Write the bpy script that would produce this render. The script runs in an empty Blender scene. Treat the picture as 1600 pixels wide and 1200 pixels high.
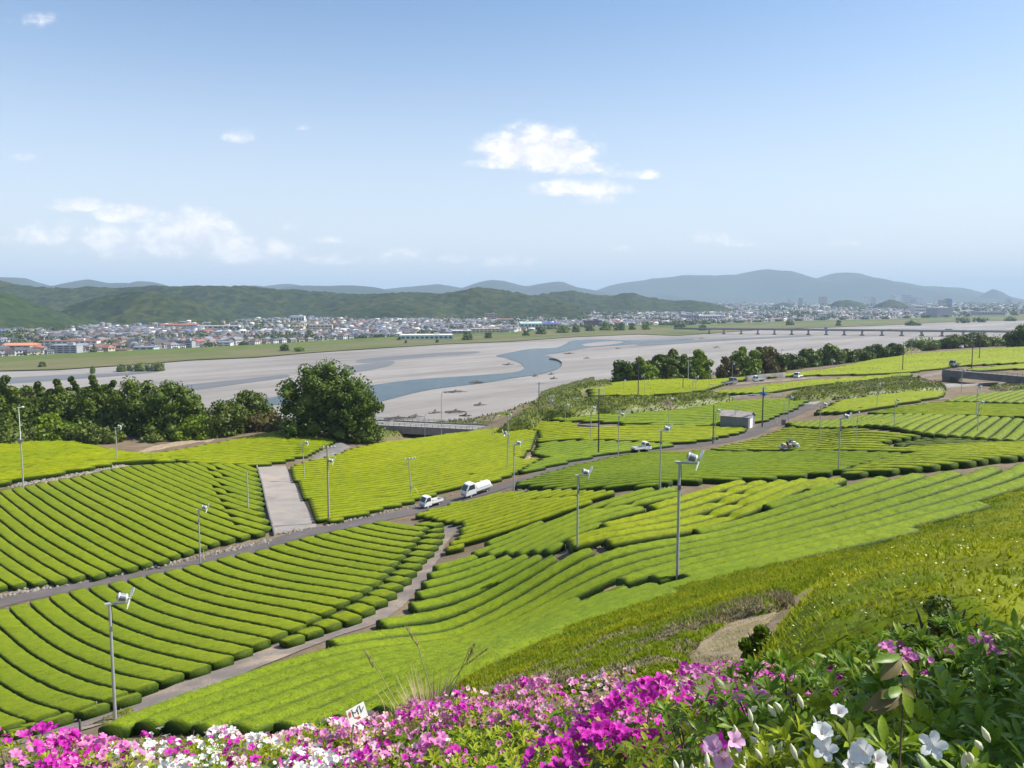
import bpy, math
import numpy as np
from mathutils import Vector, Matrix
rng = np.random.default_rng(11)
R = math.radians
S = bpy.context.scene
COL = S.collection

# ---------------------------------------------------------------- camera
EYE = 62.0                      # metres above the river bed
FPX, W0, H0, HORIZON = 1300.0, 1600.0, 1200.0, 465.0
PITCH = math.atan((600 - HORIZON) / FPX)
cam_d = bpy.data.cameras.new('camera')
cam = bpy.data.objects.new('camera', cam_d); COL.objects.link(cam)
cam_d.sensor_width = 36; cam_d.lens = 36 * FPX / W0
cam_d.clip_start = 0.05; cam_d.clip_end = 80000
cam.location = (0, 0, EYE); cam.rotation_euler = (R(90) - PITCH, 0, 0)
S.camera = cam

# ---------------------------------------------------------------- light, sky, exposure
SUN_EL, SUN_AZ = R(50), R(84)   # azimuth measured from the view direction (+Y) towards +X
S.view_settings.view_transform = 'Standard'; S.view_settings.look = 'None'
S.view_settings.gamma = 1; S.view_settings.use_curve_mapping = False
S.view_settings.exposure = 0.80
sd = bpy.data.lights.new('sun', 'SUN'); sd.energy = 4.2; sd.angle = R(0.53); sd.color = (1.0, 0.95, 0.86)
sun = bpy.data.objects.new('sun', sd); COL.objects.link(sun)
sdir = Vector((math.sin(SUN_AZ) * math.cos(SUN_EL), math.cos(SUN_AZ) * math.cos(SUN_EL), math.sin(SUN_EL)))
sun.rotation_euler = sdir.to_track_quat('Z', 'Y').to_euler(); sun.location = (40, 0, 120)

def build_world():
    w = bpy.data.worlds.new('World'); S.world = w; w.use_nodes = True
    nt = w.node_tree; N = nt.nodes; L = nt.links
    for n in list(N): N.remove(n)
    out = N.new('ShaderNodeOutputWorld'); bg = N.new('ShaderNodeBackground'); L.new(bg.outputs[0], out.inputs[0])
    bg.inputs[1].default_value = 0.1
    sky = N.new('ShaderNodeTexSky'); sky.sky_type = 'NISHITA'; sky.sun_disc = False
    sky.sun_elevation = SUN_EL; sky.sun_rotation = SUN_AZ
    sky.altitude = 60; sky.air_density = 1.0; sky.dust_density = 1.6; sky.ozone_density = 1.6
    tc = N.new('ShaderNodeTexCoord')
    sep = N.new('ShaderNodeSeparateXYZ'); L.new(tc.outputs['Generated'], sep.inputs[0])
    def mth(op, a, b=None, c=None, clamp=False):
        n = N.new('ShaderNodeMath'); n.operation = op; n.use_clamp = clamp
        for i, x in enumerate((a, b, c)):
            if x is None: continue
            if isinstance(x, (int, float)): n.inputs[i].default_value = x
            else: L.new(x, n.inputs[i])
        return n.outputs[0]
    yy = mth('MAXIMUM', sep.outputs[1], 0.02)
    X = mth('DIVIDE', sep.outputs[0], yy); Z = mth('DIVIDE', sep.outputs[2], yy)
    # cumulus: soft ellipses on the sky broken up by fractal noise
    comb = N.new('ShaderNodeCombineXYZ'); L.new(X, comb.inputs[0]); L.new(mth('MULTIPLY', Z, 1.6), comb.inputs[2])
    def noise(scale, detail, rough, src=None, dist=0.0):
        n = N.new('ShaderNodeTexNoise'); n.inputs['Scale'].default_value = scale; n.inputs['Detail'].default_value = detail
        n.inputs['Roughness'].default_value = rough; n.inputs['Distortion'].default_value = dist
        L.new(src or comb.outputs[0], n.inputs['Vector']); return n.outputs['Fac']
    n1 = noise(26, 8, 0.64, dist=0.2); n2 = noise(60, 5, 0.6)
    nz = mth('ADD', mth('MULTIPLY', n1, 0.72), mth('MULTIPLY', n2, 0.28))
    acc = None
    for (u, v, rx, ry, k) in CLOUDS:
        cx = (u - 800) / FPX; cz = (HORIZON - v) / FPX
        dx = mth('DIVIDE', mth('SUBTRACT', X, cx), rx / FPX)
        dz0 = mth('SUBTRACT', Z, cz)
        # flatter underside: below the middle the ellipse is squashed
        dzu = mth('DIVIDE', mth('MAXIMUM', dz0, 0.0), ry / FPX)
        dzl = mth('DIVIDE', mth('MINIMUM', dz0, 0.0), ry * 0.55 / FPX)
        r2 = mth('ADD', mth('MULTIPLY', dx, dx), mth('ADD', mth('MULTIPLY', dzu, dzu), mth('MULTIPLY', dzl, dzl)))
        e = mth('MULTIPLY', mth('SUBTRACT', 1.0, mth('MULTIPLY', r2, 0.55), clamp=True), k)
        acc = e if acc is None else mth('MAXIMUM', acc, e)
    dens = mth('ADD', acc, mth('MULTIPLY', mth('SUBTRACT', nz, 0.5), 2.3))
    m = N.new('ShaderNodeMapRange'); m.interpolation_type = 'SMOOTHSTEP'
    m.inputs[1].default_value = 0.15; m.inputs[2].default_value = 0.86; L.new(dens, m.inputs[0])
    mask = mth('MULTIPLY', m.outputs[0], mth('MINIMUM', mth('MULTIPLY', acc, 2.2), 1.0))
    front = mth('GREATER_THAN', sep.outputs[1], 0.05)
    mask = mth('MULTIPLY', mth('MULTIPLY', mask, front), 0.9)
    # thin high veil and pale band low in the sky, the same all the way round
    veil = N.new('ShaderNodeMapRange'); veil.interpolation_type = 'SMOOTHSTEP'
    veil.inputs[1].default_value = 0.36; veil.inputs[2].default_value = -0.02
    veil.inputs[3].default_value = 0.0; veil.inputs[4].default_value = 0.66
    L.new(sep.outputs[2], veil.inputs[0])
    mixv = N.new('ShaderNodeMix'); mixv.data_type = 'RGBA'; L.new(veil.outputs[0], mixv.inputs[0])
    tint = N.new('ShaderNodeMix'); tint.data_type = 'RGBA'; tint.blend_type = 'MULTIPLY'; tint.inputs[0].default_value = 1
    L.new(sky.outputs[0], tint.inputs[6]); tint.inputs[7].default_value = SKY_TINT
    L.new(tint.outputs[2], mixv.inputs[6]); mixv.inputs[7].default_value = VEIL
    shade = N.new('ShaderNodeMapRange'); L.new(n1, shade.inputs[0])
    shade.inputs[1].default_value = 0.40; shade.inputs[2].default_value = 0.62
    cc = N.new('ShaderNodeMix'); cc.data_type = 'RGBA'; L.new(shade.outputs[0], cc.inputs[0])
    cc.inputs[6].default_value = CLOUD_LO; cc.inputs[7].default_value = CLOUD_HI
    mx = N.new('ShaderNodeMix'); mx.data_type = 'RGBA'; L.new(mask, mx.inputs[0])
    L.new(mixv.outputs[2], mx.inputs[6]); L.new(cc.outputs[2], mx.inputs[7])
    L.new(mx.outputs[2], bg.inputs[0])
CLOUDS = [(838, 248, 88, 42, 1.0), (800, 262, 62, 14, .8), (905, 302, 85, 18, .75), (985, 279, 55, 11, .62), (890, 270, 75, 16, .6), (940, 318, 40, 11, .6),
          (386, 224, 26, 14, .62), (85, 52, 42, 17, .40), (62, 252, 26, 10, .5), (485, 208, 16, 8, .4),
          (310, 366, 70, 38, .86), (390, 398, 85, 28, .84), (235, 388, 130, 32, .70), (100, 372, 130, 24, .64), (600, 408, 160, 14, .46), (205, 340, 48, 20, .78), (130, 326, 42, 16, .72), (285, 345, 44, 16, .74), (150, 378, 60, 16, .55),
          (520, 378, 30, 9, .5), (480, 405, 55, 9, .5), (625, 402, 55, 14, .55), (705, 408, 45, 10, .55), (800, 412, 50, 13, .55), (455, 358, 20, 8, .45),
          (1105, 376, 32, 13, .64), (1150, 383, 36, 9, .58), (1310, 383, 34, 8, .5), (965, 392, 24, 10, .45), (930, 418, 26, 10, .4), (55, 375, 50, 12, .5), (240, 400, 90, 14, .5)]
SKY_TINT = (0.80, 0.93, 1.02, 1)
VEIL = (6.2, 6.3, 6.75, 1)
CLOUD_LO = (5.8, 5.75, 6.1, 1); CLOUD_HI = (7.9, 7.5, 7.1, 1)
build_world()

# ---------------------------------------------------------------- helpers
def tag(o, label=None, cat=None, group=None, kind=None):
    if label: o['label'] = label
    if cat: o['category'] = cat
    if group: o['group'] = group
    if kind: o['kind'] = kind
    return o
def link(o, parent=None):
    COL.objects.link(o)
    if parent is not None: o.parent = parent
    return o
def empty(name, loc=(0, 0, 0), rz=0.0, scale=1.0):
    o = bpy.data.objects.new(name, None); o.location = loc; o.rotation_euler = (0, 0, rz)
    o.scale = (scale,) * 3; o.empty_display_size = .3
    return link(o)
def mesh_np(name, V, quads=None, tris=None, mats=(), smooth=False, tint=None, mi=None, polys=None):
    me = bpy.data.meshes.new(name)
    V = np.asarray(V, np.float32).reshape(-1, 3)
    lp, st, tot = [], [], []
    pos = 0
    for arr, k in ((quads, 4), (tris, 3)):
        if arr is None or len(arr) == 0: continue
        a = np.asarray(arr, np.int32).reshape(-1, k)
        lp.append(a.ravel()); n = len(a)
        st.append(pos + np.arange(n) * k); tot.append(np.full(n, k)); pos += n * k
    if polys:
        for p in polys:
            lp.append(np.asarray(p, np.int32)); st.append(np.array([pos])); tot.append(np.array([len(p)])); pos += len(p)
    lp = np.concatenate(lp); st = np.concatenate(st); tot = np.concatenate(tot)
    me.vertices.add(len(V)); me.vertices.foreach_set('co', V.ravel())
    me.loops.add(len(lp)); me.loops.foreach_set('vertex_index', lp.astype(np.int32))
    me.polygons.add(len(st)); me.polygons.foreach_set('loop_start', st.astype(np.int32))
    try: me.polygons.foreach_set('loop_total', tot.astype(np.int32))
    except Exception: pass
    for m in mats: me.materials.append(m)
    if mi is not None: me.polygons.foreach_set('material_index', np.asarray(mi, np.int32))
    if smooth: me.polygons.foreach_set('use_smooth', np.ones(len(st), bool))
    me.update(calc_edges=True)
    if tint is not None:
        a = me.attributes.new('tint', 'FLOAT', 'POINT'); a.data.foreach_set('value', np.asarray(tint, np.float32))
    return me
def obj(name, me, parent=None, loc=None):
    o = bpy.data.objects.new(name, me)
    if loc is not None: o.location = loc
    return link(o, parent)
class MB:
    """collects boxes, tubes, prisms and sheets that become ONE mesh"""
    def __init__(s): s.V = []; s.P = []; s.n = 0; s.M = []
    def add(s, V, P, m=0):
        b = s.n; V = [tuple(v) for v in V]; s.V += V; s.n += len(V)
        s.P += [tuple(i + b for i in p) for p in P]; s.M += [m] * len(P); return s
    def box(s, c, d, rz=0, m=0, top=1.0, rx=0):
        x, y, z = (k / 2 for k in d); V = []
        for dz in (-1, 1):
            t = top if dz > 0 else 1
            for dx, dy in ((-1, -1), (1, -1), (1, 1), (-1, 1)): V.append(Vector((dx * x * t, dy * y * t, dz * z)))
        M = Matrix.Rotation(rz, 3, 'Z') @ Matrix.Rotation(rx, 3, 'X')
        V = [M @ v + Vector(c) for v in V]
        return s.add(V, [(3, 2, 1, 0), (4, 5, 6, 7), (0, 1, 5, 4), (1, 2, 6, 5), (2, 3, 7, 6), (3, 0, 4, 7)], m)
    def tube(s, pts, rad, n=8, m=0, cap=True):
        pts = [Vector(p) for p in pts]; rad = rad if isinstance(rad, (list, tuple)) else [rad] * len(pts)
        V = []; P = []
        for i, p in enumerate(pts):
            t = (pts[min(i + 1, len(pts) - 1)] - pts[max(i - 1, 0)]).normalized()
            a = t.cross(Vector((0, 0, 1)));
            if a.length < 1e-3: a = Vector((1, 0, 0))
            a.normalize(); b = t.cross(a)
            for k in range(n):
                q = 2 * math.pi * k / n; V.append(p + (a * math.cos(q) + b * math.sin(q)) * rad[i])
        for i in range(len(pts) - 1):
            for k in range(n):
                k2 = (k + 1) % n; P.append((i * n + k, i * n + k2, (i + 1) * n + k2, (i + 1) * n + k))
        if cap: P.append(tuple(range(n))[::-1]); P.append(tuple((len(pts) - 1) * n + k for k in range(n)))
        return s.add(V, P, m)
    def prism(s, prof, x0, x1, axis='x', m=0, inset=0.0):
        """extrude a closed 2D profile (a,b) between x0 and x1; axis x: (x,a,b); axis y: (a,x,b)"""
        n = len(prof); V = []
        for x in (x0, x1):
            for a, b in prof: V.append((x, a, b) if axis == 'x' else (a, x, b))
        P = [tuple(range(n))[::-1], tuple(range(n, 2 * n))]
        for i in range(n): j = (i + 1) % n; P.append((i, j, n + j, n + i))
        return s.add(V, P, m)
    def mesh(s, name, mats=(), smooth=False):
        me = bpy.data.meshes.new(name); me.from_pydata([tuple(v) for v in s.V], [], s.P)
        for m in (mats if isinstance(mats, (list, tuple)) else [mats]): me.materials.append(m)
        me.polygons.foreach_set('material_index', s.M)
        if smooth: me.polygons.foreach_set('use_smooth', [True] * len(s.P))
        me.update(); return me
    def build(s, name, mats, parent=None, loc=None, smooth=False):
        return obj(name, s.mesh(name, mats, smooth), parent, loc)
def copy_tree(o, parent=None, name=None):
    c = o.copy(); link(c, None)
    if parent is not None: c.parent = parent
    for ch in o.children: copy_tree(ch, c)
    return c

# ---------------------------------------------------------------- materials
def nodes(name):
    m = bpy.data.materials.new(name); m.use_nodes = True
    nt = m.node_tree; b = nt.nodes['Principled BSDF']
    return m, nt, nt.nodes, nt.links, b
def ramp(N, stops):
    r = N.new('ShaderNodeValToRGB'); e = r.color_ramp.elements
    while len(e) < len(stops): e.new(.5)
    for x, (p, c) in zip(e, stops): x.position = p; x.color = (*c, 1)
    return r
def tex(N, L, kind='Noise', scale=5, detail=4, rough=.55, vec=None, stretch=None, coord='Object'):
    n = N.new('ShaderNodeTex' + kind); n.inputs['Scale'].default_value = scale
    if kind == 'Noise':
        n.inputs['Detail'].default_value = detail; n.inputs['Roughness'].default_value = rough
    tc = N.new('ShaderNodeTexCoord'); src = tc.outputs[coord]
    if stretch:
        mp = N.new('ShaderNodeMapping'); mp.inputs['Scale'].default_value = stretch[:3]
        if len(stretch) > 3: mp.inputs['Rotation'].default_value = (0, 0, stretch[3])
        L.new(src, mp.inputs[0]); src = mp.outputs[0]
    L.new(src, n.inputs['Vector']); return n
def plain(name, col, rough=.6, metal=0.0, var=.12, scale=6.0, bump=0.0):
    m, nt, N, L, b = nodes(name)
    n = tex(N, L, scale=scale)
    r = ramp(N, [(.25, tuple(c * (1 - var) for c in col)), (.75, tuple(min(1, c * (1 + var)) for c in col))])
    L.new(n.outputs['Fac'], r.inputs[0]); L.new(r.outputs[0], b.inputs['Base Color'])
    b.inputs['Roughness'].default_value = rough; b.inputs['Metallic'].default_value = metal
    if bump:
        bp = N.new('ShaderNodeBump'); bp.inputs['Strength'].default_value = bump; bp.inputs['Distance'].default_value = .02
        L.new(n.outputs['Fac'], bp.inputs['Height']); L.new(bp.outputs[0], b.inputs['Normal'])
    return m
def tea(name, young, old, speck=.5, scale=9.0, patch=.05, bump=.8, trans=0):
    """old leaves down the sides of the bush, their dark also painting shade on hedge shoulders, young shoots over its top ('tint' 0..1), freckled leaf by leaf"""
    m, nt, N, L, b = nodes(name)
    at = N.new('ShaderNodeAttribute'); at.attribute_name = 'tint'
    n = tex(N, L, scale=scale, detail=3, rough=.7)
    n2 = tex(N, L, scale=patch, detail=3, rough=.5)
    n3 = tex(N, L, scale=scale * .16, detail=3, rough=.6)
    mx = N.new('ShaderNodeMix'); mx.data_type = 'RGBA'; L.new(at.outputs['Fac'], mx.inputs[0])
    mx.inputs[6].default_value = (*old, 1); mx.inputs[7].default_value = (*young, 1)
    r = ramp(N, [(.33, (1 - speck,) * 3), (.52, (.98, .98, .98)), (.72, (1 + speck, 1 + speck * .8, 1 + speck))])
    r.color_ramp.elements[2].color = (1, 1, 1, 1); L.new(n.outputs['Fac'], r.inputs[0])
    m1 = N.new('ShaderNodeMix'); m1.data_type = 'RGBA'; m1.blend_type = 'MULTIPLY'; m1.inputs[0].default_value = 1
    L.new(mx.outputs[2], m1.inputs[6]); L.new(r.outputs[0], m1.inputs[7])
    r2 = ramp(N, [(.3, (.78, .86, .9)), (.7, (1.0, 1.0, 1.0))]); L.new(n2.outputs['Fac'], r2.inputs[0])
    m2 = N.new('ShaderNodeMix'); m2.data_type = 'RGBA'; m2.blend_type = 'MULTIPLY'; m2.inputs[0].default_value = 1
    L.new(m1.outputs[2], m2.inputs[6]); L.new(r2.outputs[0], m2.inputs[7])
    r3 = ramp(N, [(.3, (.84, .88, .8)), (.65, (1.0, 1.0, 1.0))]); L.new(n3.outputs['Fac'], r3.inputs[0])
    m3 = N.new('ShaderNodeMix'); m3.data_type = 'RGBA'; m3.blend_type = 'MULTIPLY'; m3.inputs[0].default_value = 1
    L.new(m2.outputs[2], m3.inputs[6]); L.new(r3.outputs[0], m3.inputs[7])
    oi = N.new('ShaderNodeObjectInfo'); r4 = ramp(N, [(0, (.88, .90, .86)), (1, (1.0, 1.0, 1.0))]); L.new(oi.outputs['Random'], r4.inputs[0])
    m4 = N.new('ShaderNodeMix'); m4.data_type = 'RGBA'; m4.blend_type = 'MULTIPLY'; m4.inputs[0].default_value = 1; L.new(m3.outputs[2], m4.inputs[6]); L.new(r4.outputs[0], m4.inputs[7]); m3 = m4
    L.new(m3.outputs[2], b.inputs['Base Color'])
    b.inputs['Roughness'].default_value = .6; b.inputs['Specular IOR Level'].default_value = .12
    if trans:
        t_ = N.new('ShaderNodeBsdfTranslucent'); L.new(m3.outputs[2], t_.inputs[0]); ms = N.new('ShaderNodeMixShader'); ms.inputs[0].default_value = trans
        L.new(b.outputs[0], ms.inputs[1]); L.new(t_.outputs[0], ms.inputs[2]); L.new(ms.outputs[0], N['Material Output'].inputs[0])
    if bump:
        bp = N.new('ShaderNodeBump'); bp.inputs['Strength'].default_value = bump; bp.inputs['Distance'].default_value = .06
        L.new(n.outputs['Fac'], bp.inputs['Height']); L.new(bp.outputs[0], b.inputs['Normal'])
    return m
def leafmat(name, a, c, scale=1.2, trans=.25, rough=.5):
    m, nt, N, L, b = nodes(name)
    n = tex(N, L, scale=scale, detail=4, rough=.7)
    r = ramp(N, [(.3, a), (.7, c)]); L.new(n.outputs['Fac'], r.inputs[0]); L.new(r.outputs[0], b.inputs['Base Color'])
    b.inputs['Roughness'].default_value = rough; b.inputs['Specular IOR Level'].default_value = .25
    if trans:
        t = N.new('ShaderNodeBsdfTranslucent'); L.new(r.outputs[0], t.inputs[0])
        ms = N.new('ShaderNodeMixShader'); ms.inputs[0].default_value = trans
        L.new(b.outputs[0], ms.inputs[1]); L.new(t.outputs[0], ms.inputs[2])
        L.new(ms.outputs[0], N['Material Output'].inputs[0])
    return m
def ground_mat(name, stops, scale=.35, fine=6.0, bump=.4, stretch=None, rough=.9, dist=.05, mix=.35):
    m, nt, N, L, b = nodes(name)
    n = tex(N, L, scale=scale, detail=8, rough=.65, stretch=stretch); n2 = tex(N, L, scale=fine, detail=5, rough=.75, stretch=stretch)
    ad = N.new('ShaderNodeMix'); ad.data_type = 'FLOAT'; ad.inputs[0].default_value = mix
    L.new(n.outputs['Fac'], ad.inputs[2]); L.new(n2.outputs['Fac'], ad.inputs[3])
    r = ramp(N, stops); L.new(ad.outputs[0], r.inputs[0]); L.new(r.outputs[0], b.inputs['Base Color'])
    b.inputs['Roughness'].default_value = rough; b.inputs['Specular IOR Level'].default_value = .2
    bp = N.new('ShaderNodeBump'); bp.inputs['Strength'].default_value = bump; bp.inputs['Distance'].default_value = dist
    L.new(n2.outputs['Fac'], bp.inputs['Height']); L.new(bp.outputs[0], b.inputs['Normal'])
    return m

# ---------------------------------------------------------------- the lie of the land
cT, sT = math.cos(PITCH), math.sin(PITCH)
def ray(u, v):
    b = (u - 800) / FPX; a = (600 - v) / FPX
    return np.array([b, cT + a * sT, -sT + a * cT])
def at(u, v, d):
    """point seen in direction (u,v) of the photograph at forward distance d metres"""
    r = ray(u, v); return np.array([0, 0, EYE]) + r * (d / r[1])
CTRL = [(1058,905,64),(180,1118,51),(1310,738,101),(476,750,150),(902,860,76),(672,795,123),(313,878,103),(183,722,162),(803,765,121),(1031,762,97),
 (1280,697,136),(1153,668,178),(966,708,152),(650,690,225),(1400,560,370),(1600,545,440),(1450,582,285),(1245,592,250),(1180,590,262),(1090,598,262),(960,600,265),
 (900,615,235),(1000,618,225),(850,650,195),(1040,640,200),(1250,628,200),(1460,615,205),(1600,610,200),(1600,655,150),(1450,650,160),(1350,670,137),(1600,690,118),
 (1440,680,128),(1550,720,93),(1400,740,90),(1200,748,100),(1100,830,80),(1300,770,85),(1200,880,64),(1400,830,68),(1600,770,75),(720,860,92),(800,868,85),
 (690,820,108),(600,950,73),(400,1040,60),(550,1060,54),(700,1000,68),(850,940,69),(900,970,58),(760,1045,46),(650,1085,46),(300,1140,44),(137,1140,48),(60,1145,50),
 (0,1135,54),(0,935,93),(200,900,99),(0,840,118),(0,770,142),(0,700,185),(200,800,125),(420,830,113),(440,730,160),(470,672,200),(560,700,180),(700,680,205),(700,760,135),
 (800,670,190),(900,690,165),(520,815,117),(600,800,120),(330,690,190),(100,690,190),(1000,1000,31),(1150,1000,22),(1300,900,45),(1500,900,25),(1400,965,13),
 (1250,1015,13.5),(1150,1035,14),(1000,1055,16),(800,1090,19),(590,1124,45),(300,1165,43),(0,1185,43),(1600,905,17),(1600,970,11),(-300,760,150),(-300,900,100),(-300,1100,60),
 (1900,720,85),(1900,600,210),(1900,545,440),(1900,800,56),(1900,930,16),(-300,690,195),(650,668,245),(750,667,245),(700,664,262),(600,672,240),(1234,578,372),(1300,571,405),(1374,560,440),(1440,548,500),(1527,542,515),(1165,588,340),(1050,596,300),(975,601,285),(1100,593,318),(1700,540,540),(1530,608,232),(1590,606,224),(1660,606,222)]
AZ = [(0,1150,5.5),(0,1200,4.3),(280,1140,7.2),(560,1115,7.6),(560,1200,4.9),(800,1075,6.8),(800,1200,3.5),(1100,1038,6.0),(1100,1200,2.4),(1450,990,4.4),(1600,972,3.9),(1600,1200,1.75),(280,1200,5.2)]
pts = [at(*c) for c in CTRL] + [at(*c) - np.array([0, 0, .72]) for c in AZ]
pts += [np.array(p) for p in ((0, 0, EYE - 1.66), (0, -6, EYE - 1.2), (-4, 0, EYE - 2.1), (4, 0, EYE - 1.2), (8, 3, EYE - 1.3), (-12, 2, EYE - 4.2), (16, 2, EYE - 1.6), (-5, -6, EYE - 1.6), (6, -6, EYE - .9))]
pts = np.array(pts)
def warp(x, y):
    yy = np.maximum(y, -7.5) + 10.0
    return np.clip(x / yy, -1.15, 1.15), np.log(yy) * .8
def tps(A, B):
    d2 = ((A[:, None, :] - B[None, :, :]) ** 2).sum(-1)
    return .5 * d2 * np.log(d2 + 1e-9)
_P = np.stack(warp(pts[:, 0], pts[:, 1]), 1)
_n = len(_P)
_K = np.zeros((_n + 3, _n + 3)); _K[:_n, :_n] = tps(_P, _P) + np.eye(_n) * 2e-3
_K[:_n, _n] = 1; _K[:_n, _n + 1:] = _P; _K[_n, :_n] = 1; _K[_n + 1:, :_n] = _P.T
_w = np.linalg.solve(_K, np.concatenate([pts[:, 2], np.zeros(3)]))
EDGE = np.array([(-900, 215), (-130, 214), (-62, 222), (-42, 240), (-19, 248), (0, 252), (14, 268), (36, 297), (74, 330), (111, 372), (161, 425), (229, 490), (332, 560), (640, 700), (1500, 1000)], float)
def ground(x, y):
    x = np.atleast_1d(np.asarray(x, float)); y = np.atleast_1d(np.asarray(y, float))
    sh = x.shape; x = x.ravel(); y = y.ravel(); out = np.empty(len(x))
    for i in range(0, len(x), 20000):
        s = slice(i, i + 20000); q = np.stack(warp(x[s], y[s]), 1)
        out[s] = tps(q, _P) @ _w[:_n] + _w[_n] + q @ _w[_n + 1:]
    over = y - np.interp(x, EDGE[:, 0], EDGE[:, 1])
    t = np.clip(over / 46.0, 0, 1); t = t * t * (3 - 2 * t)
    return (out * (1 - t) + (-1.5) * t).reshape(sh)
_T = np.geomspace(1.2, 950, 700)
def hit(u, v, off=0.0, near=0.0):
    r = ray(u, v); r = r / r[1]
    P = r[None, :] * _T[:, None]; P[:, 2] += EYE
    g = P[:, 2] - ground(P[:, 0], P[:, 1]) - off
    ok = (g < 0) & (_T > 15 * max(0.0, off)); ok[1:] &= (g[:-1] >= 0) | (near == 0); i = np.argmax(ok & (_T > near))
    if g[i] >= 0: i = len(_T) - 1
    if i == 0: return P[0]
    f = g[i - 1] / (g[i - 1] - g[i]); return P[i - 1] * (1 - f) + P[i] * f
def hits(px, off=0.0, near=0.0): return np.array([hit(u, v, off, near) for u, v in px])
def plane(u, v, z=0.0):
    r = ray(u, v); return np.array([0, 0, EYE]) + r * ((z - EYE) / r[2])
def inside(poly, x, y):
    c = np.zeros(x.shape, bool); n = len(poly)
    for i in range(n):
        x0, y0 = poly[i][:2]; x1, y1 = poly[(i + 1) % n][:2]
        k = (y0 > y) != (y1 > y)
        with np.errstate(divide='ignore', invalid='ignore'):
            c ^= k & (x < (x1 - x0) * (y - y0) / (y1 - y0 + 1e-12) + x0)
    return c
def edge_dist(poly, x, y, closed=True):
    d = np.full(x.shape, 1e9); n = len(poly)
    for i in range(n if closed else n - 1):
        a = np.array(poly[i][:2]); b = np.array(poly[(i + 1) % n][:2]); ab = b - a
        t = np.clip(((x - a[0]) * ab[0] + (y - a[1]) * ab[1]) / (ab @ ab + 1e-9), 0, 1)
        d = np.minimum(d, np.hypot(x - a[0] - t * ab[0], y - a[1] - t * ab[1]))
    return d
def vnoise(x, y, s, seed=0):
    """cheap smooth value noise"""
    x = x / s; y = y / s; xi = np.floor(x); yi = np.floor(y); fx = x - xi; fy = y - yi
    fx = fx * fx * (3 - 2 * fx); fy = fy * fy * (3 - 2 * fy)
    def h(a, b):
        k = np.sin(a * 127.1 + b * 311.7 + seed * 74.7) * 43758.5453; return k - np.floor(k)
    return (h(xi, yi) * (1 - fx) + h(xi + 1, yi) * fx) * (1 - fy) + (h(xi, yi + 1) * (1 - fx) + h(xi + 1, yi + 1) * fx) * fy
def grid_faces(nx, ny):
    i = np.arange(nx - 1)[None, :] + np.arange(ny - 1)[:, None] * nx
    return np.stack([i, i + 1, i + 1 + nx, i + nx], -1).reshape(-1, 4)
ORD = ['first','second','third','fourth','fifth','sixth','seventh','eighth','ninth','tenth','eleventh','twelfth','thirteenth','fourteenth','fifteenth','sixteenth','seventeenth','eighteenth','nineteenth','twentieth']
def ordw(i):
    if i < 20: return ORD[i]
    t = {2:'twenty',3:'thirty',4:'forty',5:'fifty',6:'sixty'}[(i + 1) // 10] if (i + 1) // 10 in (2,3,4,5,6) else 'far'
    r = (i + 1) % 10
    return ({'twenty':'twentieth','thirty':'thirtieth','forty':'fortieth','fifty':'fiftieth','sixty':'sixtieth'}.get(t, 'far')) if r == 0 else t + '-' + ORD[r - 1]
# ---------------------------------------------------------------- materials of the place
M = {}
M['soil'] = ground_mat('soil', [(.3, (.09, .065, .04)), (.5, (.17, .125, .08)), (.7, (.25, .195, .125))], scale=.25, fine=4, dist=.08)
M['gravel'] = ground_mat('river_gravel', [(.36, (.15, .135, .120)), (.45, (.215, .194, .176)), (.55, (.27, .246, .226)), (.66, (.325, .299, .275))], scale=.02, fine=.35, bump=.25, stretch=(.16, 1.0, 1), mix=.28)
M['road'] = ground_mat('old_asphalt', [(.3, (.085, .072, .07)), (.55, (.13, .112, .105)), (.72, (.20, .175, .155))], scale=.3, fine=7, dist=.02, stretch=(1, 1, 1))
M['path'] = ground_mat('dusty_path', [(.38, (.14, .12, .11)), (.5, (.20, .165, .145)), (.6, (.34, .27, .19))], scale=.22, fine=6, dist=.03)
M['lot'] = ground_mat('bare_gravel_lot', [(.34, (.20, .18, .165)), (.5, (.28, .25, .225)), (.66, (.38, .31, .22))], scale=.22, fine=5, dist=.04)
M['dirt'] = ground_mat('dry_straw_dirt', [(.3, (.17, .115, .075)), (.5, (.31, .235, .15)), (.7, (.44, .35, .24))], scale=1.2, fine=22, dist=.03, stretch=(1, 1, 1))
M['flood'] = ground_mat('floodplain_grass', [(.34, (.14, .105, .065)), (.44, (.15, .13, .055)), (.54, (.10, .115, .032)), (.68, (.06, .085, .02))], scale=.02, fine=.22, bump=.4, stretch=(.3, 1, 1), dist=.5)
M['levee'] = ground_mat('levee_grass', [(.3, (.065, .09, .022)), (.7, (.105, .135, .03))], scale=.03, fine=.3, bump=.3, dist=.3)
M['town_ground'] = ground_mat('town_ground', [(.3, (.07, .09, .05)), (.48, (.17, .16, .14)), (.6, (.22, .20, .19)), (.75, (.30, .29, .28))], scale=.012, fine=.12, bump=.0)
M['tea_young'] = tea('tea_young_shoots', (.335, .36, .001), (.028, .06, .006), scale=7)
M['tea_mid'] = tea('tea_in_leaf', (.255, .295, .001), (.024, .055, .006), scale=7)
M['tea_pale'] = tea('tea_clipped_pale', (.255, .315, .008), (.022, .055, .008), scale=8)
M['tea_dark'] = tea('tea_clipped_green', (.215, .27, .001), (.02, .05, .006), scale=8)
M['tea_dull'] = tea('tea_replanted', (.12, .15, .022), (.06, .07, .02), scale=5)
M['concrete'] = plain('weathered_concrete', (.25, .235, .215), .85, var=.2, scale=.6, bump=.2)
M['concrete_dark'] = plain('stained_shaded_concrete', (.16, .15, .14), .85, var=.3, scale=.5, bump=.2)  # stained grey; on the right overpass its dark tone stands in for shade

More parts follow.
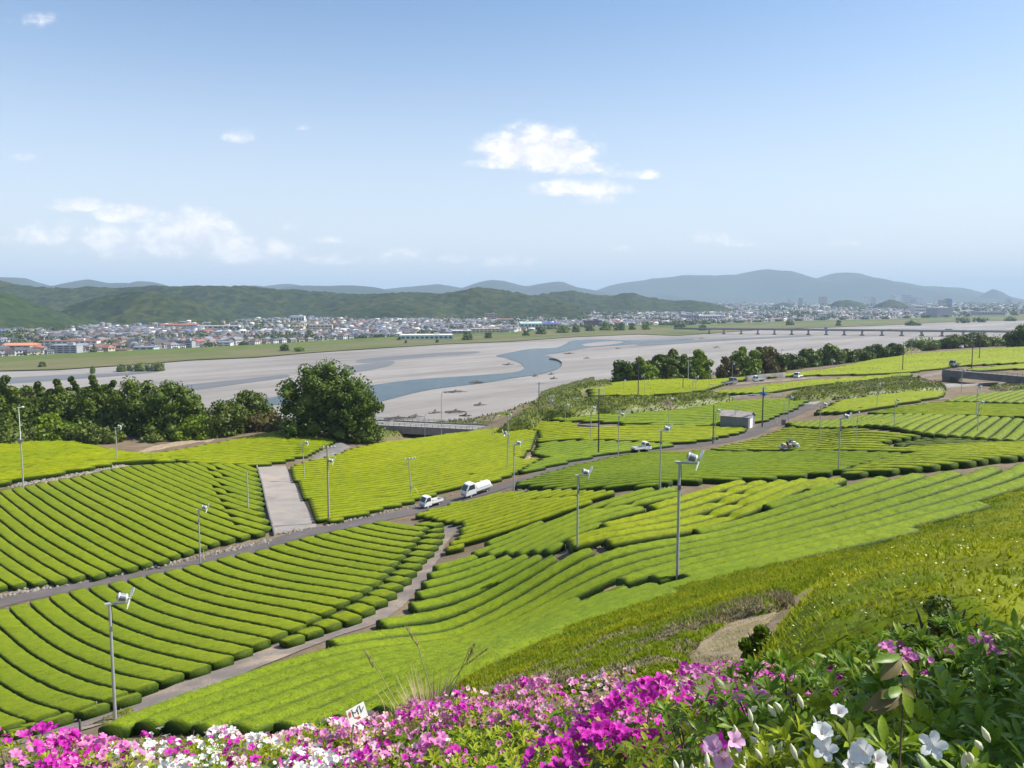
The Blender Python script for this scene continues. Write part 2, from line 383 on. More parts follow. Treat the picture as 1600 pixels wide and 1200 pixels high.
# ---------------------------------------------------------------- terrain and river bed
def terrain():
    # grid spacing grows away from the viewpoint
    k = np.linspace(-1, 1, 330); x = np.sinh(k * 5.6) / np.sinh(5.6) * 520 + 60 * (k + 1) * (k > -2) - 60
    k2 = np.linspace(0, 1, 330); y = -7 + np.expm1(k2 * 5.2) / np.expm1(5.2) * 800
    X, Y = np.meshgrid(x, y); Z = ground(X, Y)
    Z += .05 * (vnoise(X, Y, 1.3, 3) - .5) * (Y < 60)
    me = mesh_np('hillside', np.stack([X, Y, Z], -1), quads=grid_faces(len(x), len(y)), mats=[M['soil']], smooth=True)
    return tag(obj('hillside', me), kind='structure')
terrain()
RB_ROT = R(44)
def flat_sheet(name, poly, z, mat, kind='structure', rot=RB_ROT):
    c, s = math.cos(-rot), math.sin(-rot)
    V = [(x * c - y * s, x * s + y * c, z) for x, y in poly]
    me = bpy.data.meshes.new(name); me.from_pydata(V, [], [tuple(range(len(V)))]); me.materials.append(mat); me.update()
    if me.polygons[0].normal.z < 0: me.flip_normals()
    o = obj(name, me); o.rotation_euler.z = rot
    return tag(o, kind=kind) if kind else o
flat_sheet('river_bed', [(-9000, 60), (9000, 60), (26000, 30000), (-26000, 30000)], 0, M['gravel'])
def cr(P, n=6, closed=True):
    P = np.asarray(P, float); out = []; N = len(P)
    for i in range(N if closed else N - 1):
        p0, p1, p2, p3 = (P[(i + j) % N] if closed else P[min(max(i + j, 0), N - 1)] for j in (-1, 0, 1, 2))
        for t in np.linspace(0, 1, n, endpoint=False):
            out.append(.5 * ((2 * p1) + (p2 - p0) * t + (2 * p0 - 5 * p1 + 4 * p2 - p3) * t * t + (3 * p1 - p0 - 3 * p2 + p3) * t ** 3))
    if not closed: out.append(P[-1])
    return np.array(out)
def water_mat():
    m, nt, N, L, b = nodes('river_water')
    n = tex(N, L, scale=.12, detail=4, stretch=(.4, 1, 1)); r = ramp(N, [(.3, (.038, .060, .072)), (.7, (.066, .090, .098))])
    L.new(n.outputs['Fac'], r.inputs[0]); L.new(r.outputs[0], b.inputs['Base Color'])
    b.inputs['Roughness'].default_value = .22; b.inputs['IOR'].default_value = 1.33; b.inputs['Specular IOR Level'].default_value = .09
    n2 = tex(N, L, scale=1.1, detail=5, stretch=(.6, 1.2, 1)); bp = N.new('ShaderNodeBump'); bp.inputs['Strength'].default_value = .5; bp.inputs['Distance'].default_value = .25
    L.new(n2.outputs['Fac'], bp.inputs['Height']); L.new(bp.outputs[0], b.inputs['Normal'])
    return m
M['water'] = water_mat()
M['wet'] = ground_mat('wet_gravel', [(.3, (.10, .11, .12)), (.7, (.17, .17, .175))], scale=.03, fine=.4, bump=.1, stretch=(.2, 1, 1))
def px_sheet(name, px, z, mat, smooth=True, **k):
    P = [plane(u, v, z)[:2] for u, v in (cr(px) if smooth else px)]
    return flat_sheet(name, P, z, mat, **k)
px_sheet('river_channel', [(568,606),(600,599),(650,593),(720,588),(780,584),(806,581),(819,575),(812,567),(792,560),(782,556),(800,553),(835,552),(864,558),(878,569),(870,577),(845,584),(800,591),(750,599),(690,606),(660,611),(630,618),(590,628),(566,628)], .24, M['water'])
px_sheet('river_channel', [(775,556),(800,550),(830,545),(868,543),(884,537),(895,532),(935,530),(1000,532),(1075,529),(1076,531),(1000,537),(960,540),(920,543),(892,548),(860,553),(830,556),(800,559)], .20, M['water'])
px_sheet('river_channel', [(538,574),(560,570),(600,565),(617,565),(606,572),(572,579),(540,583)], .16, M['wet'])
px_sheet('river_channel', [(30,630),(70,618),(110,612),(112,650),(40,660)], .18, M['water'])
px_sheet('river_channel', [(412,624),(430,620),(448,617),(448,630),(410,632)], .18, M['water'])
px_sheet('river_channel', [(282,603),(330,597),(400,590),(446,585),(446,590),(380,599),(300,609)], .15, M['wet'])
px_sheet('river_channel', [(560,562),(620,556),(690,551),(745,549),(742,552),(690,556),(630,561),(570,567)], .13, M['wet'])
px_sheet('river_channel', [(0,592),(90,586),(180,583),(240,579),(240,582),(150,590),(0,600)], .12, M['wet'])
px_sheet('river_channel', [(1000,536),(1090,531),(1180,527),(1260,524),(1260,526),(1180,530),(1090,535),(1010,540)], .12, M['wet'])
px_sheet('gravel_bar', [(910,538),(940,534),(962,533),(974,535),(950,539),(920,541)], .36, M['gravel'])
# far bank: grassy flood plain, levee and the ground under the town
BANK_LO = [(-420,612),(-200,596),(0,579),(90,577),(150,573),(215,569),(300,562),(400,558),(480,551),(600,543),(700,537),(800,533),(900,526),(1000,522),(1060,524),(1130,519),(1200,514),(1300,511),(1400,507),(1480,503),(1600,500),(1900,496),(2300,492)]
BANK_HI = [(2300,489),(1900,491),(1600,494),(1400,500),(1200,505),(1060,511),(1000,510),(900,515),(800,522),(700,526),(560,533),(400,543),(200,553),(0,563),(-200,574),(-420,588)]
px_sheet('flood_plain', BANK_LO + BANK_HI, .9, M['flood'], smooth=False)
def levee():
    P = np.array([plane(u, v, 1.0) for u, v in cr(BANK_HI, 6, closed=False)])
    T = np.gradient(P[:, :2], axis=0); T /= np.linalg.norm(T, axis=1)[:, None]
    Nn = np.stack([T[:, 1], -T[:, 0]], 1); Nn *= np.sign((Nn @ np.array([0.3, 1.0])))[:, None]
    prof = [(-14, .95), (-3, 4.4), (3, 4.5), (16, 1.1)]
    V = np.array([[(p[0] + n[0] * a, p[1] + n[1] * a, h) for a, h in prof] for p, n in zip(P, Nn)])
    o = obj('levee', mesh_np('levee', V, quads=grid_faces(4, len(P)), mats=[M['levee']], smooth=True)); tag(o, kind='structure')
    return P, Nn
LV, LVN = levee()
_far = [tuple(p[:2] + n * 2) for p, n in zip(LV, LVN)]
flat_sheet('town_ground', _far + [(-9000, 900), (-26000, 30000), (26000, 30000), (14000, 9000)], 1.05, M['town_ground'])

# ---------------------------------------------------------------- roads, paths, lot
def drape(name, V2, nx, ny, off, mat, kind='structure'):
    V = np.array(V2, float).reshape(-1, 2); z = ground(V[:, 0], V[:, 1]) + off
    me = mesh_np(name, np.column_stack([V, z]), quads=grid_faces(nx, ny), mats=[mat], smooth=True)
    return tag(obj(name, me), kind=kind)
def centre_line(px, step=1.0, off=0.0):
    P = cr(hits(px, off)[:, :2], 24, closed=False)
    d = np.concatenate([[0], np.cumsum(np.hypot(*np.diff(P, axis=0).T))])
    s = np.arange(0, d[-1], step); return np.column_stack([np.interp(s, d, P[:, i]) for i in (0, 1)])
def lane(name, px, width, off, mat, ragged=.12, step=1.0):
    C = centre_line(px, step); T = np.gradient(C, axis=0); T /= np.linalg.norm(T, axis=1)[:, None]
    Nn = np.stack([-T[:, 1], T[:, 0]], 1); k = np.linspace(-.5, .5, 6); V = []
    w = width * (1 + ragged * (vnoise(np.arange(len(C)) * 1.0, np.zeros(len(C)), 4, 5) - .5) * 2)
    for i in range(len(C)): V += [C[i] + Nn[i] * w[i] * a for a in k]
    drape(name, V, 6, len(C), off, mat); return C
ROAD = [(-120,975),(0,943),(100,921),(212,903),(300,884),(400,857),(480,833),(560,817),(620,805),(662,795),(700,785),(745,773),(780,763),(830,747),(880,731),(935,714),(985,706),(1050,700),(1110,693),(1165,681),(1200,664),(1240,646),(1278,629)]
PATH = [(712,818),(700,828),(685,845),(665,872),(642,905),(614,932),(588,953),(555,973),(500,994),(430,1021),(350,1052),(270,1084),(200,1109),(140,1131),(85,1147),(20,1158)]
RC = lane('farm_road', ROAD, 3.9, .06, M['road'])
PC = lane('farm_path', PATH, 3.5, .075, M['path'], ragged=.2)
lane('farm_road', [(1262,632),(1290,622),(1340,613),(1400,607),(1470,602),(1540,599),(1700,595)], 3.6, .075, M['concrete'], step=2)
lane('farm_road', [(1470,625),(1455,618),(1470,605)], 4.5, .10, M['path'])
lane('farm_road', [(1130,602),(1180,598),(1250,592),(1340,583),(1420,578),(1470,574)], 5.0, .075, M['path'], step=2)
lane('farm_road', [(1290,610),(1350,601),(1420,592),(1475,582)], 4.0, .08, M['path'], step=2)
def patch(name, A, B, off, mat, n=24, na=10, rag=.35):
    a = hits(A)[:, :2]; b = hits(B)[:, :2]
    def rs(P):
        d = np.concatenate([[0], np.cumsum(np.hypot(*np.diff(P, axis=0).T))]); s = np.linspace(0, d[-1], n)
        return np.column_stack([np.interp(s, d, P[:, i]) for i in (0, 1)])
    a, b = rs(a), rs(b); k = np.linspace(0, 1, na)
    w = np.hypot(*(b - a).T)[:, None] + 1e-6; dr = (b - a) / w; q = rag * w * (vnoise(np.arange(n) * 1.0, np.zeros(n), 2.2, len(name)) - .5)[:, None]; q2 = rag * w * (vnoise(np.arange(n) * 1.0, np.ones(n) * 9, 1.7, 3) - .5)[:, None]; a = a + dr * q; b = b + dr * q2
    V = [a[i] * (1 - t) + b[i] * t for i in range(n) for t in k]
    o = drape(name, V, na, n, off, mat); co = o.data.vertices
    if rag:
        for i in range(n):
            for j in range(na):
                if i in (0, n - 1) or j in (0, na - 1): co[i * na + j].co.z -= off + .08
    return o
patch('gravel_lot', [(402,729),(411,760),(419,795),(427,836)], [(446,728),(462,760),(480,795),(496,824)], .09, M['lot'], rag=0)
patch('bare_ground', [(1075,1030),(1090,1003),(1130,968),(1196,946)], [(1165,1036),(1180,1000),(1195,975),(1225,952)], .06, M['dirt'])
patch('bare_ground', [(912,922),(950,906),(1000,900),(1062,898)], [(918,928),(960,921),(1010,915),(1064,908)], .10, M['dirt'])
patch('bare_ground', [(60,752),(110,738),(200,722)], [(60,760),(120,745),(205,727)], .08, M['dirt'])
patch('bare_ground', [(200,712),(260,700),(345,686)], [(230,700),(270,690),(350,675)], .10, M['dirt'])

# ---------------------------------------------------------------- tea hedges
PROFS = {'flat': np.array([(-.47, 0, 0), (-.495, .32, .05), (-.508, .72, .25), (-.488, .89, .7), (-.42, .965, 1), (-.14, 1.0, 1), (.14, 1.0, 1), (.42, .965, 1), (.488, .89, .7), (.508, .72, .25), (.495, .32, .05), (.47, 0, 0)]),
 'arch': np.array([(-.46, 0, 0), (-.49, .28, .05), (-.505, .56, .08), (-.465, .76, .28), (-.34, .90, .9), (-.13, .99, 1), (.13, .99, 1), (.34, .90, .9), (.465, .76, .28), (.505, .56, .08), (.49, .28, .05), (.46, 0, 0)])}  # arch shoulders tinted dark to paint the shade lines between rows
HEDGES = []
def field(key, poly, guide, pitch, h, mat, anchor, rev=False, gap=.24, bend=0.0, fuzz=(25, .085), cuts=(), cutw=.35, gaps=None, wob=.028, top_off=.8, phase=.5, look='tea hedge', prof='arch', notch=()):
    nr = 28 if key == 'near' else 0; Pw = hits(poly, h * top_off, nr)[:, :2]; G = hits(guide, h, nr)[:, :2]
    e = G[-1] - G[0]; e /= np.linalg.norm(e); n = np.array([-e[1], e[0]]); c = (G[0] + G[-1]) / 2
    gst = (G - c) @ np.stack([e, n], 1); pf = np.polyfit(gst[:, 0], gst[:, 1], 3) if len(G) > 3 else np.array([bend, 0, 0])
    nl = [hits(q, h)[:, :2] for q in notch]
    st = (Pw - c) @ np.stack([e, n], 1)
    t0, t1 = st[:, 0].min(), st[:, 0].max(); s0, s1 = st[:, 1].min(), st[:, 1].max()
    pad = np.abs(np.polyval(pf, np.linspace(t0, t1, 40))).max()
    cutl = [hits(cl, h)[:, :2] for cl in cuts]
    dist = np.hypot(*Pw.T).mean(); step = float(np.clip(dist * .005, .28, 1.6))
    rows = []; ks = np.arange(math.floor((s0 - pad) / pitch), math.ceil((s1 + pad) / pitch) + 1)
    for k in ks:
        sk = (k + phase) * pitch; t = np.arange(t0 - 1, t1 + 1, step)
        s = sk + np.polyval(pf, np.clip(t, gst[0, 0] - 6, gst[-1, 0] + 6) if len(G) > 3 else t) + .10 * (vnoise(t, t * 0 + k, 9, 1) - .5)
        x = c[0] + e[0] * t + n[0] * s; y = c[1] + e[1] * t + n[1] * s
        ok = inside(Pw, x, y)
        if key == 'near':   # keep the first hedges clear of the footpath
            for sg in (-.45, .45): ok &= inside(Pw, x + n[0] * sg * pitch, y + n[1] * sg * pitch) | (x > -3)
        for cl in cutl: ok &= edge_dist(cl, x, y, closed=False) > cutw
        if gaps: ok &= ~(vnoise(t * 3.1, t * 0 + k * 7.7, gaps[0], 8) > gaps[1])
        i = 0; segs = []
        while i < len(t):
            if ok[i]:
                j = i
                while j + 1 < len(t) and ok[j + 1]: j += 1
                if (j - i) * step > 1.2: segs.append((i, j))
                i = j + 1
            else: i += 1
        if segs: rows.append((k, [(x[a:b + 1], y[a:b + 1]) for a, b in segs]))
    if rev: rows = rows[::-1]
    for r_i, (k, segs) in enumerate(rows):
        segs.sort(key=lambda q: -len(q[0]))
        for s_i, (x, y) in enumerate(segs):
            HEDGES.append(dict(key=key, mat=mat, i=r_i, si=s_i, x=x, y=y, w=pitch - gap, h=h, wob=wob, prof=prof, nl=nl, fuzz=fuzz, anchor=anchor, look=look, n=len(rows),
                               size=len(x) * step * pitch / (np.hypot(x, y).mean() ** 2)))
def hedge_geo(H):
    x, y, w, h = H['x'], H['y'], H['w'], H['h']; n = len(x); PROF = PROFS[H['prof']]; K = len(PROF)
    T = np.stack([np.gradient(x), np.gradient(y)], 1); T /= np.linalg.norm(T, axis=1)[:, None]; Nn = np.stack([-T[:, 1], T[:, 0]], 1)
    end = np.ones(n); end[0] = end[-1] = .93
    if n > 4: end[1] = end[-2] = .985
    for q in H['nl']: end = end * (1 - .5 * np.exp(-(edge_dist(q, x, y, closed=False) / .36) ** 2))
    wid = w * end * (1 + .03 * (vnoise(x, y, 2.2, 2) - .5)); hh = h * (.4 + .6 * end) * (1 + .05 * (vnoise(x, y, 3.5, 4) - .5))
    jit = rng.normal(0, H['wob'], (n, K)) ; jit[:, 0] = jit[:, -1] = 0
    off = PROF[None, :, 0] * wid[:, None]
    X = x[:, None] + Nn[:, 0:1] * off; Y = y[:, None] + Nn[:, 1:2] * off
    zb = ground(x, y)[:, None] * .5 + ground(X.ravel(), Y.ravel()).reshape(n, K) * .5
    Z = zb + PROF[None, :, 1] * hh[:, None] + jit * PROF[None, :, 1]
    X = X + rng.normal(0, H['wob'] * .5, (n, K)); Y = Y + rng.normal(0, H['wob'] * .5, (n, K))
    V = np.stack([X, Y, Z], -1).reshape(-1, 3); Q = grid_faces(K, n)
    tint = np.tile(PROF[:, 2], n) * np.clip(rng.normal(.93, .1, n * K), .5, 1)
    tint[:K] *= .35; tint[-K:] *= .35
    c0 = list(range(K))[::-1]; c1 = [(n - 1) * K + k for k in range(K)]
    dens, sz = H['fuzz']; L = np.hypot(np.diff(x), np.diff(y)).sum(); m = int(dens * L * w)
    tris = np.zeros((0, 3), int)
    if m > 0:
        f = rng.uniform(0, n - 1.001, m); i = f.astype(int); f -= i; o = rng.uniform(-.5, .5, m)
        px = x[i] * (1 - f) + x[i + 1] * f; py = y[i] * (1 - f) + y[i + 1] * f; ww = wid[i]; nn = Nn[i]
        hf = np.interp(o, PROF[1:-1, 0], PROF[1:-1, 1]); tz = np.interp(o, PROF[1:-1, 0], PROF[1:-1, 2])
        zc = np.interp(f, [0, 1], [0, 1]) * 0 + (Z[i, 5] * (1 - f) + Z[i + 1, 5] * f) - hh[i]
        zl = Z[i, 2] - PROF[2, 1] * hh[i]; zr = Z[i, 9] - PROF[9, 1] * hh[i]
        base = np.column_stack([px + nn[:, 0] * o * ww, py + nn[:, 1] * o * ww, zl + (zr - zl) * (o + .5) + hf * hh[i] - .01])
        a = rng.uniform(0, 2 * np.pi, m); s = sz * rng.uniform(.6, 1.3, m)
        d = np.column_stack([np.cos(a), np.sin(a), np.zeros(m)]) * (s * .32)[:, None]
        tip = base + np.column_stack([-np.sin(a) * s, np.cos(a) * s, s * rng.uniform(.1, .75, m)]); base[:, 2] += rng.uniform(0, .03, m)
        b0 = len(V); V = np.concatenate([V, base - d, base + d, tip])
        tris = np.stack([b0 + np.arange(m), b0 + m + np.arange(m), b0 + 2 * m + np.arange(m)], 1)
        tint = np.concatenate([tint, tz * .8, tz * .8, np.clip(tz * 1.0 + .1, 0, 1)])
    return V, Q, tris, [c0, c1], tint
def place_hedges(limit=290):
    order = sorted(range(len(HEDGES)), key=lambda i: -HEDGES[i]['size']); single = set(order[:limit]); rest = {}
    for i, H in enumerate(HEDGES):
        if i in single:
            V, Q, Tt, caps, tint = hedge_geo(H)
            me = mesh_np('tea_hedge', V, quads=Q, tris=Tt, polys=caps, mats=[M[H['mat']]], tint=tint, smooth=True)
            o = obj('tea_hedge', me)
            pre = '' if H['si'] == 0 else ('end piece of ' if H['si'] == 1 else ORD[H['si']] + ' piece of ')
            tag(o, pre + ordw(H['i']) + ' ' + H['look'] + ' ' + H['anchor'], 'tea hedge', H['look'] + 's ' + H['anchor'])
        else: rest.setdefault(H['key'], []).append(H)
    for key, Hs in rest.items():
        Vs, Qs, Ts, Cs, ti = [], [], [], [], []; b = 0
        for H in Hs:
            V, Q, Tt, caps, tint = hedge_geo(H); Vs.append(V); Qs.append(Q + b); Ts.append(Tt + b); ti.append(tint)
            Cs += [[k + b for k in c] for c in caps]; b += len(V)
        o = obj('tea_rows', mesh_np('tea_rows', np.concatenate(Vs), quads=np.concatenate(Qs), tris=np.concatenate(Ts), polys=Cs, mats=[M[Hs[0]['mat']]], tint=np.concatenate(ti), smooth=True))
        tag(o, 'more distant clipped rows of the tea field ' + Hs[0]['anchor'].split(' from ')[-1], kind='stuff')
    print('hedges', len(HEDGES), 'single', len(single))
NEAR = (28, .09); MIDF = (7, .14); FAR = (2, .2)
field('lower', [(-90,978),(0,951),(120,921),(215,901),(345,872),(400,861),(450,847),(510,832),(570,819),(600,814),(689,818),(687,845),(655,885),(628,915),(600,943),(570,963),(510,983),(450,1005),(380,1033),(300,1060),(200,1095),(95,1124),(35,1142),(-10,1150),(-90,1155)],
      [(400,866),(590,905)], 2.02, .75, 'tea_mid', 'from the road in the field beside the footpath', fuzz=NEAR, gap=.26, bend=.0012, prof='flat',
      cuts=[[(668,826),(640,860),(600,905),(555,935),(480,975),(400,1012),(330,1040),(250,1066),(150,1098),(60,1122),(0,1138)]])
field('left', [(-140,800),(-10,768),(130,743),(200,728),(280,723),(370,725),(400,729),(404,760),(410,800),(419,832),(330,852),(250,880),(150,902),(40,915),(-10,920),(-140,950)],
      [(60,800),(235,893)], 1.8, .75, 'tea_mid', 'from the stony verge in the wide left field', fuzz=MIDF, bend=.0010, gap=.22, prof='flat', notch=[[(318,727),(356,773)],[(333,727),(353,751)],[(329,758),(364,820)]])
field('upper_left', [(175,708),(240,708),(345,690),(440,673),(470,671),(528,688),(482,711),(410,727),(300,723)], [(260,712),(480,700)], 1.8, .75, 'tea_young', 'from the gravel lot below the great tree', fuzz=MIDF, gap=.24, notch=[[(448,683),(466,708)],[(460,684),(470,705)]])
field('far_left', [(-120,692),(0,690),(120,690),(200,706),(270,713),(280,720),(200,720),(140,731),(60,744),(0,754),(-120,780)], [(0,740),(260,716)], 1.8, 1.1, 'tea_young', 'from the brown bank by the tall mast', fuzz=MIDF, gap=.2, wob=.09)
field('centre', [(449,729),(480,719),(512,713),(552,700),(600,690),(700,678),(795,666),(838,672),(836,690),(830,700),(815,716),(848,716),(800,741),(768,752),(700,764),(660,778),(640,784),(570,802),(516,814),(492,812)],
      [(500,790),(800,740)], 1.8, .75, 'tea_young', 'from the road in the field beside the white trucks', fuzz=MIDF, gap=.28, bend=.0007)
field('pale_mid', [(840,691),(922,687),(1060,692),(1036,698),(985,702),(935,710),(860,727),(806,742),(818,730),(852,714),(830,708)], [(850,715),(980,697)], 1.8, .7, 'tea_pale', 'from the road behind the dark pole', fuzz=MIDF, gap=.28)
field('bright_mid', [(800,664),(905,660),(910,668),(1060,663),(1165,666),(1168,672),(1100,687),(1050,691),(920,686),(838,690),(836,674)], [(850,680),(1100,672)], 1.8, .75, 'tea_young', 'from the road, in front of the grey shed', fuzz=FAR, gap=.28)
field('rail_field', [(838,654),(905,645),(1040,638),(1130,626),(1240,621),(1268,623),(1248,636),(1200,655),(1130,664),(1050,664),(960,660),(880,658)], [(880,655),(1100,648)], 1.8, .75, 'tea_pale', 'from the grey shed towards the white rail', fuzz=FAR, gap=.28)
field('road_field', [(800,757),(900,726),(1000,706),(1110,704),(1200,706),(1400,707),(1420,709),(1350,724),(1312,735),(1200,747),(1060,751),(1020,760),(880,764)], [(850,750),(1200,735)], 1.9, .85, 'tea_dark', 'from the front, in the dark green roadside field', fuzz=MIDF, gap=.28)
field('bright_right', [(1110,701),(1180,685),(1232,667),(1300,671),(1380,676),(1442,681),(1372,693),(1400,699),(1600,690),(1760,690),(1760,700),(1600,713),(1500,725),(1400,735),(1310,742),(1322,734),(1355,722),(1425,707),(1200,704)], [(1150,697),(1600,702)], 1.9, .85, 'tea_young', 'from the front in the field behind the harvester', fuzz=MIDF, gap=.28)
field('dull', [(1384,696),(1445,683),(1520,687),(1590,692),(1480,698)], [(1400,692),(1540,692)], 1.5, .45, 'tea_dull', 'in the low replanted patch', fuzz=MIDF, gap=.5, wob=.1)
field('teeth', [(1232,659),(1300,655),(1352,648),(1600,654),(1780,656),(1780,696),(1600,690),(1560,687),(1440,677),(1330,667),(1232,665)], [(1402,672),(1450,650)], 1.85, .85, 'tea_mid', 'along the terrace of slanting rows', fuzz=MIDF, gap=.22)
field('terrace', [(1350,645),(1450,629),(1600,632),(1780,634),(1780,654),(1600,651),(1450,648)], [(1380,643),(1580,645)], 1.8, .85, 'tea_mid', 'up the straight terrace', fuzz=FAR, gap=.28)
field('terrace_left', [(1270,646),(1305,627),(1440,610),(1478,611),(1474,618),(1400,631),(1350,641)], [(1300,640),(1440,620)], 1.8, .85, 'tea_young', 'from the front opposite the shed', fuzz=FAR, gap=.28)
field('slant', [(1462,628),(1520,616),(1600,609),(1780,602),(1780,628),(1600,631),(1490,628)], [(1500,627),(1535,616)], 1.85, .8, 'tea_mid', 'from the bare path below the overpass', fuzz=FAR, gap=.22)
field('plateau', [(1182,590),(1200,586),(1330,569),(1420,553),(1500,548),(1600,542),(1800,538),(1800,566),(1600,566),(1500,571),(1400,582),(1300,585)], [(1250,583),(1560,560)], 1.8, .85, 'tea_young', 'from the road on the high terrace', fuzz=(1.5, .3), gap=.3)
field('plateau_front', [(1100,614),(1180,603),(1300,592),(1420,582),(1426,585),(1330,596),(1240,607),(1180,615)], [(1150,609),(1390,586)], 1.8, .85, 'tea_young', 'above the shrubby bank under the high terrace', fuzz=(2, .3), gap=.3)
field('plateau_left', [(896,607),(955,597),(1090,594),(1185,588),(1130,600),(1108,609),(1000,618),(920,619),(916,611)], [(930,610),(1100,601)], 1.8, .85, 'tea_young', 'from the shrubs by the curved street lamp', fuzz=(2, .3), gap=.3)
field('plateau_right', [(1490,578),(1600,568),(1790,562),(1790,574),(1600,575),(1520,579)], [(1510,577),(1590,572)], 1.8, .85, 'tea_young', 'from the dark overpass', fuzz=(1.5, .3), gap=.3)
field('teeth_mid', [(643,804),(700,788),(775,770),(880,764),(962,767),(955,772),(885,797),(830,814),(690,861),(712,838),(722,818),(680,812)], [(700,845),(900,785)], 1.95, .8, 'tea_young', 'from the front in the field below the pickup', fuzz=NEAR, gap=.3, notch=[[(805,784),(830,779),(862,776),(910,772)]])
field('pale_strip', [(716,866),(800,832),(900,797),(965,772),(1010,764),(1078,763),(1058,773),(985,800),(884,846),(880,862),(790,866)], [(760,860),(960,782)], 2.1, .75, 'tea_pale', 'from the front, in the narrow pale strip', fuzz=NEAR, gap=.32, notch=[[(925,795),(950,790),(975,787),(1000,785),(1030,780)]])
field('bright_strip', [(886,846),(1000,800),(1064,772),(1140,752),(1280,747),(1338,747),(1240,774),(1100,822),(1060,832),(980,848),(890,856)], [(890,846),(1000,822),(1100,793),(1200,763),(1310,730)], 2.05, .95, 'tea_young', 'from the front, in the tall bright strip', fuzz=NEAR, gap=.24, wob=.035, notch=[[(1142,758),(1128,778),(1100,812)],[(1172,756),(1158,778),(1132,815)]])
field('near', [(692,866),(665,890),(636,938),(575,972),(500,1003),(400,1040),(300,1072),(220,1102),(137,1133),(142,1148),(250,1140),(330,1150),(440,1142),(560,1122),(600,1112),(668,1088),(720,1065),(770,1036),(850,998),(910,968),(1000,938),(1100,908),(1190,880),(1258,868),(1400,836),(1500,800),(1600,764),(1700,730),(1700,712),(1600,726),(1500,737),(1400,744),(1334,751),(1240,775),(1100,826),(1056,838),(980,856),(880,868),(790,868),(720,866)],
      [(200,1143),(300,1112),(400,1080),(600,1014),(800,948),(950,905),(1100,862),(1250,812),(1400,765),(1550,722)], 2.45, .9, 'tea_pale', 'from the footpath in the big pale field', fuzz=(50, .09), gap=.52, wob=.03,
      cuts=[[(915,925),(960,912),(1010,906),(1062,902)]], cutw=.9)
place_hedges()
# ---------------------------------------------------------------- forested hills and far mountains
def forest_mat(name, stops, cell=.07, patch=.004, bump=0):
    m, nt, N, L, b = nodes(name)
    v = tex(N, L, 'Voronoi', scale=cell); n = tex(N, L, scale=patch, detail=6, rough=.6); n2 = tex(N, L, scale=cell * 2, detail=3)
    sp = N.new('ShaderNodeSeparateColor'); L.new(v.outputs['Color'], sp.inputs[0])
    a = N.new('ShaderNodeMix'); a.data_type = 'FLOAT'; a.inputs[0].default_value = .52; L.new(sp.outputs[0], a.inputs[2]); L.new(n.outputs['Fac'], a.inputs[3])
    a2 = N.new('ShaderNodeMix'); a2.data_type = 'FLOAT'; a2.inputs[0].default_value = .25; L.new(a.outputs[0], a2.inputs[2]); L.new(n2.outputs['Fac'], a2.inputs[3])
    r = ramp(N, stops); L.new(a2.outputs[0], r.inputs[0]); L.new(r.outputs[0], b.inputs['Base Color'])
    b.inputs['Roughness'].default_value = .8; b.inputs['Specular IOR Level'].default_value = .1
    return m
M['forest'] = forest_mat('mixed_forest', [(.24, (.006, .015, .008)), (.38, (.012, .026, .010)), (.52, (.024, .040, .012)), (.64, (.045, .056, .015)), (.78, (.072, .062, .026))])
M['forest_near'] = forest_mat('cedar_forest', [(.25, (.010, .022, .008)), (.5, (.024, .044, .010)), (.75, (.045, .064, .014))], patch=.006)
M['mountain'] = forest_mat('mountain_forest', [(.3, (.015, .03, .02)), (.7, (.032, .045, .026))], cell=.01, patch=.0008)
def hill(name, sky, D, depth, mat, step, crown=0.0, cs=9.0, spur=.35, ss=260.0, seed=0, front=1.0, slant=0.0):
    P = np.array([at(u, v, D) for u, v in sky]); x0, x1 = P[0, 0], P[-1, 0]
    xs = np.arange(x0, x1, step); ts = np.arange(-depth * front, depth, step * (1.0 if crown else 1.5))
    X, T = np.meshgrid(xs, ts); Hr = np.interp(X, P[:, 0], P[:, 2])
    k = max(1, int(ss * .045 / step)); Hr0 = Hr[0]; pad = np.pad(Hr0, k, mode='edge'); Hr0 = np.convolve(pad, np.hanning(2 * k + 1) / np.hanning(2 * k + 1).sum(), 'valid')
    Hr = np.tile(Hr0, (len(ts), 1))
    t = np.where(T < 0, -T / (depth * front), T / depth)
    sp = 1 + spur * 2 * (vnoise(X, T * .45, ss, seed) - .5) * np.clip(t * 3, 0, 1) + spur * (vnoise(X, T * .6, ss * .37, seed + 3) - .5) * np.clip(t * 3, 0, 1)
    tt = np.clip(np.maximum(t * sp, (t - .72) / .27), 0, 1); prof = .5 + .5 * np.cos(np.pi * tt ** .9)
    ex = np.clip(np.minimum(X - x0, x1 - X) / (depth * .5), 0, 1)
    Z = Hr * prof + (Hr * .06) * (vnoise(X, T, ss * .3, seed + 5) - .5) * 2 * prof
    if crown: Z = Z + crown * (np.maximum(vnoise(X, T, cs, seed + 9), vnoise(X + 31, T + 17, cs * 1.3, seed + 11)) - .4) * np.clip(prof * 6, 0, 1)
    else: Z = Z + Hr * (.07 * (vnoise(X, T, ss * .12, seed + 4) - .5) + .05 * (vnoise(X, T, ss * .26, seed + 6) - .5)) * prof
    Z = np.where(tt >= .999, -8, Z)
    Y = D + T + slant * (X - x0)
    o = obj(name, mesh_np(name, np.stack([X, Y, Z], -1), quads=grid_faces(len(xs), len(ts)), mats=[M[mat]], smooth=not crown)); return tag(o, kind='structure')
hill('wooded_hill', [(-330,425),(-200,432),(-120,440),(-60,450),(-20,456),(10,462),(40,475),(70,488),(100,502),(125,512),(150,519)], 1680, 300, 'forest_near', 6.5, crown=9, cs=9, seed=1, spur=.25, ss=150)
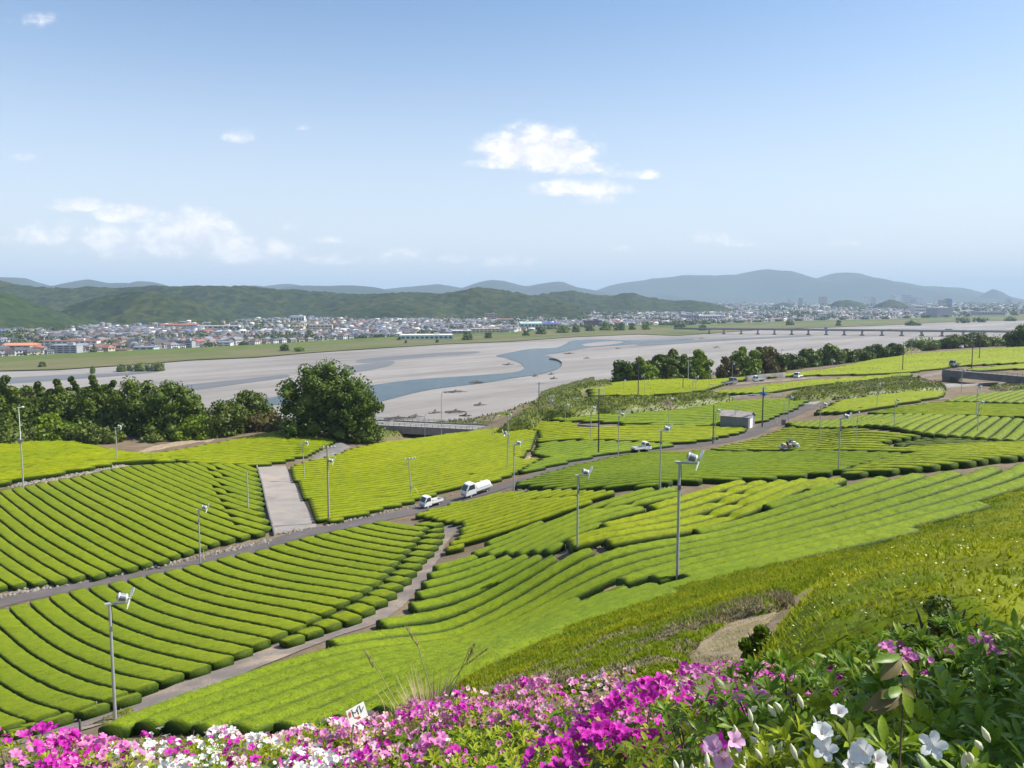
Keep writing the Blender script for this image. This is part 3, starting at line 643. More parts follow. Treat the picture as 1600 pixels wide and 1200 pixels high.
hill('wooded_hill', [(70,520),(100,492),(130,474),(160,464),(200,457),(235,456),(265,461),(290,470),(320,482),(350,498),(372,512)], 2000, 260, 'forest', 7, crown=9, cs=10, seed=2, spur=.3, ss=180)
hill('wooded_hill', [(-260,446),(-120,446),(0,443),(20,446),(45,448),(100,452),(150,453),(200,451),(240,450),(300,448),(330,449),(360,448),(385,446),(400,450),(440,454),(480,457),(530,461),(560,462),(600,460),(640,458),(690,461),(720,457),(740,452),(770,454),(800,459),(830,464),(860,466),(880,472),(900,480)], 2750, 560, 'forest', 9, crown=13, cs=14, seed=3, spur=.45, ss=330, front=.9)
hill('wooded_hill', [(760,480),(800,470),(830,463),(852,460),(895,457),(915,461),(940,464),(960,465),(975,461),(990,460),(1005,465),(1020,467),(1045,472),(1080,470),(1110,476),(1130,481)], 3400, 420, 'forest', 11, crown=14, cs=16, seed=4, spur=.4, ss=300)
hill('wooded_mound', [(1296,480),(1305,472),(1320,470),(1335,471),(1350,476),(1356,480)], 4300, 130, 'forest', 12, crown=10, cs=16, seed=5)
hill('wooded_mound', [(1370,481),(1378,473),(1390,469),(1402,471),(1414,480)], 4300, 130, 'forest', 12, crown=10, cs=16, seed=6)
hill('wooded_mound', [(1205,481),(1214,475),(1225,473),(1238,475),(1248,481)], 5200, 130, 'forest', 14, crown=8, cs=16, seed=7)
hill('far_mountains', [(-420,440),(-200,446),(-40,437),(0,434),(25,434),(42,441),(60,449),(80,452),(100,448),(118,441),(138,437),(165,443),(190,442),(205,447),(222,440),(235,441),(252,449),(290,455),(340,455),(365,452),(392,447),(408,445),(424,452),(440,455),(452,447),(480,445),(510,446),(540,445),(562,446),(590,450),(615,455),(660,460)], 7600, 1500, 'mountain', 55, spur=.5, ss=1300, seed=8)
hill('far_mountains', [(330,462),(400,450),(440,445),(455,443),(480,447),(560,452),(600,452),(625,449),(650,446),(684,443),(705,446),(722,449),(745,441),(768,436),(785,437),(805,443),(822,448),(845,445),(870,443),(882,443),(900,449),(925,453),(950,458),(1010,466)], 9800, 1700, 'mountain', 70, spur=.5, ss=1500, seed=9)
hill('far_mountains', [(820,470),(880,462),(925,456),(942,450),(962,444),(985,440),(1008,436),(1022,432),(1045,433),(1062,432),(1100,430),(1128,428),(1150,427),(1172,424),(1190,420),(1206,418),(1222,420),(1240,425),(1262,432),(1280,436),(1292,431),(1308,428),(1325,427),(1343,429),(1362,436),(1385,440),(1405,444),(1425,448),(1447,446),(1470,448),(1490,449),(1505,452),(1522,457),(1545,461),(1562,466)], 12200, 2300, 'mountain', 85, spur=.55, ss=1700, seed=10)
hill('far_mountains', [(1525,468),(1540,458),(1552,451),(1562,455),(1575,463),(1588,468)], 10500, 420, 'mountain', 40, spur=.3, ss=600, seed=11)

# ---------------------------------------------------------------- the town across the river
M['wall_white'] = plain('white_render', (.62, .60, .56), .8, var=.06, scale=.2); M['wall_cream'] = plain('cream_render', (.55, .47, .34), .8, var=.08, scale=.2)
M['wall_grey'] = plain('grey_cladding', (.34, .34, .35), .7, var=.1, scale=.2); M['wall_tan'] = plain('tan_render', (.42, .31, .22), .8, var=.1, scale=.2)
M['roof_dark'] = plain('dark_grey_tiles', (.075, .077, .085), .55, var=.2, scale=.8); M['roof_grey'] = plain('silver_grey_tiles', (.20, .20, .215), .5, var=.2, scale=.8)
M['roof_brown'] = plain('brown_tiles', (.15, .085, .06), .65, var=.2, scale=.8); M['roof_red'] = plain('red_roofing', (.30, .11, .075), .6, var=.1, scale=.4)
M['roof_blue'] = plain('blue_metal_roof', (.05, .11, .38), .45, var=.1, scale=.4); M['roof_orange'] = plain('orange_roofing', (.58, .23, .12), .6, var=.08, scale=.4)
M['glass_far'] = plain('dark_window_glass', (.05, .065, .08), .25, var=.2, scale=.4); M['mint'] = plain('mint_green_cladding', (.42, .56, .50), .6, var=.06, scale=.2)
M['maroon'] = plain('maroon_cladding', (.10, .045, .06), .6, var=.1, scale=.3); M['navy'] = plain('deep_blue_cladding', (.025, .07, .26), .5, var=.1, scale=.3)
M['tower_tan'] = plain('tan_cladding', (.36, .30, .24), .7, var=.05, scale=.2)
def vpx(x, y, z=1.0):
    """row and column of the photograph in which a far point is seen"""
    dz = z - EYE; f = y * cT - dz * sT; up = y * sT + dz * cT
    return 800 + FPX * x / f, 600 - FPX * up / f
FOOT_U = [-300, 0, 60, 125, 200, 300, 380, 460, 600, 700, 800, 870, 900, 960, 1040, 1120, 1200, 1700]
FOOT_V = [522, 517, 518, 512, 512, 505, 502, 499, 495, 493, 489, 486, 480, 479, 478, 474, 472, 470.5]
_bh = np.array(BANK_HI[::-1], float)
def town_ok(x, y):
    u, v = vpx(x, y); return (v > np.interp(u, FOOT_U, FOOT_V)) & (v < np.interp(u, _bh[:, 0], _bh[:, 1]) - 2.5) & (u > -90) & (u < 1690) & (y > 700)
LANDMARKS = [  # u0,u1,v_top,v_base,depth,wall,roof(kind,mat),bands,name,label
 (0,43,537,548,30,'wall_tan',('gable','roof_orange'),2,'assembly_hall','orange-roofed hall standing at the river bank beside a long school'),
 (62,148,533,541,14,'wall_white',('flat','roof_red'),2,'school_building','long white school with reddish roof edge beside the orange-roofed hall'),
 (78,120,540,552,14,'wall_grey',('flat','wall_grey'),4,'apartment_block','long grey apartment block in front of the white school'),
 (156,198,545,551,14,'wall_cream',('gable','roof_brown'),1,'long_shed','low cream building with brown roof beside the levee'),
 (208,240,541,547,16,'mint',('gable','roof_grey'),1,'long_shed','low pale blue-green shed on the levee edge'),
 (250,306,506,513,16,'wall_cream',('gable','roof_red'),2,'school_building','long cream school with faded red roof under the wooded hill'),
 (308,372,509,514,16,'wall_white',('flat','wall_white'),1,'factory_building','long low white building beside the red-roofed school'),
 (338,360,533,541,10,'wall_white',('gable','roof_grey'),2,'white_house','large white house on the levee with dark windows'),
 (275,300,533,544,12,'wall_grey',('flat','roof_dark'),3,'apartment_block','slate grey apartment block with white balconies near the levee'),
 (453,474,494,503,30,'wall_white',('flat','wall_white'),1,'factory_building','tall plain white block standing at the foot of the hill'),
 (456,474,510,516,16,'wall_cream',('flat','wall_cream'),2,'school_building','small cream school block below the tall white building'),
 (482,518,508,516,16,'wall_cream',('flat','wall_cream'),2,'school_building','long cream school block with rooftop stair house'),
 (624,705,524,531,40,'mint',('flat','wall_white'),1,'factory_building','long white and mint factory along the levee'),
 (705,735,517,525,30,'wall_grey',('flat','wall_white'),2,'factory_building','grey-fronted factory wing beside the mint factory'),
 (736,780,514,522,16,'wall_cream',('flat','wall_cream'),3,'school_building','cream school with rows of windows behind the pale tree'),
 (758,776,490,499,18,'wall_tan',('flat','wall_tan'),3,'hotel_building','tall beige block rising above the town roofs'),
 (776,802,498,502,30,'wall_tan',('gable','roof_red'),1,'factory_building','low building with bright red roofs beside the beige block'),
 (812,846,503,512,30,'mint',('gable','mint'),1,'gravel_plant','pale green gravel plant with sloping conveyor housing'),
 (848,870,504,511,24,'wall_tan',('gable','roof_blue'),1,'warehouse','warehouse with a bright blue roof near the river'),
 (864,881,487,496,24,'wall_white',('flat','wall_white'),2,'office_block','white block with dark lower floors under the hill'),
 (914,940,501,508,20,'maroon',('flat','maroon'),3,'apartment_block','dark maroon apartment block among the houses'),
 (845,857,491,496,20,'wall_white',('spire','wall_white'),1,'church_building','low white building with a slim pointed spire'),
 (1070,1090,492,499,60,'wall_grey',('flat','roof_grey'),1,'factory_building','pale blue-grey factory with flat roof in mid town'),
 (1092,1130,493,499,60,'wall_white',('flat','wall_white'),1,'factory_building','wide white factory beside the pale blue-grey one'),
 (1283,1294,490,497,30,'wall_white',('flat','wall_white'),2,'office_block','small white office block beyond the long bridge'),
 (1428,1448,478,492,40,'wall_white',('flat','wall_white'),3,'factory_tower','pale white factory block with stepped windows'),
 (1448,1460,481,489,40,'wall_cream',('flat','roof_blue'),1,'factory_building','cream factory wing with a blue roof beside the white block'),
 (1462,1487,481,496,60,'wall_grey',('flat','wall_white'),0,'warehouse','big windowless grey warehouse in front of the blue tower'),
 (1471,1480,469,481,40,'tower_tan',('flat','roof_brown'),2,'factory_tower','tan tower beside the deep blue tower'),
 (1479,1487,467,481,30,'navy',('flat','navy'),2,'factory_tower','deep blue tower rising over the grey warehouse'),
 (1531,1570,487,493,60,'wall_grey',('flat','roof_grey'),1,'warehouse','long grey warehouse with flat roof by the river')]
TOWERS = [(1250,1254,466,479),(1282,1292,464,478),(1350,1355,463,477),(1360,1368,465,477),(1394,1399,462,474),(1398,1407,460,474),(1412,1423,461,476),(1424,1430,465,476),(1431,1440,463,476),(1461,1470,463,474),(1575,1580,467,476),(1230,1236,468,478)]
LM_BOX = []
def landmark(u0, u1, vt, vb, dep, wall, roof, bands, name, label, group=None):
    a = plane(u0, vb, 1.0); b = plane(u1, vb, 1.0); w = np.hypot(*(b - a)[:2]); c = (a + b) / 2; h = at((u0 + u1) / 2, vt, c[1])[2] - 1.0
    rz = math.atan2(b[1] - a[1], b[0] - a[0]) + (.12 if w > 30 else 0.0)
    yb = c[1] + dep * .5; root = empty(name, (c[0], yb, 1.0), rz); tag(root, label, name.replace('_', ' '), group)
    gable = roof[0] == 'gable'; hw = h * (.72 if gable else 1.0)
    MB().box((0, 0, hw / 2 - .5), (w, dep, hw + 1)).build('walls', M[wall], root)
    if gable:
        e = .6; MB().prism([(-dep / 2 - e, hw - .1), (dep / 2 + e, hw - .1), (dep / 2 + e, hw + .25), (0, h + .2), (-dep / 2 - e, hw + .25)], -w / 2 - e, w / 2 + e).build('roof', M[roof[1]], root)
    else:
        r = MB().box((0, 0, hw + .25), (w + .6, dep + .6, .5)).build('roof', M[roof[1]], root)
        MB().box((w * .2, 0, hw + 1.7), (min(6, w * .15) + 2, 5, 2.6)).build('stair_house', M[wall], r)
        if roof[0] == 'spire': MB().box((w * .05, 0, hw + 8), (4, 4, 15), top=.12).build('spire', M[wall], r)
    if bands:
        fh = hw / bands; nw = max(2, int(w / (6.5 if w < 80 else 9)))
        for k in range(bands):
            mb = MB()
            for i in range(nw): mb.box((-w / 2 + (i + .5) * w / nw, -dep / 2 - .05, fh * (k + .52)), (w / nw * .66, .25, fh * .42))
            mb.build('window_row', M['glass_far'], root)
    if name == 'gravel_plant': MB().tube([(-w * .75, -8, 3), (-w * .1, -4, h + 2)], 2.2, 6).build('conveyor', M['wall_cream'], root)
    LM_BOX.append((c[0], yb, w * .6 + 6, dep * .6 + 8)); LM_BOX.append((c[0] * .96, c[1] * .965, w * .5 + 2, c[1] * .035))
for l in LANDMARKS: landmark(*l)
for i, (u0, u1, vt, vb) in enumerate(TOWERS):
    landmark(u0, u1, vt, vb, 40, ('wall_grey', 'tower_tan', 'wall_white')[i % 3], ('flat', 'roof_grey'), 6, 'high_rise', ordw(i) + ' hazy high-rise block along the far city skyline, counted from the spire' if i else 'lone slim high-rise nearest the wooded mounds on the far skyline', 'hazy high-rise blocks on the far city skyline')
def free(x, y):
    ok = np.ones(len(x), bool)
    for cx, cy, rx, ry in LM_BOX: ok &= ~((abs(x - cx) < rx) & (abs(y - cy) < ry))
    return ok
def town_points(cell, y0, y1, seed):
    g = np.random.default_rng(seed); n = int(1.5 * y1 / cell) + 4
    a, b = np.meshgrid(np.arange(-n, n) * cell, np.arange(-n, n) * cell); a = a.ravel(); b = b.ravel()
    a = a + g.uniform(-.22, .22, len(a)) * cell; b = b + g.uniform(-.22, .22, len(b)) * cell
    th = RB_ROT + .25; x = a * math.cos(th) - b * math.sin(th); y = a * math.sin(th) + b * math.cos(th) + 1000
    k = (y > y0) & (y < y1) & (abs(x) < y * .72); x, y = x[k], y[k]
    k = town_ok(x, y); x, y = x[k], y[k]; k = free(x, y); return x[k], y[k]
hx, hy = [], []
for cell, y0, y1, sd_ in ((16, 700, 1500, 1), (19, 1500, 2300, 2), (30, 2300, 4000, 3), (52, 4000, 9500, 4)):
    a, b = town_points(cell, y0, y1, sd_); hx.append(a); hy.append(b)
hx = np.concatenate(hx); hy = np.concatenate(hy)
green = vnoise(hx, hy, 130, 21) * .6 + vnoise(hx, hy, 45, 22) * .4
lot = green > .60; tx, ty = hx[lot], hy[lot]; hx, hy = hx[~lot], hy[~lot]
o = np.argsort(hy); hx, hy = hx[o], hy[o]
u_, v_ = vpx(hx, hy); vis = (u_ > -5) & (u_ < 1605)
idx = np.where(vis)[0][:290]
WALLS = ['wall_white', 'wall_cream', 'wall_grey', 'wall_tan', 'wall_white']; ROOFS = ['roof_dark', 'roof_grey', 'roof_brown', 'roof_dark', 'roof_red']
WORD = {'wall_white': 'white', 'wall_cream': 'cream', 'wall_grey': 'grey', 'wall_tan': 'tan', 'roof_dark': 'dark grey', 'roof_grey': 'silver grey', 'roof_brown': 'brown', 'roof_red': 'red'}
def house_meshes(wm, rm, hip):
    w, d, h = 10.5, 8.0, 5.2; a = MB().box((0, 0, h / 2 - .5), (w, d, h + 1))
    for zz in (1.5, 4.0):
        for xx in (-3.2, 0, 3.2): a.box((xx, -d / 2 - .03, zz), (1.8, .14, 1.2), m=1).box((xx, d / 2 + .03, zz), (1.8, .14, 1.2), m=1)
        for yy in (-2, 2): a.box((w / 2 + .03, yy, zz), (.14, 1.6, 1.2), m=1).box((-w / 2 - .03, yy, zz), (.14, 1.6, 1.2), m=1)
    e = .7; r = MB(); k = 3.0 if hip else 0.0; X, Y = w / 2 + e, d / 2 + e; z0, z1 = h + .003, h + 2.5
    r.add([(-X, -Y, z0), (X, -Y, z0), (X, Y, z0), (-X, Y, z0), (-X + k, 0, z1), (X - k, 0, z1)], [(3, 2, 1, 0), (0, 1, 5, 4), (2, 3, 4, 5), (1, 2, 5), (3, 0, 4)])
    r.box((0, -d / 2 - .5, 2.75), (w * .6, 1.0, .2))
    return a.mesh('house', [M[wm], M['glass_far']]), r.mesh('roof', M[rm])
HV = {}; HOUSES = []
for q, i in enumerate(idx):
    wm = WALLS[int(rng.integers(5))]; rm = ROOFS[int(rng.choice(5, p=[.36, .28, .17, .16, .03]))]; hip = bool(rng.integers(2))
    if (wm, rm, hip) not in HV:
        a, b = house_meshes(wm, rm, hip); HV[(wm, rm, hip)] = (a, b)
    a, b = HV[(wm, rm, hip)]; s = float(rng.uniform(.7, 1.1))
    h = obj('house', a, loc=(hx[i], hy[i], 1.0)); h.rotation_euler.z = RB_ROT + .25 + (0, math.pi / 2)[int(rng.integers(2))] + float(rng.normal(0, .08)); h.scale = (s, s, s * float(rng.uniform(.8, 1.15)))
    obj('roof', b, h); HOUSES.append((h, hx[i], hy[i], f"{WORD[wm]} house with {WORD[rm]} {'hipped' if hip else 'gabled'} roof"))
    tag(h, f"{WORD[wm]} walled house with {WORD[rm]} {'hipped' if hip else 'gabled'} roof in the town across the river", 'house', f"{WORD[wm]} houses with {WORD[rm]} {'hipped' if hip else 'gabled'} roofs across the river")
def label_houses():
    seen = {}
    for h, x, y, base in HOUSES:
        k = min(range(len(LM_POS)), key=lambda q: math.hypot(LM_POS[q][0] - x, LM_POS[q][1] - y)); lx, ly, nm = LM_POS[k]; du = x / y - lx / ly
        rel = ('behind' if y > ly else 'in front of') if abs(du) < abs(y - ly) / ly * .5 else ('right of' if du > 0 else 'left of')
        seen.setdefault((base, rel, nm), []).append((math.hypot(lx - x, ly - y), h))
    for (base, rel, nm), L in seen.items():
        L.sort(key=lambda q: q[0])
        for r, (_, h) in enumerate(L): h['label'] = (f"{base} {rel} the {nm}" if len(L) == 1 else f"{ordw(r)} nearest {base} {rel} the {nm}")
SHORT = ['orange-roofed hall', 'long white school', 'long grey apartment block', 'low cream shed', 'blue-green shed', 'red-roofed cream school', 'low white factory', 'large white house', 'slate apartment block', 'tall plain white block', 'small cream school', 'long cream school', 'white and mint factory', 'grey-fronted factory', 'cream riverside school', 'tall beige block', 'red-roofed factory', 'green gravel plant', 'blue-roofed warehouse', 'white office block', 'maroon apartments', 'spired building', 'pale blue-grey factory', 'wide white factory', 'small office block', 'stepped white factory', 'blue-roofed factory', 'windowless warehouse', 'tan tower', 'deep blue tower', 'flat grey warehouse']
LM_POS = [(*LM_BOX[2 * k][:2], SHORT[k]) for k in range(len(SHORT))]
label_houses()
def mass_houses(ids):
    n = len(ids); x, y = hx[ids], hy[ids]; far = np.clip(y / 2600, .8, 2.6)
    w = rng.uniform(4, 6.5, n) * far * np.where(rng.random(n) < .05, 2.6, 1); d = rng.uniform(3.2, 5, n) * far; h = rng.uniform(4.2, 6.5, n) * np.where(rng.random(n) < .06, 1.8, 1) * np.clip(far, .9, 1.5); rf = rng.uniform(1.4, 2.6, n)
    a = RB_ROT + .25 + rng.integers(0, 2, n) * np.pi / 2 + rng.normal(0, .1, n); c, s = np.cos(a), np.sin(a)
    L = [(-1, -1, 0), (1, -1, 0), (1, 1, 0), (-1, 1, 0), (-1, -1, 1), (1, -1, 1), (1, 1, 1), (-1, 1, 1), (-1.12, -1.15, 1), (1.12, -1.15, 1), (1.12, 1.15, 1), (-1.12, 1.15, 1), (-1.1, 0, 2), (1.1, 0, 2)]
    V = np.zeros((n, 14, 3))
    for k, (p, q, r) in enumerate(L):
        X, Y = p * w, q * d; V[:, k, 0] = x + X * c - Y * s; V[:, k, 1] = y + X * s + Y * c; V[:, k, 2] = [0.4, 0, 0][r] if r == 0 else (1 + h + (0.05 if k > 7 else 0) if r == 1 else 1 + h + rf)
    b = (np.arange(n) * 14)[:, None, None]
    Q = np.array([(0, 1, 5, 4), (1, 2, 6, 5), (2, 3, 7, 6), (3, 0, 4, 7), (8, 9, 13, 12), (10, 11, 12, 13)])[None] + b; Tt = np.array([(9, 10, 13), (11, 8, 12)])[None] + b
    wm = rng.choice([0, 1, 2, 2, 3], n); rm = rng.choice([4, 4, 5, 5, 6, 0, 7, 8], n, p=[.24, .21, .21, .16, .09, .06, .01, .02])
    mi = np.concatenate([np.concatenate([np.repeat(wm[:, None], 4, 1), np.repeat(rm[:, None], 2, 1)], 1).ravel(), np.repeat(rm[:, None], 2, 1).ravel()])
    me = mesh_np('distant_houses', V, quads=Q, tris=Tt, mats=[M[k] for k in ('wall_white', 'wall_cream', 'wall_grey', 'wall_tan', 'roof_dark', 'roof_grey', 'roof_brown', 'roof_red', 'roof_blue')], mi=mi)
    tag(obj('distant_houses', me), 'crowded roofs of the town and the far city', kind='stuff'); print('mass houses', n)
mass_houses(np.setdiff1d(np.arange(len(hx)), idx))
def leaf_cloud(C, Rr, n, size, seed, squash=.8):
    """n leaf tufts on each of the lobes with centres C and radii Rr; returns vertices and triangles"""
    g = np.random.default_rng(seed); m = len(C); N = m * n
    d = g.normal(size=(N, 3)); d /= np.linalg.norm(d, axis=1)[:, None]; rad = np.repeat(Rr, n)
    P = np.repeat(C, n, 0) + d * (rad * g.uniform(.78, 1.06, N))[:, None] * np.array([1, 1, squash])
    q = d + g.normal(0, .55, (N, 3)); q /= np.linalg.norm(q, axis=1)[:, None]
    a = np.cross(q, g.normal(size=(N, 3))); a /= np.linalg.norm(a, axis=1)[:, None] + 1e-9; b = np.cross(q, a)
    s = (size if np.ndim(size) == 0 else np.repeat(size, n)) * g.uniform(.6, 1.3, N); s = np.asarray(s)[:, None]
    V = np.stack([P - a * s * .6, P + b * s * .75 + q * s * .15, P + a * s * .6, P - b * s * .75 + q * s * .1], 1)
    k = (np.arange(N) * 4)[:, None]; T = np.concatenate([k + np.array([0, 2, 1]), k + np.array([0, 3, 2])], 1).reshape(-1, 3)
    return V.reshape(-1, 3), T
M['leaf_town'] = leafmat('town_trees', (.03, .055, .012), (.08, .115, .022), scale=.03, trans=.1)
def town_trees(x, y, name, label, hmin=3, hmax=7, seed=5, per=22):
    g = np.random.default_rng(seed); r = g.uniform(hmin, hmax, len(x)) * np.clip(y / 2200, .8, 2)
    C = np.column_stack([x, y, 1 + r * .8]); V, T = leaf_cloud(C, r, per, r * .42, seed)
    tag(obj(name, mesh_np(name, V, tris=T, mats=[M['leaf_town']])), label, kind='stuff')
town_trees(tx, ty, 'town_trees', 'trees and gardens between the houses of the town')
g_ = np.random.default_rng(77); bt = g_.uniform(0, 1, 900); pi_ = bt * (len(LV) - 1); ii = pi_.astype(int)
px_, py_ = LV[ii, 0] + LVN[ii, 0] * g_.uniform(18, 40, 900), LV[ii, 1] + LVN[ii, 1] * g_.uniform(18, 40, 900)
uu, vv = vpx(px_, py_); kk = ((uu > 900) & (uu < 1700)) | ((vnoise(px_, py_, 60, 5) > .62) & (uu > -20)); kk &= free(px_, py_)
town_trees(px_[kk], py_[kk], 'levee_trees', 'belt of trees behind the far levee', 3, 6, 9, 30)

# ---------------------------------------------------------------- long bridge
def long_bridge():
    A = plane(1046, 519.5, 0); B = plane(1640, 527.5, 0); A[1] = plane(1046, 521, 0)[1]; d = (B - A); Lh = np.hypot(d[0], d[1]); rz = math.atan2(d[1], d[0])
    root = empty('road_bridge', (A[0], A[1], 0), rz); tag(root, 'long grey girder bridge on many piers crossing the wide stony river', 'bridge')
    MB().box((Lh / 2, 0, 9.3), (Lh, 9, .6)).build('deck', M['concrete'], root)
    MB().box((Lh / 2, -3, 8.1), (Lh, .5, 1.8)).box((Lh / 2, 3, 8.1), (Lh, .5, 1.8)).build('girder', M['concrete_dark'], root)
    for s in (-1, 1): MB().box((Lh / 2, s * 4.4, 10.05), (Lh, .18, .9)).build('parapet', M['wall_grey'], root)
    for u in (1108, 1131, 1158, 1184, 1210, 1237, 1263, 1291, 1319, 1347, 1378, 1409, 1440, 1472, 1505, 1538, 1574, 1608):
        r = ray(u, 520); t = (A[0] * r[1] - A[1] * r[0]) / (r[0] * d[1] - r[1] * d[0]) * Lh
        p = MB().box((t, 0, 3.2), (2.6, 5.0, 8.4)).box((t, 0, 6.9), (3.0, 8.4, 1.2)).build('pier', M['concrete'], root)
        MB().box((t, 0, .7), (6.0, 9.5, 1.6)).build('footing', M['concrete_dark'], p)
    return root, Lh
BR, BRL = long_bridge()
# ---------------------------------------------------------------- trees
M['leaf_dark'] = leafmat('dark_evergreen_leaves', (.04, .075, .006), (.11, .155, .012), scale=.5, trans=.18)
M['leaf_cedar'] = leafmat('cedar_foliage', (.045, .08, .006), (.125, .165, .012), scale=.5, trans=.18)
M['leaf_olive'] = leafmat('olive_leaves', (.055, .085, .012), (.14, .175, .02), scale=.5, trans=.2)
M['leaf_bright'] = leafmat('fresh_green_leaves', (.09, .16, .008), (.20, .27, .012), scale=.5, trans=.28)
M['leaf_brown'] = leafmat('reddish_brown_leaves', (.07, .062, .018), (.15, .125, .03), scale=.5, trans=.2)
M['leaf_pale'] = leafmat('pale_willow_leaves', (.10, .15, .03), (.19, .235, .05), scale=.5, trans=.28)
M['bark'] = plain('bark', (.10, .075, .055), .9, var=.3, scale=3, bump=.5)
def lobes(kind, W, Hc, g):
    """centres and radii of the leaf masses of a crown W wide and Hc tall, base at z=0"""
    C, Rr = [], []
    if kind == 'cone':
        n = 15
        for i in range(n):
            f = i / (n - 1); w = W * .5 * (1 - f ** 1.15) * g.uniform(.8, 1.1) + W * .03; m = max(1, int(6 * (1 - f) + 1)); a0 = g.uniform(0, 6.28)
            for j in range(m):
                a = 2 * math.pi * j / m + a0; C.append((math.cos(a) * w * .6, math.sin(a) * w * .6, Hc * (.06 + .90 * f) - w * .1)); Rr.append(max(W * .055, w * .5) * g.uniform(.8, 1.1))
    else:
        top = {'round': .62, 'dome': .5, 'bush': .45, 'column': .8}[kind]
        n = {'round': 24, 'dome': 34, 'bush': 14, 'column': 18}[kind]
        for i in range(n):
            d = g.normal(size=3); d /= np.linalg.norm(d); q = g.uniform(.35, .8)
            zc = .5 + .46 * d[2] * (q + .15); fat = 1.0 if zc < .55 else max(.45, 1 - (zc - .55) * 1.1)
            C.append((d[0] * W * .5 * q * 1.1 * fat, d[1] * W * .5 * q * 1.1 * fat, Hc * zc)); Rr.append(W * .5 * g.uniform(.2, .36) * (.8 if kind == 'dome' else 1))
        for i in range(6):
            a = i * 1.05; C.append((math.cos(a) * W * .3, math.sin(a) * W * .3, Hc * .14)); Rr.append(min(W * .2, Hc * .3))
        C.append((0, 0, Hc * .48)); Rr.append(W * .33)
        C.append((0, 0, Hc * .3)); Rr.append(W * .30)
    return np.array(C), np.array(Rr)
def tree(name, label, cat, x, y, top, W, mat, kind='round', trunk=.03, seed=0, group=None, per=None, zbase=None):
    g = np.random.default_rng(1000 + seed); z = float(ground(x, y)[0]) if zbase is None else zbase; Ht = max(top - z, 1.0)
    root = empty(name, (x, y, z - .1)); tag(root, label, cat, group)
    c0 = Ht * trunk * .5; Hc = Ht - c0; C, Rr = lobes(kind, W, Hc, g); C[:, 2] += c0
    zs = Hc / max(W, .1)
    C[:, 2] = np.minimum(C[:, 2], Ht - Rr * .85); C[:, 2] = np.maximum(C[:, 2], Rr * .4)
    dist = math.hypot(x, y); ls = np.clip(dist * .0020, .14, .75) * 1.0
    n = per or int(np.clip((Rr.mean() / ls) ** 2 * 13, 28, 135))
    V, T = leaf_cloud(C, Rr, n, ls * g.uniform(.8, 1.25, len(C)), 2000 + seed, .9)
    ph = np.arange(6) * math.pi / 3
    core = MB()
    for c, r in zip(C, Rr):   # inner foliage mass that keeps the crown from being see-through
        r2 = r * .66; ring = [(c[0] + math.cos(a) * r2, c[1] + math.sin(a) * r2, c[2]) for a in ph]
        core.add(ring + [(c[0], c[1], c[2] + r2 * .9), (c[0], c[1], c[2] - r2 * .9)], [(i, (i + 1) % 6, 6) for i in range(6)] + [((i + 1) % 6, i, 7) for i in range(6)])
    b = len(V); V = np.concatenate([V, np.array(core.V)]); T = np.concatenate([T, np.array(core.P) + b])
    obj('crown', mesh_np('crown', V, tris=T, mats=[M[mat]]), root)
    tr = MB(); rt = max(.07, W * .03); tr.tube([(0, 0, -.3), (W * .01, 0, Ht * .3), (-W * .01, W * .01, Ht * .62), (0, 0, Ht * .85)], [rt * 1.3, rt, rt * .6, rt * .15], 7)
    for k in range(5):
        a = g.uniform(0, 6.28); zz = Ht * g.uniform(.25, .6); tr.tube([(0, 0, zz), (math.cos(a) * W * .18, math.sin(a) * W * .18, zz + Ht * .08), (math.cos(a) * W * .34, math.sin(a) * W * .34, zz + Ht * .18)], [rt * .5, rt * .3, rt * .08], 5)
    tr.build('trunk', M['bark'], root); return root
_ts = [0]
def tpx(u, vt, vb, wpx, d, mat, kind, name, label, cat='tree', group=None, sink=0.0):
    _ts[0] += 1; p = at(u, vb, d); top = at(u, vt, d)[2] + (1.0 if group == GL and kind in ('cone', 'column', 'dome') else 0.0); return tree(name, label, cat, p[0], d, top, wpx / FPX * d * ((1.7 if kind == 'cone' else 1.3) if group == GL else 1.08), mat, kind, seed=_ts[0], group=group)
GL = 'trees of the belt beyond the tea fields'; GR = 'trees along the plateau edge above the river'
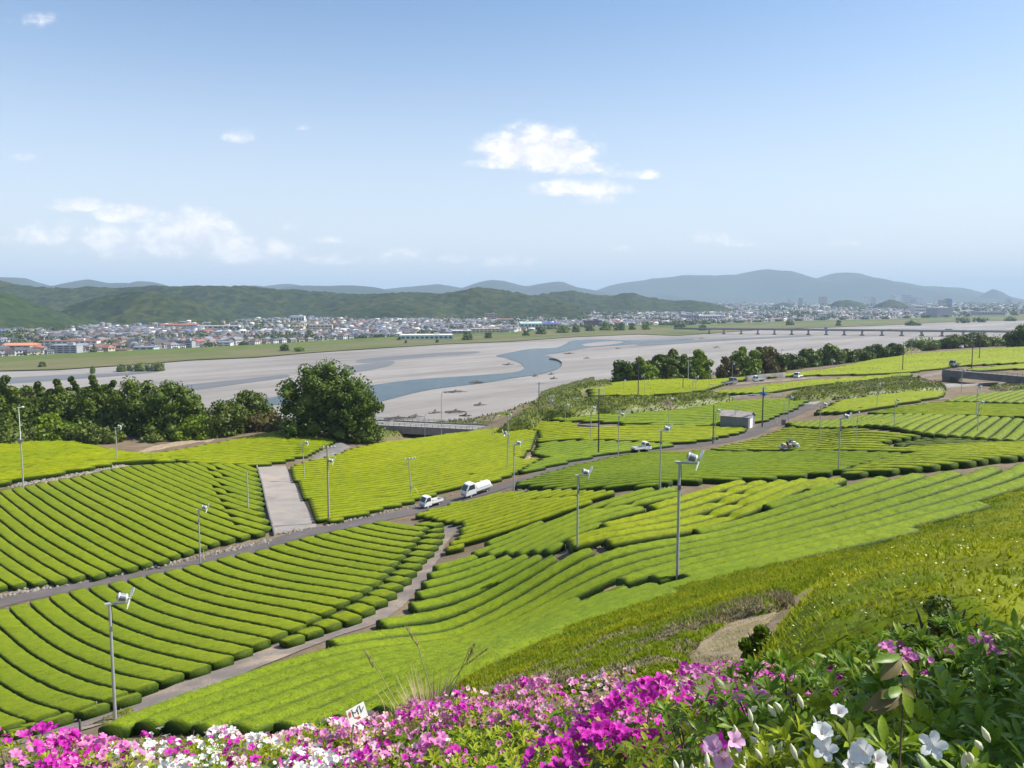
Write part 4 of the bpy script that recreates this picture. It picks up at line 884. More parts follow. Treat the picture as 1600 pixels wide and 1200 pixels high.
for a in [
 (-40,590,690,70,205,'leaf_cedar','cone','cedar_tree','dark cedar cut by the photo edge left of the tall mast'),
 (15,592,690,66,203,'leaf_cedar','cone','cedar_tree','dark pointed cedar behind the tall white mast'),
 (44,606,690,44,210,'leaf_dark','column','evergreen_tree','dark evergreen just beside the tall white mast'),
 (92,598,690,58,206,'leaf_cedar','cone','cedar_tree','broad cedar with yellowish side behind the round yellow-green bush'),
 (118,594,690,44,212,'leaf_dark','cone','cedar_tree','dark narrow cedar over the yellow-green bushes'),
 (150,592,692,52,205,'leaf_cedar','cone','cedar_tree','spiky-topped cedar in the middle of the dark belt'),
 (182,600,694,44,209,'leaf_dark','cone','cedar_tree','dark cedar behind the short fan pole by the brown bank'),
 (214,592,696,64,202,'leaf_cedar','column','evergreen_tree','tall dense evergreen left of the yellow-tipped round tree'),
 (263,580,695,78,198,'leaf_dark','round','camphor_tree','tallest round tree of the belt with yellowing tips'),
 (300,610,690,34,205,'leaf_pale','column','climber_tree','pale green creeper-covered tree beside the tallest round tree'),
 (296,606,688,26,214,'leaf_brown','round','bare_tree','thin grey-brown tree top against the gravel bed'),
 (350,625,688,72,200,'leaf_olive','round','oak_tree','rounded olive oak beside the bright green bush'),
 (392,610,672,62,208,'leaf_olive','round','oak_tree','olive oak with bright lower leaves left of the big dark tree'),
 (416,645,668,56,204,'leaf_brown','bush','brown_shrub','dry brown climber heap beside the big dark tree'),
 (66,602,690,46,214,'leaf_cedar','cone','cedar_tree','dark cedar between the tall mast and the yellow-green bushes'),
 (134,600,690,46,216,'leaf_dark','round','evergreen_tree','dark evergreen behind the spiky cedar'),
 (168,600,692,46,214,'leaf_cedar','round','evergreen_tree','yellowish evergreen filling the middle of the belt'),
 (236,594,694,52,208,'leaf_dark','round','evergreen_tree','dark evergreen close to the tallest round tree'),
 (330,640,690,50,210,'leaf_olive','round','oak_tree','low olive oak behind the bright bush tree'),
 (75,642,680,40,196,'leaf_bright','bush','yellow_bush','round yellow-green bush near the tall mast'),
 (92,660,690,58,192,'leaf_bright','bush','yellow_bush','lower spreading yellow-green bush in front of the cedars'),
 (140,668,696,60,190,'leaf_olive','bush','olive_bush','olive bush at the foot of the spiky cedar'),
 (165,674,697,44,188,'leaf_olive','bush','olive_bush','small olive bush left of the short fan pole'),
 (312,650,690,58,195,'leaf_bright','round','bright_tree','bright green bush tree right of the tallest round tree'),
 (288,668,692,40,193,'leaf_bright','bush','bright_bush','low bright bush above the tan bank'),
 (240,680,702,36,190,'leaf_olive','bush','olive_bush','low olive bush at the left end of the tan bank'),
 (355,672,688,28,196,'leaf_dark','bush','dark_bush','small dark bush at the right end of the tan bank'),
 (20,672,694,70,188,'leaf_olive','bush','olive_hedge','olive hedge bushes under the tall mast'),
 (-40,672,694,70,188,'leaf_olive','bush','olive_hedge','olive hedge bushes at the far field corner'),
 (482,575,694,84,192,'leaf_dark','dome','great_evergreen','left crown of the big dark evergreen clump by the gravel ramp'),
 (516,563,696,112,196,'leaf_dark','dome','great_evergreen','main tall crown of the big dark evergreen clump'),
 (553,594,698,78,190,'leaf_dark','dome','great_evergreen','right drooping crown of the big dark evergreen clump'),
 (572,640,702,44,188,'leaf_cedar','column','evergreen_tree','lighter evergreen hanging over the concrete wall')]:
    tpx(*a, 'tree' if 'bush' not in a[7] and 'shrub' not in a[7] and 'hedge' not in a[7] else 'bush', GL)
for a in [
 (975,562,602,44,292,'leaf_dark','round','evergreen_tree','dark evergreen at the river end of the first right-hand clump'),
 (1002,556,600,34,294,'leaf_bright','round','bright_tree','bright green tree behind the tall thin pole'),
 (1014,566,602,30,288,'leaf_bright','round','bright_tree','low bright tree in front of the first clump'),
 (1035,553,600,58,296,'leaf_olive','dome','spreading_tree','wide olive-yellow tree in the middle of the first clump'),
 (1050,544,596,40,306,'leaf_dark','column','evergreen_tree','tall dark evergreen at the back of the first clump'),
 (1064,546,594,30,310,'leaf_dark','column','evergreen_tree','second dark evergreen at the back of the first clump'),
 (1087,546,592,46,306,'leaf_bright','round','bright_tree','tall bright green tree at the gap in the clumps'),
 (1072,566,594,30,300,'leaf_dark','round','evergreen_tree','dark tree under the tall bright green one'),
 (1138,556,592,36,325,'leaf_brown','round','brown_tree','brownish tree just right of the gap'),
 (1165,540,590,50,335,'leaf_bright','dome','bright_tree','large bright green tree of the second clump'),
 (1194,538,586,44,345,'leaf_brown','round','brown_tree','rust-brown topped tree beside the large bright one'),
 (1212,549,582,36,350,'leaf_olive','round','olive_tree','olive tree at the right side of the second clump'),
 (1234,552,578,42,372,'leaf_dark','round','evergreen_tree','dark rounded tree above the plateau field edge'),
 (1262,545,575,44,392,'leaf_dark','round','evergreen_tree','broad dark tree left of the pale willow'),
 (1298,537,571,40,405,'leaf_pale','round','willow_tree','pale green willow rising from the dark belt'),
 (1322,545,568,36,415,'leaf_olive','round','olive_tree','olive tree right of the pale willow'),
 (1348,546,565,38,428,'leaf_dark','round','evergreen_tree','low dark tree in the plateau belt'),
 (1374,538,560,44,440,'leaf_dark','round','pine_tree','dark pine left of the tall pole'),
 (1396,536,556,34,452,'leaf_dark','round','pine_tree','dark pine just behind the tall pole'),
 (1440,531,548,58,500,'leaf_pale','bush','willow_bush','pale willow bushes behind the small white car'),
 (1484,528,545,36,505,'leaf_dark','round','evergreen_tree','dark tree left of the yellow-olive one on the skyline edge'),
 (1502,522,544,44,510,'leaf_olive','round','olive_tree','olive tree between the two tall dark poles'),
 (1527,520,542,46,515,'leaf_olive','round','olive_tree','yellow-olive tree right of the tall dark poles'),
 (1560,526,543,44,520,'leaf_pale','bush','willow_bush','pale bushes below the right end of the bridge'),
 (1600,507,543,56,480,'leaf_dark','round','evergreen_tree','big dark tree at the right end of the bridge'),
 (1660,500,545,70,480,'leaf_dark','round','evergreen_tree','big dark tree cut off by the photo edge beyond the bridge end')]:
    tpx(*a, 'tree', GR)
# ---- masses of undergrowth on the banks
def mound(name, label, px, h, mats, step, shoots, size, seed, tall=1.0, edge=1.2, rough=.5, lumps=1.6, mixmat=None, off=0.0, soil='soil', flowers=0, under=None, hollow=0.0, near_d=1e6, wide=.30, nr=0):
    """a bumpy thicket over the outlined ground: low mass plus upright leafy shoots"""
    P = hits(px, h * .7, nr)[:, :2] if isinstance(px, list) else px
    g = np.random.default_rng(seed); x0, y0 = P.min(0); x1, y1 = P.max(0)
    step = min(step, (x1 - x0) / 14, (y1 - y0) / 14); nx, ny = int((x1 - x0) / step) + 2, int((y1 - y0) / step) + 2
    X, Y = np.meshgrid(np.linspace(x0, x1, nx), np.linspace(y0, y1, ny)); xf, yf = X.ravel(), Y.ravel()
    def top(x, y):
        e = np.where(inside(P, x, y), edge_dist(P, x, y), 0); k = np.clip(e / edge, 0, 1) ** .5
        n = vnoise(x, y, lumps, seed) * .6 + vnoise(x, y, lumps * .4, seed + 1) * .4
        return k, n
    k, n = top(xf, yf); z = ground(xf, yf) + np.where(k > 0, h * k * (1 - rough + rough * 1.4 * n), -.3)
    q = grid_faces(nx, ny); keep = (k[q] > 0).any(1); q = q[keep]; us = np.unique(q); mp = np.zeros(len(xf), int); mp[us] = np.arange(len(us)); V = np.column_stack([xf, yf, z])[us]; q = mp[q]
    tint0 = np.clip(.30 + n[us] * .5, 0, 1)
    cells = np.where(keep)[0]; qa = grid_faces(nx, ny)[cells][:, 0]; cx_, cy_ = xf[qa], yf[qa]; cd = np.hypot(cx_, cy_); ca = ((x1 - x0) / (nx - 1)) * ((y1 - y0) / (ny - 1))
    wt = np.clip(near_d / cd, .05, 1.6 if near_d < 1e5 else 1) ** 1.6; area = wt.sum() * ca; m = int(min(shoots * area, 200000)); pk = g.choice(len(cells), m, p=wt / wt.sum())
    xs = cx_[pk] + g.random(m) * (x1 - x0) / (nx - 1); ys = cy_[pk] + g.random(m) * (y1 - y0) / (ny - 1); ks, ns = top(xs, ys); ok = np.where(ks > .05)[0]; xs, ys, ks, ns = xs[ok], ys[ok], ks[ok], ns[ok]; m = len(ok)
    size = size * np.clip(np.hypot(xs, ys) / min(near_d, 1e5), .75 if near_d < 1e5 else 1.0, 3.0) ** .8
    zs = ground(xs, ys) + h * ks * (1 - rough + rough * 1.4 * ns)
    if hollow: zs -= hollow * g.uniform(0, 1, m)
    a = g.uniform(0, 6.283, m); s = size * g.uniform(.55, 1.35, m); B = np.column_stack([xs, ys, zs - s * .2]); dv = np.column_stack([np.cos(a), np.sin(a), 0 * a]) * (s * wide)[:, None]
    tip = B + np.column_stack([g.normal(0, .35, m) * s - np.sin(a) * s * .6, g.normal(0, .35, m) * s + np.cos(a) * s * .6, s * tall * g.uniform(.35, 1.1, m)])
    b = len(V); V = np.concatenate([V, B - dv, B + dv, tip]); T = np.stack([b + np.arange(m), b + m + np.arange(m), b + 2 * m + np.arange(m)], 1)
    t2 = np.clip(.35 + .65 * ns + g.normal(0, .15, m), 0, 1); tint = np.concatenate([tint0, t2 * .8, t2 * .8, np.clip(t2 * 1.1, 0, 1)])
    mi = None; ml = [M[mats]] if isinstance(mats, str) else [M[k_] for k_ in mats]
    if len(ml) > 1:
        pick = lambda x, y: (vnoise(x, y, mixmat[0], seed + 7) * .7 + vnoise(x, y, mixmat[0] * .3, seed + 8) * .3 > mixmat[1]).astype(int)
        c = V[q].mean(1); mi = np.concatenate([pick(c[:, 0], c[:, 1]), np.where(g.random(m) < .85, pick(xs, ys), 0)])
    o = obj(name, mesh_np(name, V, quads=q, tris=T, mats=ml, tint=tint, mi=mi)); tag(o, label, kind='stuff')
    if flowers:
        f = g.integers(0, m, int(flowers * area)); fs = size[f] * .22; c = tip[f] + np.array([0, 0, .02]); w = g.uniform(0, 6.28, len(f)); e1 = np.column_stack([np.cos(w), np.sin(w), .3 + 0 * w]) * fs[:, None]; e2 = np.column_stack([-np.sin(w), np.cos(w),   .3 + 0 * w]) * fs[:, None]
        Vf = np.stack([c - e1, c - e2, c + e1, c + e2], 1).reshape(-1, 3); o2 = obj('wild_flowers', mesh_np('wild_flowers', Vf, quads=np.arange(len(Vf)).reshape(-1, 4), mats=[M['petal_straw']])); tag(o2, 'tiny cream flower heads scattered through the overgrown slope', kind='stuff')
    return o
M['petal_straw'] = plain('cream_flower_heads', (.65, .62, .38), .7, var=.1)
M['weeds'] = tea('overgrown_tea_shoots', (.44, .44, .008), (.17, .21, .012), scale=4, bump=.3, patch=.12, trans=.4)
M['weeds_b'] = tea('overgrown_tea_deep', (.33, .38, .008), (.12, .17, .010), scale=4, bump=.3, patch=.12, trans=.4)
M['dry'] = tea('dead_stalks', (.34, .27, .14), (.13, .095, .055), scale=5, bump=.3, patch=.2)
M['scrub'] = leafmat('bank_scrub', (.06, .085, .01), (.20, .225, .022), scale=.25, trans=.2)
M['scrub_dry'] = leafmat('dry_bank_scrub', (.12, .10, .045), (.26, .22, .11), scale=.3, trans=.15)
mound('bank_scrub', 'tangled green scrub on the steep bank down to the river', [(770,672),(800,652),(835,632),(842,612),(880,601),(930,588),(958,598),(905,607),(915,622),(935,628),(940,640),(900,646),(845,650),(838,662),(800,668)], 2.2, ('scrub', 'scrub_dry'), .9, 13, .6, 31, lumps=4, mixmat=(9, .80), edge=1.6, hollow=.3)
mound('bank_scrub', 'green scrub strip between the upper terrace and the white rail', [(905,622),(1000,621),(1060,617),(1110,612),(1150,620),(1100,628),(1040,636),(960,642),(915,640)], 2.2, ('scrub', 'scrub_dry'), .9, 11, .5, 32, lumps=3, mixmat=(9, .70), edge=1.5)
mound('bank_scrub', 'bushy green bank under the high terrace beside the long concrete road', [(1225,618),(1260,605),(1300,600),(1350,596),(1400,588),(1440,590),(1478,600),(1478,606),(1400,611),(1330,616),(1240,623)], 1.7, ('scrub', 'scrub_dry'), .9, 11, .5, 33, lumps=3, mixmat=(10, .70), edge=1.5)
mound('bank_scrub', 'rough scrub on the slope below the overpass', [(1545,604),(1575,598),(1640,597),(1700,600),(1640,606),(1560,607)], 1.0, ('scrub', 'scrub_dry'), .9, 8, .45, 34, lumps=3, mixmat=(8, .55), edge=1.0)
mound('bank_scrub', 'scrub on the dropping edge beyond the big dark trees', np.array([(-64, 214), (-36, 216), (-26, 238), (-30, 262), (-50, 250), (-70, 232)], float), 2.2, ('scrub', 'scrub_dry'), .9, 8, .5, 35, lumps=4, mixmat=(9, .6), edge=2)
mound('bank_scrub', 'wooded river slope below the belt of trees', np.array([(-260, 205), (-64, 207), (-64, 222), (-66, 236), (-260, 236)], float), 2.6, ('scrub', 'scrub_dry'), 1.2, 2, .8, 36, lumps=5, mixmat=(12, .6), edge=2)
_e = EDGE[(EDGE[:, 0] > -45) & (EDGE[:, 0] < 400)]
mound('bank_scrub', 'scrub along the river slope of the plateau', np.array([(a + (-6 if a < 20 else 2), b - 6) for a, b in _e] + [(a - 8, b + 24) for a, b in _e[::-1]], float), 2.4, ('scrub', 'scrub_dry'), 1.5, 1.6, 1.0, 37, lumps=5, mixmat=(14, .58), edge=3)
# overgrown tea and weeds on the near slope
mound('overgrown_tea', 'tall overgrown tea with fresh yellow-green shoots on the near slope', [(1158,1022),(1180,985),(1215,955),(1250,925),(1300,895),(1360,868),(1440,838),(1520,800),(1600,764),(1720,712),(1760,900),(1640,962),(1560,968),(1490,975),(1400,990),(1290,1005),(1210,1018)], .85, ('weeds', 'weeds_b'), .22, 800, .085, 41, tall=1.25, lumps=1.1, mixmat=(2.5, .56), edge=.9, rough=.35, flowers=4, hollow=.2, near_d=15, wide=.26)
mound('overgrown_tea', 'fringe of overgrown tea below the pale hedges', [(905,968),(1000,937),(1100,907),(1190,880),(1262,866),(1330,862),(1300,890),(1240,918),(1150,935),(1060,958),(960,990),(880,1020),(790,1062),(720,1085),(706,1072),(770,1038),(850,1000)], .6, ('weeds', 'weeds_b'), .3, 420, .09, 42, tall=1.3, near_d=26, wide=.2, lumps=1.0, mixmat=(2.2, .5), edge=.7, rough=.5)
mound('weedy_slope', 'low weedy tea mixed with dead brown stalks beside the bare patch', [(690,1092),(760,1068),(860,1028),(960,990),(1060,958),(1150,935),(1230,920),(1220,945),(1150,960),(1100,985),(1075,1010),(1085,1030),(1010,1048),(900,1062),(790,1082),(720,1098)], .4, ('weeds_b', 'dry'), .3, 380, .085, 43, tall=1.2, near_d=22, wide=.24, lumps=.9, mixmat=(1.6, .50), edge=.6, rough=.7)
mound('dead_stalks', 'strip of dead brown stalks along the top of the bare patch', [(1020,990),(1090,962),(1160,940),(1236,915),(1242,940),(1190,950),(1120,972),(1075,992)], .32, 'dry', .3, 420, .10, 44, tall=1.7, near_d=24, wide=.16, lumps=.8, edge=.5, rough=.6)
mound('verge_weeds', 'thin weeds at the path corner by the near fan pole', [(140,1130),(180,1112),(212,1102),(208,1112),(165,1128)], .25, ('weeds_b', 'dry'), .3, 60, .14, 45, lumps=.8, mixmat=(1, .5), edge=.5)
mound('bank_scrub', 'weeds along the foot of the azalea bank', [(-60,1178),(60,1166),(140,1150),(200,1152),(330,1146),(450,1140),(560,1120),(600,1110),(690,1095),(800,1078),(820,1095),(600,1150),(300,1180),(-60,1195)], .3, ('weeds', 'dry'), .5, 30, .2, 46, lumps=1.5, mixmat=(2, .55), edge=.8)
# shrubs that stand alone
def near_bush(name, label, u, vb, vt, wpx, off, mat, seed, per=240, dim=.035):
    p = hit(u, vb, off, 4 if off > .5 else 8); d = p[1]
    if off > .5: p = at(u, vb, off); d = off
    z = float(ground(p[0], p[1])[0]); W = wpx / FPX * d; Hh = at(u, vt, d)[2] - z; root = empty(name, (p[0], p[1], z)); tag(root, label, 'bush'); g = np.random.default_rng(seed)
    C, Rr = lobes('bush', W, Hh, g); V, T = leaf_cloud(C, Rr, per, dim, seed, .85); obj('foliage', mesh_np('foliage', V, tris=T, mats=[M[mat]]), root)
    b = MB()
    for k in range(9):
        a = g.uniform(0, 6.28); b.tube([(0, 0, -.1), (math.cos(a) * W * .2, math.sin(a) * W * .2, Hh * .45), (math.cos(a) * W * .36, math.sin(a) * W * .36, Hh * .8)], [.03, .02, .006], 5)
    b.build('stems', M['bark'], root); return root
near_bush('round_shrub', 'dark rounded shrub with small leaves rising from the overgrown tea', 1480, 982, 926, 128, 6.1, 'leaf_olive', 61, 420, .022)
near_bush('round_shrub', 'smaller dark shrub between the rounded one and the azaleas', 1412, 992, 952, 66, 6.0, 'leaf_olive', 62, 300, .02)
near_bush('green_shrub', 'dense green shrub at the corner of the bare straw patch', 1190, 1018, 978, 62, .2, 'leaf_bright', 63, 380, .06)
def dry_grass():
    p = at(672, 1098, 9.3); z = float(ground(p[0], p[1])[0]); root = empty('dry_grass_tuft', (p[0], p[1], z), 0, 1.25); tag(root, 'tuft of dry straw grass with tall seed stalks behind the pink azaleas', 'grass tuft'); g = np.random.default_rng(8)
    V, T = [], []
    for i in range(420):
        a = g.uniform(0, 6.28); r = abs(g.normal(0, .16)); h = g.uniform(.25, .75); l = g.uniform(.05, .35); b0 = np.array([math.cos(a) * r, math.sin(a) * r, 0]); w = np.array([-math.sin(a), math.cos(a), 0]) * .006
        m_ = b0 + np.array([math.cos(a) * l * .4, math.sin(a) * l * .4, h * .65]); e_ = b0 + np.array([math.cos(a) * l, math.sin(a) * l, h]); k = len(V); V += [b0 - w, b0 + w, m_ - w * .7, m_ + w * .7, e_]; T += [(k, k + 1, k + 3), (k, k + 3, k + 2), (k + 2, k + 3, k + 4)]
    obj('blades', mesh_np('blades', V, tris=T, mats=[M['straw']]), root)
    for x, h, lean in ((-.45, .92, -.10), (.02, 1.15, -.16), (.25, 1.0, .12), (.10, .95, .3)):
        s = MB().tube([(x * .4, 0, 0), (x * .7, 0, h * .5), (x + lean, 0, h), (x + lean * 1.5, 0, h * 1.05)], [.006, .005, .003, .001], 5); st = s.build('stalk', M['straw'], root)
        q = MB()
        for k in range(26):
            f = k / 26; c = Vector((x + lean * (.8 + .7 * f), 0, h * (.88 + .17 * f))); q.tube([c, c + Vector((g.normal(0, .012), g.normal(0, .012), .03))], [.005, .001], 4)
        q.build('seed_head', M['straw'], st)
M['straw'] = leafmat('dry_straw', (.30, .24, .12), (.50, .42, .24), scale=6, trans=.2)
dry_grass()
# vegetation on the gravel bed and flood plain
for i, (u, v, d, w, h, mat, lab) in enumerate([(190,579,0,17,11,'leaf_pale','lone pale reed clump at the left of the gravel island'),(203,578,0,10,9,'leaf_pale','small pale reed clump beside the lone one on the gravel'),(222,578,0,30,11,'leaf_pale','left part of the willow thicket on the gravel island'),(246,578,0,28,12,'leaf_pale','right part of the willow thicket on the gravel island'),(145,582,0,8,10,'leaf_bright','single bright willow bush out on the gravel'),
   (66,573,0,12,8,'leaf_dark','dark bush on the flood plain near the left photo edge'),(445,548,0,16,12,'leaf_dark','dark round bush on the flood plain below the town houses'),(468,549,0,18,7,'leaf_bright','lighter bush beside the dark round one on the flood plain'),(483,534,0,20,20,'leaf_olive','big olive tree on the levee among the houses'),(730,531,0,20,14,'leaf_olive','spreading tree in front of the cream school'),(763,528,0,14,10,'leaf_olive','small tree right of the spreading one before the school'),
   (634,536,0,4,5,'leaf_dark','tiny dark bush on the flood plain below the mint factory'),(683,535,0,5,5,'leaf_dark','tiny round bush below the grey factory wing'),(822,524,0,14,9,'leaf_dark','dark tree at the river end of the flood plain'),(845,522,0,20,14,'leaf_dark','dark tree clump before the blue-roofed warehouse'),(880,520,0,24,13,'leaf_bright','fresh green tree clump on the far bank'),(900,519,0,16,14,'leaf_olive','olive tree right of the fresh green clump'),(922,517,0,18,12,'leaf_dark','dark tree below the maroon apartments'),(945,516,0,22,15,'leaf_bright','leafy tree right of the maroon apartments'),(968,516,0,22,13,'leaf_dark','dark leafy tree along the far bank'),(988,515,0,14,10,'leaf_olive','last olive tree of the far bank clump'),
   (1010,515,0,16,14,'leaf_bright','green tree standing left of the bridge approach'),(1062,512,0,20,10,'leaf_dark','dark trees under the bridge approach'),(1098,516,0,16,9,'leaf_olive','olive tree at the first bridge pier'),(1234,508,0,16,9,'leaf_dark','dark bush behind the long bridge'),(1310,509,0,10,10,'leaf_dark','rounded tree standing behind the long bridge'),(1425,508,0,30,5,'leaf_dark','low dark riverside thicket beyond the bridge'),(1505,504,0,30,9,'leaf_dark','riverside wood below the blue tower'),(1530,503,0,28,8,'leaf_dark','riverside wood right of the blue tower'),(1578,501,0,26,6,'leaf_dark','riverside wood near the right photo edge')]):
    p = plane(u, v, .9); d = p[1]; _ts[0] += 1
    tree('riverside_shrub' if h < 13 else 'riverside_tree', lab, 'bush' if h < 13 else 'tree', p[0], p[1], .9 + h / FPX * d, w / FPX * d, mat, 'bush', trunk=.08, seed=_ts[0], group='scattered bushes and trees of the far river side', per=60, zbase=.5)
M['drift'] = plain('driftwood', (.12, .095, .075), .9, var=.3, scale=1.0)
def driftwood(u, v, L, seed, label):
    g = np.random.default_rng(seed); p = plane(u, v, 0.1); root = empty('driftwood', (p[0], p[1], 0.1), g.uniform(-.4, .4) + RB_ROT * .3); tag(root, label, 'driftwood', 'driftwood heaps stranded on the gravel bed')
    for k in range(5):
        l = L * g.uniform(.4, 1); a = g.normal(0, .5); y = g.normal(0, L * .12); MB().tube([(-l * .5, y, .2), (0, y + a * .6, .5 + g.uniform(0, .5)), (l * .5 * math.cos(a), y + l * .5 * math.sin(a), .3)], [.35, .28, .12], 6).build('log', M['drift'], root)
    MB().tube([(-L * .1, 0, .1), (0, .4, 1.3), (.6, .2, 1.9)], [.6, .45, .1], 6).build('root_stump', M['drift'], root)
for i, (u, v, L, lab) in enumerate([(712,613,16,'driftwood heap with a raised root on the near gravel bank'),(750,633,8,'compact dark stump above the overpass'),(712,644,14,'long flat driftwood line above the overpass'),(728,650,9,'grey driftwood heap right of the overpass lamps'),(650,652,8,'dark stump close behind the overpass rail'),(680,645,8,'small driftwood line left of the long flat one'),(622,655,16,'driftwood line beside the big dark tree'),(745,598,12,'driftwood at the water edge of the lower channel'),(890,553,14,'driftwood streak below the upper channel'),(918,560,9,'small driftwood streak on the pale gravel'),(965,545,8,'driftwood speck near the first clump of trees'),(1097,529,10,'dark driftwood at the start of the bridge'),(1120,543,9,'driftwood line above the gap in the trees'),(862,585,6,'driftwood speck below the channel bend'),(836,588,6,'pair of driftwood bits below the bend'),(866,592,6,'driftwood bit near the scrub bank'),(795,570,12,'dark snag at the tip of the gravel spit')]):
    driftwood(u, v, L, i, lab)
def cut_bank():
    C = np.array([plane(u, v, 0)[:2] for u, v in cr([(858,562),(868,563),(875,566),(878,570),(876,573)], 8, closed=False)])
    V = [(x, y, z) for x, y in C for z in (.1, 1.6)] ; o = obj('cut_bank', mesh_np('cut_bank', V, quads=grid_faces(2, len(C)), mats=[M['drift']])); tag(o, kind='structure')
cut_bank()

mound('straw_litter', 'dry straw litter over the bare patch', [(1082,1028),(1092,1004),(1130,968),(1192,948),(1224,953),(1194,978),(1180,1004),(1164,1032)],   .07, 'dry', .2, 900, .10, 47, tall=.45, lumps=.5, edge=.5, wide=.12)

mound('overgrown_tea', 'weedy strip between the pale hedges and the tall overgrown tea', [(1236,888),(1262,862),(1400,828),(1500,792),(1600,756),(1730,702),(1730,735),(1600,788),(1500,826),(1400,856),(1300,896)], .5, ('weeds', 'weeds_b'), .35, 160, .12, 48, tall=1.2, lumps=1.2, mixmat=(2.2, .55), edge=.5, rough=.5, near_d=45, wide=.26)
# ---------------------------------------------------------------- fans, poles, lamps
M['galv'] = plain('galvanised_steel', (.42, .44, .45), .45, metal=.35, var=.15, scale=2)
M['white'] = plain('white_paint', (.78, .78, .76), .35, var=.03, scale=2)
M['grille'] = plain('grey_motor_grille', (.20, .21, .24), .5, metal=.3, var=.2, scale=9)
M['pole_conc'] = plain('concrete_pole', (.33, .29, .23), .8, var=.15, scale=1.2)
M['pole_dark'] = plain('dark_utility_pole', (.085, .075, .07), .8, var=.2, scale=1.2)
M['black'] = plain('black_rubber', (.02, .02, .022), .7, var=.2)
M['glass'] = plain('dark_vehicle_glass', (.035, .05, .055), .08, var=.1)
M['chrome'] = plain('headlamp_glass', (.6, .62, .62), .15, metal=.6, var=.05)
M['yellow'] = plain('yellow_sleeve', (.70, .58, .06), .5, var=.05)
M['blue_paint'] = plain('blue_paint', (.03, .16, .55), .4, var=.08, scale=3)
M['pink'] = plain('pink_cloth', (.62, .28, .33), .8, var=.2, scale=9)
M['teal'] = plain('teal_paint', (.05, .30, .27), .4, var=.08)
M['truck_grey'] = plain('grey_truck_paint', (.25, .26, .27), .45, var=.1)
GF = 'frost fan poles standing in the tea fields'
def fan_proto():
    r = empty('frost_fan', (0, 0, 0))
    MB().tube([(0, 0, -1.2), (0, 0, 3.5), (0, 0, 7)], [.095, .085, .075], 10).build('pole', M['galv'], r, smooth=False)
    MB().box((.42, 0, 6.98), (1.2, .12, .10)).box((-.1, 0, 7.02), (.3, .3, .08)).build('bracket', M['galv'], r)
    a = Vector((.94, 0, -.33)).normalized(); c = Vector((.75, 0, 7.28))
    mo = MB().tube([c - a * .34, c - a * .30, c + a * .16, c + a * .20], [.14, .22, .22, .17], 14).build('motor', M['white'], r, smooth=False)
    MB().tube([c - a * .36, c - a * .338], [.17, .17], 14).tube([c - a * .24, c + a * .10], [.228, .228], 14, cap=False).build('grille', M['grille'], mo)
    MB().box((.62, 0, 7.06), (.5, .22, .10)).build('mount', M['white'], r)
    h = c + a * .36; MB().tube([c + a * .2, h, h + a * .07], [.05, .07, .02], 8).build('hub', M['galv'], r)
    b1 = a.cross(Vector((0, 1, 0))).normalized()
    for s in (-1, 1):
        d = (b1 * s + Vector((0, .18 * s, 0))).normalized(); w = a.cross(d).normalized(); V = []
        for f, wd in ((.06, .06), (.22, .12), (.55, .16), (.8, .11)):
            tw = (a * .35 + w * .94).normalized(); p = h + d * f * .78; V += [p - tw * wd + a * .012, p + tw * wd + a * .012, p + tw * wd - a * .012, p - tw * wd - a * .012]
        P = []
        for i in range(3):
            for k in range(4): P.append((i * 4 + k, i * 4 + (k + 1) % 4, i * 4 + 4 + (k + 1) % 4, i * 4 + 4 + k))
        P += [(3, 2, 1, 0), (12, 13, 14, 15)]
        MB().add(V, P).build('fan_blade', M['white'], r)
    MB().box((0, -.16, 5.6), (.16, .14, .3)).box((.05, .12, 5.35), (.1, .1, .16)).build('control_box', M['grille'], r)
    MB().tube([(.08, 0, 6.9), (.13, .05, 6.2), (.09, 0, 5.7)], .015, 5).build('cable', M['black'], r)
    return r
FP = fan_proto(); _ff = [True]
def fan(u, vb, vt, label, rz=0.0, lean=0.0, flat=False):
    p = hit(u, vb, .35); z = float(ground(p[0], p[1])[0]); H = at(u, vt, p[1])[2] - z
    o = FP if _ff[0] else copy_tree(FP); _ff[0] = False
    o.location = (p[0], p[1], z); o.scale = (H / 7.45,) * 3; o.rotation_euler = (0, lean, rz); tag(o, label, 'fan pole', GF); return o
